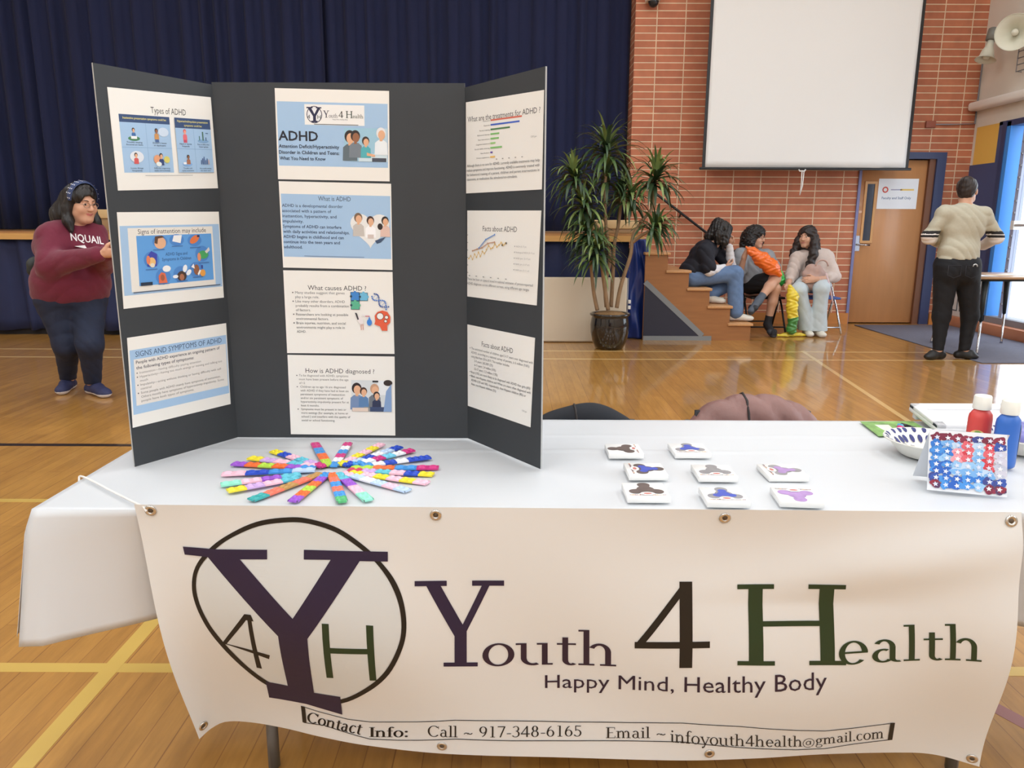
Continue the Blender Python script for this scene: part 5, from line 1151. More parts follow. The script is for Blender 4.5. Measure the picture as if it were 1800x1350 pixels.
cc = dict(m=[(122, 36, 62), (140, 44, 70)], b=[(46, 120, 206), (70, 146, 222), (38, 96, 190)], l=[(150, 196, 236), (120, 176, 230), (190, 214, 238)], r=[(206, 60, 74), (222, 100, 112)], p=[(232, 130, 146), (236, 160, 172)], n=[(60, 70, 140), (52, 84, 170)], w=[(190, 196, 214), (206, 206, 222)], d=[(84, 52, 92), (140, 40, 60)])
for j in range(NYs):
    for i in range(NXs):
        u = .10 + .80 * i / (NXs - 1); v = .88 - .77 * j / (NYs - 1)
        for k in range(3): oo_ += .000012; blob(u + r.uniform(-.03, .03), v + r.uniform(-.02, .02), r.uniform(.045, .085), r.uniform(.045, .075), r.choice(cc[cmap[j][i]]), oo_)
for j in range(NYs):
    for i in range(NXs):
        u = .10 + .80 * i / (NXs - 1) + r.uniform(-.008, .008); v = .88 - .77 * j / (NYs - 1); a0 = r.uniform(-.3, .3); pts = []
        for k in range(10):
            a = PI / 2 + a0 + k * PI / 5; rr = 1 if k % 2 == 0 else .45; pts.append(cp(u + .040 * rr * math.cos(a), v + .045 * rr * math.sin(a), oo_ + .0004))
        bm = bmesh.new(); tri(bm, bm.faces.new([bm.verts.new(p) for p in pts])); mb.bm(bm, flat(*r.choice(((236, 238, 244), (226, 230, 242), (214, 222, 240)))))
mb.build('star_painting', tc_)

# ------------------------------------------------------------------ chairs behind the table with coats over their backs
M_CHAIRK = mat('dark_vinyl', (40, 40, 44), .5)
def stack_chair(name, x, y, zt, label, group, back_w=.40, seat_z=.43, face=-1, m=None, seat_m=None, leg_m=None):
    m = m or M_CHAIRK; seat_m = seat_m or m; leg_m = leg_m or M_STEEL
    t = thing(name, label, 'chair', (x, y, 0), group); f = face
    mb = MB(); mb.bbox((x - .19, min(y, y + f * .33), seat_z - .03), (x + .19, max(y, y + f * .33), seat_z), seat_m, .012, 3); mb.build('seat', t)
    mb = MB()
    def bk(u, v): return (x + (u - .5) * back_w, y - f * .02 - f * .012 * math.sin(PI * u), zt - .22 + .22 * v)
    mb.grid(bk, 12, 4, m); solid(mb.build('backrest', t), .018, 0)
    for sx in (-1, 1):
        mb = MB(); mb.tube([(x + sx * .19, y - f * .02, zt - .03), (x + sx * .20, y - f * .01, seat_z - .05), (x + sx * .21, y + f * .0 - f * .05, .012)], .011, leg_m, 10); mb.build('leg', t)
        mb = MB(); mb.tube([(x + sx * .165, y + f * .29, seat_z - .04), (x + sx * .175, y + f * .33, .012)], .011, leg_m, 10); mb.build('leg', t)
    return t
def coat(name, x0, x1, zt, y, m, label, quilt):
    def fn(u, v):
        x = lerp(x0 - .03, x1 + .03, u); e = math.sqrt(max(0, 1 - abs(2 * u - 1) ** 2.3)); top = zt - .20 * (1 - e)
        a = (v - .5) * 2; L = .42; s = abs(a)
        ang = min(1, s / .12) * PI / 2
        if s < .12: dy = .05 * math.sin(ang); dz = -.045 * (1 - math.cos(ang))
        else: dy = .05 + .012 * (s - .12); dz = -.045 - (s - .12) * L
        k = quilt * abs(math.sin(PI * (5.2 * u + 4.5 * a + .3))) ** .5 if quilt else .004 * math.sin(14 * u + 3 * s)
        return (x + .006 * math.sin(9 * s), y + math.copysign(dy + k * math.sin(ang), a if a else 1), top + dz + k * math.cos(ang) - quilt * .7)
    mb = MB(); mb.grid(fn, 90, 60, m); t = thing(name, label, 'coat', ((x0 + x1) / 2, y, zt), None); solid(mb.build('coat_body', t), .006)
    mb = MB(); xm = lerp(x0, x1, .42)
    mb.tube([Vector(fn(.42 + .0, .02 + .96 * k / 40)) + Vector((0, 0, .002)) for k in range(41)], .0035, flat(40, 34, 34), 6); mb.build('zip', t)
z1 = atY(1035, 713, 2.15); z2 = atY(1322, 697, 2.15)
xa0, xa1 = atY(925, 738, 2.15).x, atY(1133, 740, 2.15).x; xb0, xb1 = atY(1208, 740, 2.15).x, atY(1448, 740, 2.15).x
stack_chair('stacking_chair', (xa0 + xa1) / 2, 2.16, z1.z - .05, 'dark chair tucked behind the table under the black coat', 'chairs behind the table', .30)
stack_chair('stacking_chair', (xb0 + xb1) / 2, 2.16, z2.z - .05, 'dark chair tucked behind the table under the brown puffer jacket', 'chairs behind the table', .34)
coat('black_coat', xa0, xa1, z1.z, 2.17, mat('black_cloth', (24, 28, 36), .8, noise=.2), 'black coat hung over a chair back behind the table, beside the board', 0)
coat('puffer_jacket', xb0, xb1, z2.z, 2.17, mat('mauve_brown_nylon', (134, 98, 92), .45, bump=.12, bscale=70), 'mauve brown quilted puffer jacket hung over a chair back behind the table', .017)

# ------------------------------------------------------------------ school desk by the exit
dk = thing('school_desk', 'wood-topped school desk with splayed metal legs beside the exit door', 'desk', (4.85, 7.75, 0))
M_DTOP = mat('desk_laminate', (186, 150, 116), .35, noise=.08, nscale=4, stretch=(1, 8, 1)); M_DLEG = mat('dark_green_leg', (38, 46, 48), .45)
mb = MB(); mb.bbox((4.47, 7.36, .745), (5.36, 8.12, .770), M_DTOP, .01, 3); mb.build('desktop', dk)
mb = MB()
for y in (7.42, 8.06): mb.tube([(4.56, y, .735), (5.27, y, .735)], .012, M_DLEG)
for x in (4.56, 5.27): mb.tube([(x, 7.42, .735), (x, 8.06, .735)], .012, M_DLEG)
mb.build('under_frame', dk)
for (x, y, fx, fy) in ((4.62, 7.44, 4.585, 7.37), (5.22, 7.44, 5.30, 7.37), (4.62, 8.04, 4.55, 8.13), (5.22, 8.04, 5.02 if False else 5.30, 8.12)):
    a, b = Vector((x, y, .73)), Vector((fx, fy, .012)); m_ = a.lerp(b, .55)
    mb = MB(); mb.tube([a, m_], [.030, .017], M_DLEG, 14); lg = mb.build('leg', dk)
    mb = MB(); mb.tube([m_, b + Vector((0, 0, .02)), b], [.012, .010, .016], M_CHROME, 12); lg = mb.build('leg_tip', lg)
r = random.Random(2)
for k, (x, y, a, c, lab) in enumerate(((4.62, 7.55, .2, (236, 238, 244), 'white sheet of paper on the school desk, nearest the woman'), (4.85, 7.62, -.3, (226, 196, 160), 'peach-coloured sheet of paper in the middle of the school desk'), (5.08, 7.72, .5, (240, 240, 240), 'white sheet of paper on the school desk, nearest the exit'))):
    M = Matrix.Translation((x, y, .7712)) @ Matrix.Rotation(a, 4, 'Z'); mb = MB(); mb.box((-.10, -.13, 0), (.10, .13, .0012), flat(*c), M); tag(mb.build('paper_sheet'), lab, 'paper', 'papers on the school desk')
# ------------------------------------------------------------------ people: one smooth skin per figure, clothes and hair as their own pieces
def surface_nets(F, org, h):
    S = F < 0; nx, ny, nz = F.shape
    c = np.zeros((nx - 1, ny - 1, nz - 1), np.uint8)
    for i in (0, 1):
        for j in (0, 1):
            for k in (0, 1): c += S[i:nx - 1 + i, j:ny - 1 + j, k:nz - 1 + k]
    I, J, K = np.nonzero((c > 0) & (c < 8))
    idx = -np.ones(c.shape, np.int32); idx[I, J, K] = np.arange(len(I))
    acc = np.zeros((len(I), 3)); cnt = np.zeros(len(I))
    C8 = [(i, j, k) for i in (0, 1) for j in (0, 1) for k in (0, 1)]
    for a in C8:
        for ax in range(3):
            if a[ax]: continue
            b = list(a); b[ax] = 1
            fa = F[I + a[0], J + a[1], K + a[2]]; fb = F[I + b[0], J + b[1], K + b[2]]
            m = (fa < 0) != (fb < 0); t = np.where(m, fa / np.where(m, fa - fb, 1), 0)
            p = np.array(a, float)[None, :].repeat(len(I), 0); p[:, ax] += t
            acc[m] += p[m]; cnt[m] += 1
    V = (acc / cnt[:, None] + np.stack([I, J, K], 1)) * h + org
    Q = []
    def quads(ax):
        A = [slice(None)] * 3; B = [slice(None)] * 3; A[ax] = slice(0, -1); B[ax] = slice(1, None)
        sa, sb = S[tuple(A)], S[tuple(B)]; e = np.stack(np.nonzero(sa != sb), 1)
        o1, o2 = [(1, 2), (2, 0), (0, 1)][ax]
        e = e[(e[:, o1] > 0) & (e[:, o2] > 0) & (e[:, o1] < F.shape[o1] - 1) & (e[:, o2] < F.shape[o2] - 1)]
        d1 = np.zeros(3, int); d1[o1] = 1; d2 = np.zeros(3, int); d2[o2] = 1
        q = np.stack([idx[tuple((e - d1 - d2).T)], idx[tuple((e - d2).T)], idx[tuple(e.T)], idx[tuple((e - d1).T)]], 1)
        fl = ~sa[tuple(e.T)]; q[fl] = q[fl][:, ::-1]; Q.append(q)
    for ax in range(3): quads(ax)
    return V, np.concatenate(Q)

class Vol:
    """soft union of round cones and ellipsoids, turned into one continuous mesh"""
    def __init__(s, h=.008): s.h = h; s.ops = []; s.lo = np.full(3, 1e9); s.hi = -s.lo; s.post = []
    def _grow(s, lo, hi): s.lo = np.minimum(s.lo, lo); s.hi = np.maximum(s.hi, hi)
    def cone(s, a, b, ra, rb=None, k=.02):
        rb = ra if rb is None else rb; a = np.array(a, float); b = np.array(b, float); r = max(ra, rb)
        s.ops.append(('c', a, b, ra, rb, k)); s._grow(np.minimum(a, b) - r, np.maximum(a, b) + r); return s
    def chain(s, pts, rs, k=.02):
        for i in range(len(pts) - 1): s.cone(pts[i], pts[i + 1], rs[i], rs[i + 1], k)
        return s
    def ell(s, c, r, k=.02, R=None):
        R = np.eye(3) if R is None else np.array(R, float); c = np.array(c, float); r = np.array(r, float)
        s.ops.append(('e', c, r, R, k)); s._grow(c - r.max(), c + r.max()); return s
    def sub(s, c, r, k=.01, R=None):
        R = np.eye(3) if R is None else np.array(R, float); s.ops.append(('s', np.array(c, float), np.array(r, float), R, k)); return s
    def cut(s, p, n): s.ops.append(('p', np.array(p, float), np.array(n, float))); return s
    def wob(s, fn): s.ops.append(('w', fn)); return s
    def mesh(s):
        h = s.h; lo = s.lo - 4 * h - .02; n = np.ceil((s.hi - lo + 4 * h + .02) / h).astype(int) + 1
        F = np.full(n, 1.0, np.float32); ax = [lo[i] + h * np.arange(n[i]) for i in range(3)]
        def blk(l, u):
            sl = [slice(max(0, int((l[i] - lo[i]) / h) - 1), min(n[i], int((u[i] - lo[i]) / h) + 3)) for i in range(3)]
            return tuple(sl), ax[0][sl[0]][:, None, None], ax[1][sl[1]][None, :, None], ax[2][sl[2]][None, None, :]
        def edist(X, Y, Z, c, r, R):
            dx, dy, dz = X - c[0], Y - c[1], Z - c[2]
            q = [(R[i][0] * dx + R[i][1] * dy + R[i][2] * dz) for i in range(3)]
            k0 = np.sqrt(sum((q[i] / r[i]) ** 2 for i in range(3))); k1 = np.sqrt(sum((q[i] / r[i] ** 2) ** 2 for i in range(3))) + 1e-9
            return k0 * (k0 - 1) / k1
        for o in s.ops:
            if o[0] == 'c':
                _, a, b, ra, rb, k = o; pad = max(ra, rb) + k + 3 * h
                sl, X, Y, Z = blk(np.minimum(a, b) - pad, np.maximum(a, b) + pad); d = b - a; L = max(float(d @ d), 1e-9)
                t = np.clip(((X - a[0]) * d[0] + (Y - a[1]) * d[1] + (Z - a[2]) * d[2]) / L, 0, 1)
                D = np.sqrt((X - a[0] - t * d[0]) ** 2 + (Y - a[1] - t * d[1]) ** 2 + (Z - a[2] - t * d[2]) ** 2) - (ra + t * (rb - ra))
            elif o[0] == 'e':
                _, c, r, R, k = o; pad = r.max() + k + 3 * h; sl, X, Y, Z = blk(c - pad, c + pad); D = edist(X, Y, Z, c, r, R)
            elif o[0] == 's':
                _, c, r, R, k = o; pad = r.max() + k + 2 * h; sl, X, Y, Z = blk(c - pad, c + pad); D = -edist(X, Y, Z, c, r, R); f = F[sl]
                t = np.clip(.5 - .5 * (f - D) / k, 0, 1); F[sl] = f * (1 - t) + D * t + k * t * (1 - t); continue
            elif o[0] == 'p':
                _, p, nn = o; sl, X, Y, Z = blk(lo, s.hi + 1); F[...] = np.maximum(F, ((X - p[0]) * nn[0] + (Y - p[1]) * nn[1] + (Z - p[2]) * nn[2])); continue
            else:
                sl, X, Y, Z = blk(lo, s.hi + 1); F += o[1](X, Y, Z).astype(np.float32); continue
            f = F[sl]; t = np.clip(.5 + .5 * (f - D) / k, 0, 1); F[sl] = f * (1 - t) + D * t - k * t * (1 - t)
        V, Q = surface_nets(F, lo, h)
        # a light relaxing pass
        A = np.zeros_like(V); N = np.zeros(len(V))
        for i in range(4):
            a, b = Q[:, i], Q[:, (i + 1) % 4]
            np.add.at(A, a, V[b]); np.add.at(N, a, 1)
        V = V * .55 + .45 * A / np.maximum(N, 1)[:, None]
        return V, Q
    def build(s, name, mats, parent, cls=None):
        V, Q = s.mesh(); me = bpy.data.meshes.new(name)
        me.vertices.add(len(V)); me.vertices.foreach_set('co', V.astype(np.float32).ravel())
        me.loops.add(len(Q) * 4); me.loops.foreach_set('vertex_index', Q.astype(np.int32).ravel())
        me.polygons.add(len(Q)); me.polygons.foreach_set('loop_start', (np.arange(len(Q)) * 4).astype(np.int32)); me.polygons.foreach_set('loop_total', np.full(len(Q), 4, np.int32))
        mats = mats if isinstance(mats, (list, tuple)) else [mats]
        for m in mats: me.materials.append(m)
        if cls is not None: me.polygons.foreach_set('material_index', cls(V[Q].mean(1)).astype(np.int32))
        me.polygons.foreach_set('use_smooth', np.ones(len(Q), bool)); me.update(calc_edges=True); me.validate()
        o = bpy.data.objects.new(name, me); COL.objects.link(o)
        if parent is not None:
            o.parent = parent; o.matrix_parent_inverse = Matrix.Translation(parent.location).inverted() if parent.parent is None else Matrix.Identity(4)
        return o

def frame(f, u=(0, 0, 1)):
    f = np.array(f, float); f /= np.linalg.norm(f); u = np.array(u, float); r = np.cross(f, u); r /= np.linalg.norm(r); u = np.cross(r, f)
    return np.stack([r, f, u])          # rows: right, forward, up
class Head:
    def __init__(s, c, f, u=(0, 0, 1), k=1.0): s.c = np.array(c, float); s.R = frame(f, u); s.k = k
    def w(s, x, y, z): return s.c + s.k * (np.array([x, y, z]) @ s.R)
    def loc(s, P): return ((P - s.c) @ s.R.T) / s.k
    def E(s, V, p, r, k=.015): V.ell(s.w(*p), np.array(r) * s.k, k * s.k, s.R)
    def add(s, V, neck, cheek=1.0):
        K = s.k
        s.E(V, (0, -.012, .035), (.074, .094, .084)); s.E(V, (0, .028, -.035), (.060 * cheek, .064, .080), .03); V.cone(s.w(-.012, .066, -.098), s.w(.012, .066, -.098), .021 * K, k=.025 * K)
        for q in (-1, 1):
            s.E(V, (q * .038 * cheek, .058, -.030), (.026, .026, .028), .02); s.E(V, (q * .045, .02, -.068), (.022 * cheek, .034, .026), .025)
        s.E(V, (0, .076, .030), (.048, .016, .012), .016)
        for q in (-1, 1): V.sub(s.w(q * .031, .099, .009), np.array((.019, .012, .011)) * K, .010 * K, s.R)
        for q in (-1, 1): s.E(V, (q * .031, .077, .008), (.0135, .0125, .0105), .004)
        V.cone(s.w(0, .088, .018), s.w(0, .108, -.026), .0085 * K, .0135 * K, .012 * K)
        for q in (-1, 1): s.E(V, (q * .012, .098, -.030), (.009, .011, .008), .008)
        s.E(V, (0, .083, -.056), (.024, .012, .006), .006); s.E(V, (0, .0815, -.067), (.021, .012, .0065), .006)
        for q in (-1, 1): s.E(V, (q * .077, -.006, -.005), (.010, .020, .032), .008)
        V.cone(s.w(0, -.028, -.05), neck, .052 * K, .060 * K, .035)
    def cls(s, glasses=False):
        def fn(P):
            L = s.loc(P); x, y, z = L[:, 0], L[:, 1], L[:, 2]; m = np.zeros(len(P), int); ax = np.abs(x)
            near = (np.abs(x) < .09) & (np.abs(z) < .13) & (y > .045)
            m[near & (((ax - .031) / .0125) ** 2 + ((z - .007) / .0055) ** 2 < 1)] = 2
            m[near & (((ax - .031) / .0075) ** 2 + ((z - .007) / .0065) ** 2 < 1)] = 1
            m[near & ((x / .026) ** 2 + ((z + .0625 - x * x * 9) / .008) ** 2 < 1) & (y > .07)] = 3
            return m
        return fn
def skin_mats(tag_, c, lip):
    return [mat('skin_' + tag_, c, .5, spec=.35, noise=.05, nscale=14), mat('dark_brow_' + tag_, (44, 32, 30), .5), mat('eye_white', (226, 222, 218), .3), mat('lips_' + tag_, lip, .45)]
def hand(V, wr, d, n, k=1.0, curl=.9, thumb=1, rad=.0088):
    """palm with four unequal curled fingers and a thumb leaving the side"""
    wr = np.array(wr, float); d = np.array(d, float); d /= np.linalg.norm(d); n = np.array(n, float); n = n - d * (n @ d); n /= np.linalg.norm(n); w = np.cross(d, n) * thumb
    pal = wr + d * .05 * k
    V.ell(pal, np.array((.041, .052, .017)) * k, .012, np.stack([w, d, n])); V.cone(wr - d * .02, pal, .026 * k, .022 * k, .02)
    for i, (off, L) in enumerate(((.030, .072), (.010, .082), (-.010, .076), (-.029, .060))):
        p = wr + d * (.088 - .004 * abs(i - 1)) * k + w * off * k; a = curl * (.55 + .12 * i); e = d * math.cos(a) + n * math.sin(a) + w * off * .8; q = p + e * L * .48 * k
        a2 = a + curl * .75; e2 = d * math.cos(a2) + n * math.sin(a2); q2 = q + e2 * L * .32 * k; a3 = a2 + curl * .45; e3 = d * math.cos(a3) + n * math.sin(a3)
        V.chain([p - d * .03 * k, p, q, q2, q2 + e3 * L * .24 * k], [.010 * k, .0098 * k, rad * k, rad * .93 * k, rad * .8 * k], .004)
    t0 = wr + d * .028 * k + w * .030 * k; e = d * .62 + w * .62 + n * .45; e /= np.linalg.norm(e); t1 = t0 + e * .042 * k; e2 = d * .85 + w * .12 + n * .5; e2 /= np.linalg.norm(e2)
    V.chain([t0 - w * .012 * k, t0, t1, t1 + e2 * .034 * k], [.014 * k, .013 * k, .0105 * k, .0085 * k], .006)
def shoe(V, ank, toe, k=1.0, Hh=.07):
    """upper and sole of a low shoe: heel under the ankle, toe at the given point (both at floor height)"""
    a = np.array(ank, float); t = np.array(toe, float); d = t - a; L = np.linalg.norm(d); d = d / L; w = np.cross(d, (0, 0, 1)); w /= np.linalg.norm(w); z = a[2]
    h = a - d * .045 * k
    V.cone(h + (0, 0, .035 * k), a + d * .05 * k + (0, 0, .045 * k), .034 * k, .036 * k, .02)
    V.cone(a + d * .05 * k + (0, 0, .042 * k), t - d * .045 * k + w * .0 + (0, 0, .030 * k), .037 * k, .030 * k, .02)
    V.ell(t - d * .055 * k + (0, 0, .028 * k), np.array((.041, .058, .026)) * k, .02, np.stack([w, d, np.array([0, 0, 1.])]))
    V.cone(a + (0, 0, .05 * k), a - d * .01 + (0, 0, .095 * k), .036 * k, .038 * k, .02)
    V.cut((0, 0, z + .003), (0, 0, -1))
def sole_cls(z, hgt=.026):
    return lambda P: (P[:, 2] < z + hgt).astype(int)
def p3(px, py, Y): return np.array(atY(px, py, Y))
def wr_cloth(a=.004, f=38, ph=0.):
    def fn(X, Y, Z):
        q = np.sin(f * Z + 11 * X + 4 * np.sin(9 * X + 6 * Y + ph) + 3 * Y) * np.sin(8 * Y + 6 * X + 4 * Z + ph)
        return 1.7 * a * (1 - 2 * np.abs(q) ** .6) * .6
    return fn
def hair_noise(a=.006, f=130, g=25, c=(0, 0, 0)): return lambda X, Y, Z: a * np.sin(f * X + 14 * np.sin(5 * Z + 1)) * np.sin(f * Y + 10 * np.sin(6 * Z)) + a * .7 * np.sin(g * Z + 20 * X + 15 * Y)
M_HAIRK = mat('black_hair', (26, 22, 22), .42, noise=.4, nscale=30, bump=.5, bscale=90, stretch=(1, 1, .15)); M_HAIRB = mat('dark_brown_hair', (42, 32, 30), .42, noise=.5, nscale=30, bump=.5, bscale=90, stretch=(1, 1, .15))
def brows(H, m, parent, lift=0.):
    for q in (-1, 1):
        mb = MB(); mb.tube([H.w(q * x, y, z + lift) for x, y, z in ((.013, .093, .028), (.024, .0925, .0325), (.036, .087, .0335), (.048, .077, .029))], [.0022, .0028, .0024, .001], m, 6); mb.build('eyebrow', parent)
def specs(H, m, parent):
    mb = MB()
    for q in (-1, 1):
        mb.tube([H.w(q * .032 + .021 * math.cos(a), .104 - .25 * (abs(q * .032 + .021 * math.cos(a))) * .3, .004 + .017 * math.sin(a)) for a in [k * PI / 9 for k in range(18)]], .0016, m, 6, closed=True)
        mb.tube([H.w(q * .053, .098, .008), H.w(q * .072, .05, .010), H.w(q * .079, .0, .012)], .0015, m, 6)
    mb.tube([H.w(-.011, .105, .008), H.w(.011, .105, .008)], .0016, m, 6); mb.build('glasses', parent)
# ---- woman in the maroon sweatshirt, walking on the left
SKA = skin_mats('a', (214, 164, 136), (190, 110, 104))
pa = tag(thing('person', 'x', 'person', tuple(atZ(140, 695))), 'person in maroon sweatshirt, headband and glasses walking at the left with hands together')
YA = 5.45
HA_ = Head(p3(143, 357, YA), (.90, -.44, -.20), (.08, -.05, 1), 1.03); nk = p3(128, 398, YA + .02)
bf = np.array((.60, -.80, 0)); br = np.array((-.80, -.60, 0)); up = np.array((0, 0, 1.)); Rb = np.stack([br, bf, up])
pel = p3(126, 528, YA + .02); che = p3(121, 432, YA + .03)
shR = p3(92, 415, YA - .08); shL = p3(163, 410, YA + .10)
elR = p3(90, 466, YA - .20); wrR = p3(170, 448, YA - .34); elL = p3(176, 462, YA + .00); wrL = p3(186, 446, YA - .22)
hpR = pel + br * .10; hpL = pel - br * .10
fR = np.array(atZ(122, 686)); fL = np.array(atZ(166, 694)); toR = fR + np.array((.045, -.20, 0)); toL = fL + np.array((.17, -.12, 0))
knR = p3(117, 606, YA - .05) ; knL = p3(158, 604, YA - .12); anR = fR + (0, 0, .09); anL = fL + (0, 0, .09)
V = Vol(.0055); HA_.add(V, nk, 1.16); V.ell(HA_.w(0, .03, -.105), (.05, .05, .03), .03)
V.ell(che, (.19, .13, .19), .05, Rb); V.ell(pel + up * .05, (.19, .15, .16), .06, Rb); V.cone(nk, che, .065, .10, .06)
V.chain([shR, elR, wrR], [.065, .052, .030], .04); V.chain([shL, elL, wrL], [.065, .052, .030], .04)
V.chain([hpR, knR, anR], [.11, .075, .045], .04); V.chain([hpL, knL, anL], [.11, .075, .045], .04)
V.cone(anR, anR * .5 + toR * .5 + (0, 0, -.01), .034, .022); V.cone(anL, anL * .5 + toL * .5 + (0, 0, -.01), .034, .022)
hand(V, wrR + .3 * (wrR - elR) / np.linalg.norm(wrR - elR) * .1, (.80, .45, .1), (.1, .6, .5), 1.02, .75, 1); hand(V, wrL, (.62, -.55, .1), (-.2, -.3, .6), 1.02, .7, -1)
V.build('body', SKA, pa, HA_.cls())
M_MAR = mat('maroon_fleece', (108, 28, 52), .85, bump=.5, bscale=16, noise=.12, nscale=30, sheen=.15)
V = Vol(.0075); V.ell(che + up * -.01, (.225, .17, .20), .06, Rb); V.ell(p3(125, 492, YA), (.258, .215, .175), .07, Rb); V.ell(pel + up * .055 - bf * .02, (.25, .21, .13), .06, Rb)
V.chain([shR + up * -.01, elR, wrR], [.095, .088, .056], .05); V.chain([shL + up * -.01, elL, wrL], [.095, .085, .055], .05); V.cone(shR, shL, .075, .075, .05)
V.cone(nk - up * .03, nk + up * .012, .085, .072, .02); V.cone(wrR + (elR - wrR) * .10, wrR, .050, .044, .01)
V.cut(pel + up * -.005, (.0, 0, -1)); V.cut(wrR + (.03, .01, 0), (.95, .2, 0)) if False else None
V.wob(wr_cloth(.004, 26)); V.build('sweatshirt', M_MAR, pa)
M_JEANN = mat('navy_jeans', (26, 36, 60), .8, bump=.5, bscale=16, noise=.25, nscale=20)
V = Vol(.0075); V.ell(pel + up * .03, (.225, .185, .14), .05, Rb); V.ell(pel - up * .05 - bf * .06, (.20, .13, .13), .06, Rb)
V.chain([hpR, knR, anR], [.128, .084, .056], .05); V.chain([hpL, knL, anL], [.128, .084, .056], .05); V.cut(anR + up * .0, (0, 0, -1)); V.wob(wr_cloth(.0022, 34, 1)); V.build('jeans', M_JEANN, pa)
M_SHN = [mat('navy_knit_shoe', (44, 48, 84), .7, noise=.2, nscale=60), mat('white_sole', (226, 224, 228), .5)]
for (a, t) in ((fR, toR), (fL, toL)):
    V = Vol(.006); shoe(V, a, t, 1.22); V.build('shoe', M_SHN, pa, sole_cls(0, .03))
    d = (t - a) / np.linalg.norm(t - a); w = np.cross(d, (0, 0, 1)); mb = MB()
    for k in range(4): c = a + d * (.07 + .022 * k) + np.array((0, 0, .088 - .008 * k)); mb.tube([c - w * .022 - (0, 0, .006), c + (0, 0, .004), c + w * .022 - (0, 0, .006)], .0045, mat('pale_lace', (176, 180, 222), .6), 6)
    mb.build('laces', pa)
V = Vol(.007); H = HA_
H.E(V, (0, -.014, .052), (.092, .112, .088), .02); H.E(V, (0, -.075, -.03), (.088, .066, .10), .03)
for (q, l) in ((-1, 0), (1, 0)):
    V.chain([H.w(q * .080, -.005, .04), H.w(q * .092, -.02, -.04), H.w(q * .098, .01, -.12), H.w(q * .10, .04, -.175)], [.024, .03, .034, .018], .03)
V.chain([H.w(0, -.09, 0), H.w(.03, -.13, -.10), H.w(.06, -.14, -.19)], [.07, .085, .05], .04); V.chain([H.w(0, -.09, 0), H.w(-.04, -.12, -.10), H.w(-.08, -.10, -.16)], [.07, .07, .04], .04)
V.sub(H.w(.01, .100, -.042), (.060, .078, .110), .010, H.R); V.wob(hair_noise(.004)); V.build('hair', M_HAIRK, pa); brows(H, M_HAIRK, pa)
M_BANDA = mat('navy_headband', (52, 66, 104), .7); mb = MB()
ring = [H.w(.101 * math.sin(a), .012, .040 + .108 * math.cos(a)) for a in [(-1.75 + 3.5 * k / 24) for k in range(25)]]
fwd = Vector(H.R[1]); vs = []; 
for i, p in enumerate(ring):
    p = Vector(p); o_ = (p - Vector(H.w(0, -.005, .03))).normalized(); w2 = .028 * (1 - .25 * abs(i - 12) / 12)
    vs += [p - fwd * w2 - o_ * .006, p - fwd * w2 * .5 + o_ * .004, p + fwd * w2 * .5 + o_ * .004, p + fwd * w2 - o_ * .008]
mb.add(vs, [(i * 4 + k, i * 4 + k + 1, i * 4 + k + 5, i * 4 + k + 4) for i in range(24) for k in range(3)], M_BANDA, True)
mb.build('headband', pa); mb = MB()
r = random.Random(8)
for i in range(1, 24, 2):
    for f_ in (-.6, 0, .6):
        p = Vector(ring[i]); o_ = (p - Vector(H.w(0, -.005, .03))).normalized(); c = p + fwd * .028 * f_ + o_ * .0055; s1 = o_.cross(fwd).normalized()
        mb.add([c + (s1 * math.cos(k * PI / 4) + fwd * math.sin(k * PI / 4)) * .0045 for k in range(8)], [tuple(range(8))], flat(226, 228, 236))
mb.build('headband_dots', pa)
specs(H, mat('wire_glasses', (150, 130, 116), .3, metal=.8), pa)
# white lettering on the chest follows the fleece
bpy.context.view_layer.update()
sw = [o for o in pa.children if o.name.startswith('sweatshirt')][0]
from mathutils.bvhtree import BVHTree
bv = BVHTree.FromPolygons([v.co for v in sw.data.vertices], [tuple(p.vertices) for p in sw.data.polygons])
mb = MB(); vs, fs, w = text2d('NAVAJO' if False else 'NEUAIR' if False else 'NQUAIL', 1.5)
lc = Vector(p3(151, 419, YA)); lr = Vector((.80, .60, 0)) ; dn = Vector((-.60, .80, 0))
bm = bmesh.new(); bvv = [bm.verts.new((a, b, 0)) for a, b in vs]
for f in fs:
    try: bm.faces.new([bvv[i] for i in f])
    except ValueError: pass
outv = []; ok = True
for a, b in vs:
    q = lc + lr * ((a / w - .5) * .20) + Vector((0, 0, 1)) * ((b / CAPH - .5) * .052 - .03 * (a / w - .5)); hit = bv.ray_cast(q - dn * .6, dn)
    outv.append((hit[0] - dn * .004) if hit[0] is not None else q - dn * .2)
bm.free(); dpt = [(v - lc).dot(dn) for v in outv]; med = sorted(dpt)[len(dpt) // 2]
fs = [f for f in fs if all(abs(dpt[i] - med) < .07 for i in f)]; mb.add(outv, fs, flat(236, 230, 230)); 
sw_ = [lc + lr * x + Vector((0, 0, z)) for x, z in ((-.085, -.052), (-.055, -.060), (-.02, -.045), (-.055, -.048))]
mb.add([(bv.ray_cast(q - dn * .6, dn)[0] or q) - dn * .004 for q in sw_], [(0, 1, 2, 3)], flat(236, 230, 230)); mb.build('chest_lettering', pa)
# small dark shoulder bag behind her
V = Vol(.008); V.ell(p3(64, 470, YA + .20), (.05, .09, .085), .02); V.wob(wr_cloth(.004, 40)); V.build('shoulder_bag', mat('black_bag', (40, 44, 42), .6), pa)

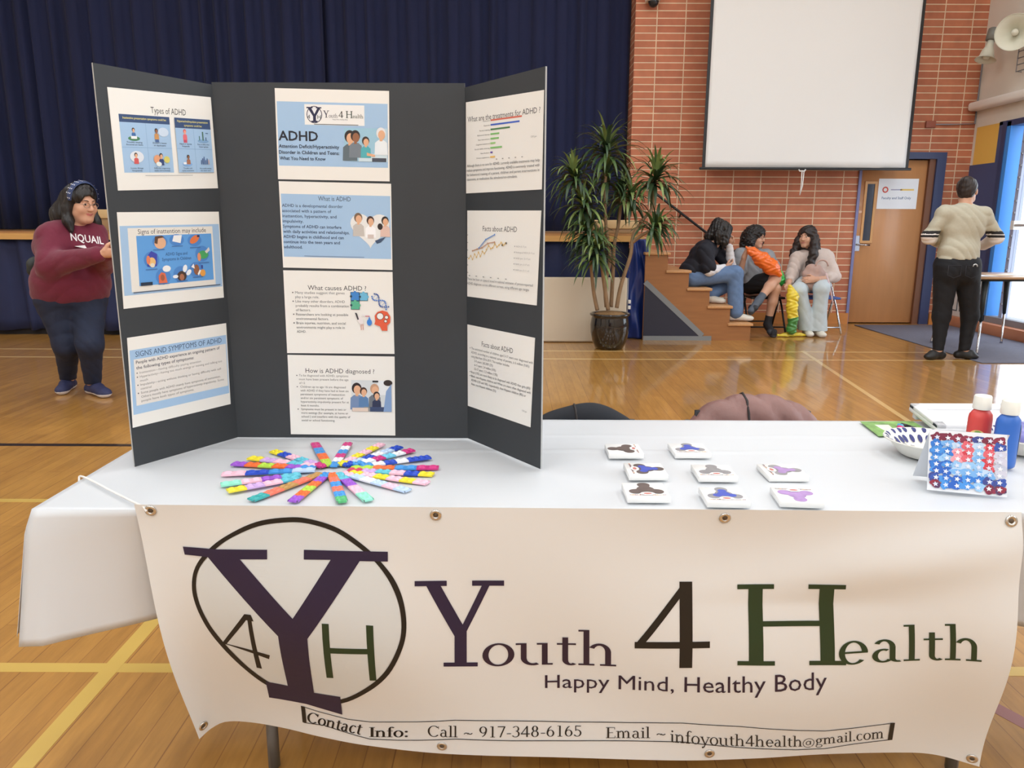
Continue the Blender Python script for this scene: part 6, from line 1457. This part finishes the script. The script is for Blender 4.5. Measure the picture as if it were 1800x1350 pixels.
# ---- woman with her back to us at the exit
SKR = skin_mats('r', (206, 158, 130), (180, 110, 104))
pr_ = tag(thing('person', 'x', 'person', tuple(atZ(1668, 633))), 'person seen from behind in tan sweater with striped sleeves and black jeans by the desk')
YR = 7.15; fw = np.array((.16, .98, 0)); rt_ = np.array((.98, -.16, 0)); Rr = np.stack([rt_, fw, up])
HR_ = Head(p3(1700, 337, YR + .06), (.62, .78, -.10), (0, .06, 1), 1.0); nk = p3(1695, 372, YR)
che = p3(1691, 398, YR + .02); pel = p3(1682, 468, YR); sl, sr = p3(1660, 375, YR), p3(1729, 377, YR)
el, er = p3(1633, 416, YR + .02), p3(1752, 417, YR + .02); wl, wr_ = p3(1652, 428, YR + .27), p3(1728, 432, YR + .27)
hl, hr_ = pel - rt_ * .085, pel + rt_ * .085; kl, kr = p3(1655, 555, YR + .02), p3(1705, 555, YR + .02); fl_, fr_ = np.array(atZ(1645, 631)), np.array(atZ(1693, 631)); tl, tr_ = np.array(atZ(1623, 632)) + (.0, -.02, 0), np.array(atZ(1716, 632)) + (0, -.03, 0)
fl_ = fl_ + (0, -.02, 0); al, ar = fl_ + (0, 0, .09), fr_ + (0, 0, .09)
V = Vol(.0065); HR_.add(V, nk); V.ell(che, (.175, .11, .18), .05, Rr); V.ell(pel + up * .05, (.155, .115, .15), .05, Rr); V.cone(nk, che, .06, .09, .06)
V.chain([sl, el, wl], [.055, .042, .028], .03); V.chain([sr, er, wr_], [.055, .042, .028], .03); V.chain([hl, kl, al], [.095, .062, .042], .04); V.chain([hr_, kr, ar], [.095, .062, .042], .04)
V.cone(al, al * .5 + tl * .5 + (0, 0, -.01), .033, .022); V.cone(ar, ar * .5 + tr_ * .5 + (0, 0, -.01), .033, .022)
hand(V, wl, (.7, .7, .1), (.3, -.2, .8), .95, .8, -1); hand(V, wr_, (-.7, .7, .1), (-.3, -.2, .8), .95, .8, 1); V.build('body', SKR, pr_, HR_.cls())
M_TANS = [mat('tan_knit', (188, 183, 164), .8, bump=.5, bscale=16, noise=.06, nscale=60), mat('cream_sleeve', (236, 230, 226), .8, bump=.5, bscale=16), mat('black_band', (34, 32, 34), .8)]
V = Vol(.0075); V.ell(che, (.198, .135, .20), .05, Rr); V.ell(p3(1685, 440, YR), (.178, .135, .14), .06, Rr); V.ell(pel + up * .035, (.182, .14, .12), .05, Rr); V.cone(sl, sr, .07, .07, .05); V.cone(nk - up * .05, nk + up * .01, .10, .068, .04)
V.chain([sl, el, wl], [.066, .060, .043], .035); V.chain([sr, er, wr_], [.066, .060, .043], .035); V.cut(p3(1682, 455, YR), (.02, 0, -1)); V.wob(wr_cloth(.005, 30, 2))
def sleeve_cls(P):
    m = np.zeros(len(P), int)
    for (e, w_, s_) in ((el, wl, sl), (er, wr_, sr)):
        far = np.abs((P - che) @ rt_) > .20; z = P[:, 2]; ze = e[2]
        m[far & (z < ze + .030)] = 1; m[far & (z < ze + .052) & (z > ze + .030)] = 2; m[far & (z < ze + .018) & (z > ze - .004)] = 2
        fwd_ = ((P - che) @ fw > .10) & (np.abs((P - che) @ rt_) > .10) & (z < ze + .06); m[fwd_] = 1
    return m
V.build('sweater', M_TANS, pr_, sleeve_cls)
M_JEANK = mat('black_jeans', (18, 20, 26), .8, bump=.5, bscale=16, noise=.3, nscale=18)
V = Vol(.0075); V.ell(pel + up * .02, (.185, .145, .14), .05, Rr); V.ell(pel - up * .05 - fw * .045 - rt_ * .07, (.10, .105, .12), .05, Rr); V.ell(pel - up * .05 - fw * .045 + rt_ * .07, (.10, .105, .12), .05, Rr)
V.chain([hl, kl, al], [.118, .076, .048], .035); V.chain([hr_, kr, ar], [.118, .076, .048], .035); V.cut(al + up * -.005, (0, 0, -1)); V.cut(p3(1682, 450, YR), (0, 0, 1)); V.wob(wr_cloth(.002, 40, 3)); V.build('jeans', M_JEANK, pr_)
for q in (-1, 1):
    c = pel - up * .035 + rt_ * .075 * q - fw * .158; mb = MB(); pts = [c + rt_ * x + up * z for x, z in ((-.055, .05), (.055, .05), (.055, -.04), (0, -.065), (-.055, -.04), (-.055, .05))]
    mb.tube([tuple(p) for p in pts], .0022, mat('jean_stitch', (50, 50, 58), .8), 6); mb.build('pocket_stitching', pr_)
c = p3(1701, 467, YR) - fw * .165; mb = MB(); mb.tube([tuple(c + rt_ * (.018 * math.cos(a)) + up * (.022 * math.sin(a))) for a in [PI * k / 8 for k in range(9)]], .005, flat(220, 220, 220), 8); mb.build('pocket_emblem', pr_)
for (a, t) in ((fl_, tl), (fr_, tr_)):
    V = Vol(.0065); shoe(V, a, t, 1.12); V.build('shoe', mat('black_boot', (24, 24, 26), .5), pr_)
V = Vol(.007); H = HR_; H.E(V, (0, -.03, .05), (.084, .092, .082), .02); H.E(V, (0, -.055, -.005), (.074, .062, .075), .03); H.E(V, (0, -.075, .085), (.05, .05, .045), .02)
V.sub(H.w(0, .095, -.02), (.07, .08, .10), .012, H.R); V.wob(hair_noise(.003)); V.build('hair', M_HAIRB, pr_)

# ---- first seated girl, on the stairs
SK1_ = skin_mats('b', (206, 160, 134), (184, 112, 104))
pb = tag(thing('person', 'x', 'person', tuple(p3(1222, 505, 8.6))), 'person in black tee over white sleeves and jeans sitting bent forward on the stairs')
YB = 8.58; H = HB = Head(p3(1270, 410, YB - .03), (.86, -.26, -.44), (.45, 0, .9), .98); nk = p3(1252, 432, YB)
pel = p3(1217, 486, YB); che = p3(1233, 450, YB); f1 = np.array((.97, -.25, 0)); r1 = np.array((-.25, -.97, 0)); R1 = np.stack([r1, f1, up])
spine = frame((.85, -.2, -.5), (.5, 0, .86)); Rt = spine
sN, sF = p3(1240, 440, YB - .16), p3(1256, 438, YB + .16); eN, wN = p3(1247, 476, YB - .20), p3(1273, 470, YB - .10); eF, wF = p3(1285, 470, YB + .05), p3(1282, 432, YB - .02)
hN, hF = pel + r1 * .08, pel - r1 * .08; kN, kF = p3(1292, 481, YB - .12), p3(1286, 496, YB + .10); aN, tN = p3(1293, 548, YB - .14), p3(1326, 560, YB - .17)
aF, tF = p3(1244, 520, YB - .03), p3(1272, 532, YB - .10)
V = Vol(.007); H.add(V, nk); V.ell(che, (.16, .11, .17), .05, Rt); V.ell(pel + up * .02, (.15, .13, .12), .05, R1); V.cone(nk, che, .055, .09, .05); V.cone(che, pel, .11, .12, .05)
V.chain([sN, eN, wN], [.05, .04, .027], .03); V.chain([sF, eF, wF], [.05, .04, .027], .03); V.chain([hN, kN, aN], [.085, .062, .04], .04); V.chain([hF, kF, aF], [.085, .062, .04], .04)
hand(V, wF, (.1, -.1, 1), (-.5, -.6, 0), .95, 1.1, 1); hand(V, wN, (.9, .2, .3), (0, .5, .6), .95, .8, 1); V.build('body', SK1_, pb, H.cls())
M_BLKT = mat('black_tee', (24, 26, 38), .8, bump=.5, bscale=16, noise=.2); M_WSL = mat('white_sleeve', (226, 226, 230), .7, bump=.5, bscale=16)
V = Vol(.0075); V.ell(che, (.19, .135, .19), .05, Rt); V.ell(pel + up * .07 + f1 * .0, (.175, .15, .13), .06, R1); V.cone(sN, sF, .08, .08, .05); V.cone(sN, sN + (eN - sN) * .80, .084, .084, .04); V.cone(sF, sF + (eF - sF) * .8, .08, .078, .04); V.cone(nk - (.02, 0, .04), nk, .085, .06, .03)
V.cut(pel + up * -.01, (.0, 0, -1)); V.wob(wr_cloth(.006, 26, 1)); V.build('black_tee_shirt', M_BLKT, pb)
for (a, b) in ((eN, wN), (eF, wF)):
    V = Vol(.0075); s0 = {id(eN): sN, id(eF): sF}[id(a)]; V.chain([s0 + (a - s0) * .7, a, b], [.056, .056, .038], .02); V.wob(wr_cloth(.003, 60)); V.build('white_sleeve', M_WSL, pb)
M_DENIM = mat('blue_denim', (98, 124, 162), .8, bump=.5, bscale=16, noise=.2, nscale=25)
V = Vol(.0075); V.ell(pel + up * .0, (.168, .155, .125), .05, R1); V.chain([hN, kN, aN], [.11, .088, .082], .03); V.chain([hF, kF, aF + (kF - aF) * .15], [.11, .085, .07], .03); V.cut(aN + up * .01, (.1, 0, -1)) if False else None
V.wob(wr_cloth(.0022, 36, 2)); V.build('jeans', M_DENIM, pb)
M_OFFW = [mat('offwhite_shoe', (222, 218, 206), .6), mat('white_sole', (226, 224, 228), .5)]
for (a, t, z) in ((aN, tN, .203), (aF, tF, .39)):
    a0 = np.array((a[0], a[1], z)); t0 = np.array((t[0], t[1], z)); d = t0 - a0; t0 = a0 + d / np.linalg.norm(d) * .20; V = Vol(.0065); shoe(V, a0, t0, 1.05); V.build('shoe', M_OFFW, pb, sole_cls(z, .024))
V = Vol(.007); H.E(V, (0, -.025, .04), (.094, .108, .098), .02); H.E(V, (0, -.10, .09), (.058, .055, .05), .02)
for q in (-1, 1): V.chain([H.w(q * .07, .04, .07), H.w(q * .088, .055, -.01), H.w(q * .085, .07, -.09), H.w(q * .08, .075, -.14)], [.036, .040, .034, .016], .03); V.chain([H.w(q * .07, -.04, .06), H.w(q * .09, -.03, -.04), H.w(q * .085, -.0, -.12)], [.036, .045, .03], .03)
V.chain([H.w(0, -.08, .02), H.w(0, -.10, -.09)], [.085, .065], .03); V.sub(H.w(0, .12, -.04), (.046, .055, .08), .012, H.R); V.wob(hair_noise(.006)); V.build('hair', M_HAIRK, pb)

# ---- chairs of the two girls by the wall
M_WCH = mat('white_chair_plastic', (226, 228, 236), .4)
def folding_chair(x, y, label, m, seat_m, group, seat_z=.43, ang=0.):
    t = thing('folding_chair', label, 'chair', (x, y, 0), group)
    M = Matrix.Translation((x, y, 0)) @ Matrix.Rotation(ang, 4, 'Z'); T_ = lambda *p: M @ Vector(p)
    mb = MB(); mb.bbox((-.20, -.20, seat_z - .025), (.20, .19, seat_z), seat_m, .01, 3, M); mb.build('seat', t)
    mb = MB(); mb.grid(lambda u, v: T_(-.205 + .41 * u, .235 + .02 * v - .02 * math.sin(PI * u) * -1, .63 + .20 * v), 10, 4, seat_m); solid(mb.build('backrest', t), .014, 0)
    for sx in (-.215, .215):
        mb = MB(); mb.tube([T_(sx, .27, .84), T_(sx, .20, .60), T_(sx, -.05, .30), T_(sx, -.24, .012)], .0115, m, 10); mb.build('leg', t)
        mb = MB(); mb.tube([T_(sx * .93, .02, seat_z - .03), T_(sx * .93, .22, .012)], .0115, m, 10); mb.build('leg', t)
    mb = MB(); mb.tube([T_(-.215, .27, .84), T_(.215, .27, .84)], .0115, m, 10); mb.tube([T_(-.215, -.20, .08), T_(.215, -.20, .08)], .009, m, 8); mb.tube([T_(-.2, .19, .10), T_(.2, .19, .10)], .009, m, 8); mb.build('crossbar', t)
    return t
YC = 9.0
folding_chair(2.98, YC + .02, 'black metal folding chair under the person in the grey tee', M_BLACK, M_BLACK, 'folding chairs by the brick wall')
folding_chair(3.62, YC, 'white folding chair with blue seat under the long-haired person', M_CHROME, mat('blue_vinyl_seat', (70, 96, 160), .5), 'folding chairs by the brick wall')

# ---- second girl, grey tee, legs crossed, holding the orange balloon
pc = tag(thing('person', 'x', 'person', (3.0, YC, .45)), 'person with curly hair and glasses in grey tee and shorts, sitting with legs crossed')
H = HC = Head(p3(1328, 418, YC - .06), (.72, -.66, -.05), (.04, 0, 1), .97); nk = p3(1322, 445, YC - .02)
pel = p3(1325, 500, YC); che = p3(1322, 460, YC); f2 = np.array((.45, -.89, 0)); r2 = np.array((-.89, -.45, 0)); R2 = np.stack([r2, f2, up])
sA, sB = p3(1302, 448, YC - .10), p3(1348, 450, YC + .06); eA, wA = p3(1300, 482, YC - .22), p3(1309, 449, YC - .34); eB, wB = p3(1364, 478, YC - .02), p3(1350, 478, YC - .28)
hA, hB = pel + r2 * .08, pel - r2 * .08; kA, kB = p3(1363, 490, YC - .36), p3(1363, 508, YC - .34); aA, tA = p3(1334, 528, YC - .50), p3(1320, 546, YC - .60); aB = p3(1349, 570, YC - .30); tB = aB + np.array((.02, -.17, 0)); 
V = Vol(.0065); H.add(V, nk); V.ell(che, (.155, .10, .16), .05, R2); V.ell(pel + up * .03, (.15, .12, .12), .05, R2); V.cone(nk, che, .055, .085, .05); V.cone(che, pel, .10, .11, .05)
V.chain([sA, eA, wA], [.05, .040, .027], .03); V.chain([sB, eB, wB], [.05, .040, .027], .03); V.chain([hA, kA, kA + (aA - kA) * .35, aA], [.088, .058, .055, .034], .03); V.chain([hB, kB, kB + (aB - kB) * .35, aB], [.088, .058, .054, .034], .03)
V.cone(aA, tA, .036, .024, .02); z0 = np.array((0, 0, 1.)); V.cone(aB, np.array((tB[0], tB[1], .04)), .036, .024, .02)
hand(V, wA, (.25, -.2, 1), (.7, -.2, 0), .95, 1.3, 1); hand(V, wB, (-.2, -.5, .3), (.1, -.2, -.9), .95, .8, -1); V.build('body', SK1_, pc, H.cls())
M_GTEE = mat('grey_tee', (150, 154, 160), .8, bump=.5, bscale=16, noise=.12, nscale=14)
V = Vol(.0075); V.ell(che, (.175, .125, .18), .05, R2); V.ell((che + pel) / 2 + f2 * .02, (.18, .15, .16), .05, R2); V.ell(pel + up * .04, (.188, .16, .12), .06, R2); V.cone(sA, sB, .075, .075, .05); V.cone(sA, sA + (eA - sA) * .78, .078, .084, .03); V.cone(sB, sB + (eB - sB) * .78, .078, .084, .03); V.cone(nk - up * .05, nk, .09, .066, .03)
V.cut(pel + up * -.035, (0, 0, -1)); V.wob(wr_cloth(.006, 28, 4)); V.build('grey_tee_shirt', M_GTEE, pc)
V = Vol(.0075); V.ell(pel, (.17, .14, .115), .05, R2); V.cone(hA, hA + (kA - hA) * .72, .105, .092, .03); V.cone(hB, hB + (kB - hB) * .75, .105, .094, .03); V.wob(wr_cloth(.004, 40)); V.build('black_shorts', mat('black_shorts_cloth', (30, 30, 34), .75), pc)
for (a, k_, t, c, nm) in ((aA, kA, tA, (88, 96, 108), 'grey_sock'), (aB, kB, np.array((tB[0], tB[1], .035)), (34, 34, 38), 'black_sock')):
    V = Vol(.006); d = (k_ - a) / np.linalg.norm(k_ - a); V.chain([a + d * .10, a, t], [.042, .044, .034], .02); V.build(nm, mat(nm + '_cloth', c, .8), pc)
    V = Vol(.006); e = t - a; e = e / np.linalg.norm(e); dn_ = np.array((0, 0, -1.)); V.chain([a + e * -.03 + dn_ * .042 * (1 if a is aB else .9), t + dn_ * .016], [.030, .034], .02); V.cone(t - e * .05 - np.cross(e, (0, 0, 1)) * .03, t - e * .05 + np.cross(e, (0, 0, 1)) * .03, .034, .034, .02)
    if a is aB: V.cut((0, 0, .003), (0, 0, -1))
    V.build('slide_sandal', mat('charcoal_sandal', (44, 46, 52), .6), pc)
V = Vol(.007); H.E(V, (0, -.015, .055), (.115, .122, .10), .03)
for q in (-1, 1): V.chain([H.w(q * .09, -.01, .04), H.w(q * .115, -.01, -.04), H.w(q * .11, -.005, -.12)], [.05, .055, .042], .03)
V.chain([H.w(0, -.09, 0), H.w(0, -.10, -.10)], [.09, .08], .03); V.sub(H.w(0, .108, -.042), (.055, .08, .096), .012, H.R)
V.wob(lambda X, Y, Z: .009 * np.sin(75 * X + 4 * np.sin(50 * Z)) * np.sin(75 * Z + 4 * np.sin(50 * Y)) + .004 * np.sin(160 * Z) * np.sin(150 * X)); V.build('curly_hair', M_HAIRK, pc); brows(H, M_HAIRK, pc)
specs(H, mat('wire_glasses', (150, 130, 116), .3, metal=.8), pc)

# ---- third girl, long wavy hair, beige top, bag in her lap
pd = tag(thing('person', 'x', 'person', (3.64, YC, .45)), 'person with long wavy dark hair in beige top and pale jeans, hugging a bag')
H = HD = Head(p3(1419, 417, YC - .04), (-.74, -.66, -.02), (.02, 0, 1), .98); nk = p3(1425, 447, YC)
pel = p3(1430, 498, YC - .02); che = p3(1428, 463, YC); f3 = np.array((-.30, -.95, 0)); r3 = np.array((-.95, .30, 0)); R3 = np.stack([r3, f3, up])
sA, sB = p3(1402, 453, YC - .02), p3(1452, 451, YC - .02); eA, wA = p3(1391, 485, YC - .10), p3(1386, 498, YC - .36); eB, wB = p3(1466, 486, YC - .14), p3(1434, 491, YC - .36)
hA, hB = pel + r3 * .085, pel - r3 * .085; kA, kB = p3(1404, 510, YC - .36), p3(1444, 507, YC - .38); aA, aB = p3(1419, 572, YC - .30), p3(1438, 574, YC - .34); tA, tB = aA + (-.01, -.17, 0), aB + (.015, -.17, 0)
V = Vol(.0065); H.add(V, nk); V.ell(che, (.165, .105, .17), .05, R3); V.ell(pel + up * .03, (.16, .125, .12), .05, R3); V.cone(nk, che, .055, .09, .05); V.cone(che, pel, .11, .12, .05)
V.chain([sA, eA, wA], [.052, .042, .028], .03); V.chain([sB, eB, wB], [.052, .042, .028], .03); V.chain([hA, kA, aA], [.09, .062, .04], .03); V.chain([hB, kB, aB], [.09, .062, .04], .03)
hand(V, wA, (-.1, -.35, -.9), (.2, -.9, .3), .95, 1.2, 1); hand(V, wB, (-1, -.15, -.05), (0, .9, -.2), .98, .5, -1); V.build('body', SK1_, pd, H.cls())
M_BEIGT = mat('beige_knit', (206, 190, 182), .8, bump=.5, bscale=16, noise=.06, nscale=40)
V = Vol(.0075); V.ell(che, (.195, .13, .19), .05, R3); V.ell(pel + up * .075, (.19, .155, .13), .06, R3); V.cone(sA, sB, .078, .078, .05); V.chain([sA, eA, eA + (wA - eA) * .55], [.08, .068, .055], .03); V.chain([sB, eB, eB + (wB - eB) * .35], [.08, .072, .06], .03); V.cone(nk - up * .06, nk - up * .01, .09, .066, .03)
V.cut(pel + up * -.0, (0, 0, -1)); V.wob(wr_cloth(.006, 28, 5)); V.build('beige_top', M_BEIGT, pd)
M_PALE = mat('pale_denim', (196, 208, 214), .8, bump=.5, bscale=16, noise=.08, nscale=20)
V = Vol(.0075); V.ell(pel, (.18, .15, .12), .05, R3); V.chain([hA, kA, kA + (aA - kA) * .5, aA - up * .03], [.112, .088, .078, .104], .025); V.chain([hB, kB, kB + (aB - kB) * .5, aB - up * .03], [.112, .088, .078, .104], .025); V.cut((0, 0, aB[2] - .045), (0, 0, -1)); V.wob(wr_cloth(.0022, 30, 6)); V.build('pale_jeans', M_PALE, pd)
for (a, t) in ((aA, tA), (aB, tB)):
    a0 = np.array((a[0], a[1], .0)); t0 = np.array((t[0], t[1], .0)); V = Vol(.0065); shoe(V, a0, t0, 1.1); V.build('shoe', M_OFFW, pd, sole_cls(0, .026))
V = Vol(.007); H.E(V, (0, -.012, .052), (.093, .112, .092), .02); H.E(V, (0, -.08, -.05), (.09, .07, .13), .03)
for q, n_ in ((-1, 1), (1, 1)): V.chain([H.w(q * .075, .0, .05), H.w(q * .10, .01, -.06), H.w(q * .12, .05, -.19), H.w(q * .105, .085, -.32), H.w(q * .10, .09, -.40)], [.035, .045, .05, .045, .02], .03)
V.chain([H.w(0, -.09, -.04), H.w(.05, -.09, -.2), H.w(.08, -.05, -.34)], [.085, .085, .04], .04); V.chain([H.w(0, -.09, -.04), H.w(-.05, -.09, -.2), H.w(-.10, -.05, -.36)], [.085, .085, .04], .04)
V.sub(H.w(0, .098, -.045), (.056, .075, .098), .010, H.R); V.wob(lambda X, Y, Z: .007 * np.sin(55 * X + 2.5 * np.sin(38 * Z)) * np.sin(50 * Y + 2 * np.sin(36 * Z))); V.build('long_hair', M_HAIRB, pd); brows(H, M_HAIRK, pd)

# ---- things the girls hold
def foil(name, label, pts, rads, mat_, fl=.55, axis=(0, 1, 0), seed=0):
    V = Vol(.006); V.chain(pts, rads, .02); c = np.mean(pts, 0)
    V.wob(lambda X, Y, Z: .007 * np.sin(60 * X + 3 * np.sin(45 * Z) + seed) * np.sin(55 * Z + 30 * Y) )
    o = V.build(name, mat_[0] if isinstance(mat_, tuple) else mat_, None, mat_[1] if isinstance(mat_, tuple) else None)
    return tag(o, label, 'balloon', 'limp foil balloons held by the seated girls')
YH = YC - .42
a, b = p3(1312, 434, YH), p3(1371, 482, YH)
foil('foil_balloon', 'crumpled orange foil balloon held up by the person in the grey tee', [a, a + (b - a) * .15, a + (b - a) * .45, a + (b - a) * .75, b], [.008, .045, .082, .085, .03], mat('orange_foil', (240, 112, 36), .28, coat=.3))
g = [p3(1370, 482, YC - .2), p3(1371, 492, YC - .2), p3(1369, 504, YC - .2)]
foil('foil_balloon', 'small green foil balloon end hanging between the two folding chairs', g, [.05, .058, .03], mat('green_foil', (58, 190, 84), .3, coat=.3), seed=1)
y_ = [p3(1388, 503, YC - .45), p3(1393, 520, YC - .46), p3(1392, 540, YC - .47), p3(1394, 562, YC - .47), p3(1391, 580, YC - .47)]
zc = y_[3][2] + .03
fm = [mat('yellow_foil', (232, 206, 58), .3, coat=.3), mat('dark_green_foil', (70, 138, 66), .35, coat=.3)]
V = Vol(.006); V.chain(y_, [.022, .065, .062, .055, .055], .02); V.wob(lambda X, Y, Z: .007 * np.sin(60 * X + 3 * np.sin(45 * Z)) * np.sin(55 * Z + 30 * Y)); V.cut((0, 0, .02), (0, 0, -1))
tag(V.build('foil_balloon', fm, None, lambda P: ((P[:, 2] < zc + .25 * (P[:, 0] - y_[3][0]))).astype(int)), 'yellow and dark green foil balloon hanging from the long-haired person\'s hand', 'balloon', 'limp foil balloons held by the seated girls')
V = Vol(.006); f0 = np.array(atZ(1368, 592)) + (0, 0, .015); V.chain([f0, f0 + (.10, .0, .0), f0 + (.22, .04, .0), f0 + (.34, .02, .002)], [.02, .03, .028, .015], .02); V.wob(lambda X, Y, Z: .006 * np.sin(60 * X + 30 * Y)); V.cut((0, 0, .004), (0, 0, -1))
tag(V.build('foil_balloon', fm[0], None), 'flat yellow foil balloon lying on the floor in front of the seated girls', 'balloon', 'limp foil balloons held by the seated girls')
bag = thing('shoulder_bag', 'dusty pink soft bag held on the lap of the long-haired person', 'bag', tuple(p3(1425, 490, YC - .24)))
V = Vol(.007); V.ell(p3(1430, 482, YC - .26), (.13, .08, .12), .03); V.ell(p3(1424, 498, YC - .28), (.11, .07, .08), .03); V.wob(lambda X, Y, Z: .010 * np.sin(42 * X + 20 * Z) * np.sin(36 * Z - 18 * X)); V.build('bag_body', mat('dusty_pink_bag', (188, 158, 148), .7, noise=.15, nscale=18), bag)
mb = MB(); c = p3(1444, 468, YC - .36); mb.tube([tuple(c + np.array((.07 * math.cos(a), -.01, .07 * math.sin(a)))) for a in [PI * k / 10 for k in range(11)]], .010, mat('dusty_pink_bag', (206, 172, 156), .7), 8)
mb.tube([tuple(p3(x, y, YC - .40)) for x, y in ((1452, 480), (1458, 500), (1462, 520), (1464, 535))], .008, mat('pink_ribbon', (222, 196, 200), .6), 8); mb.build('strap', bag)
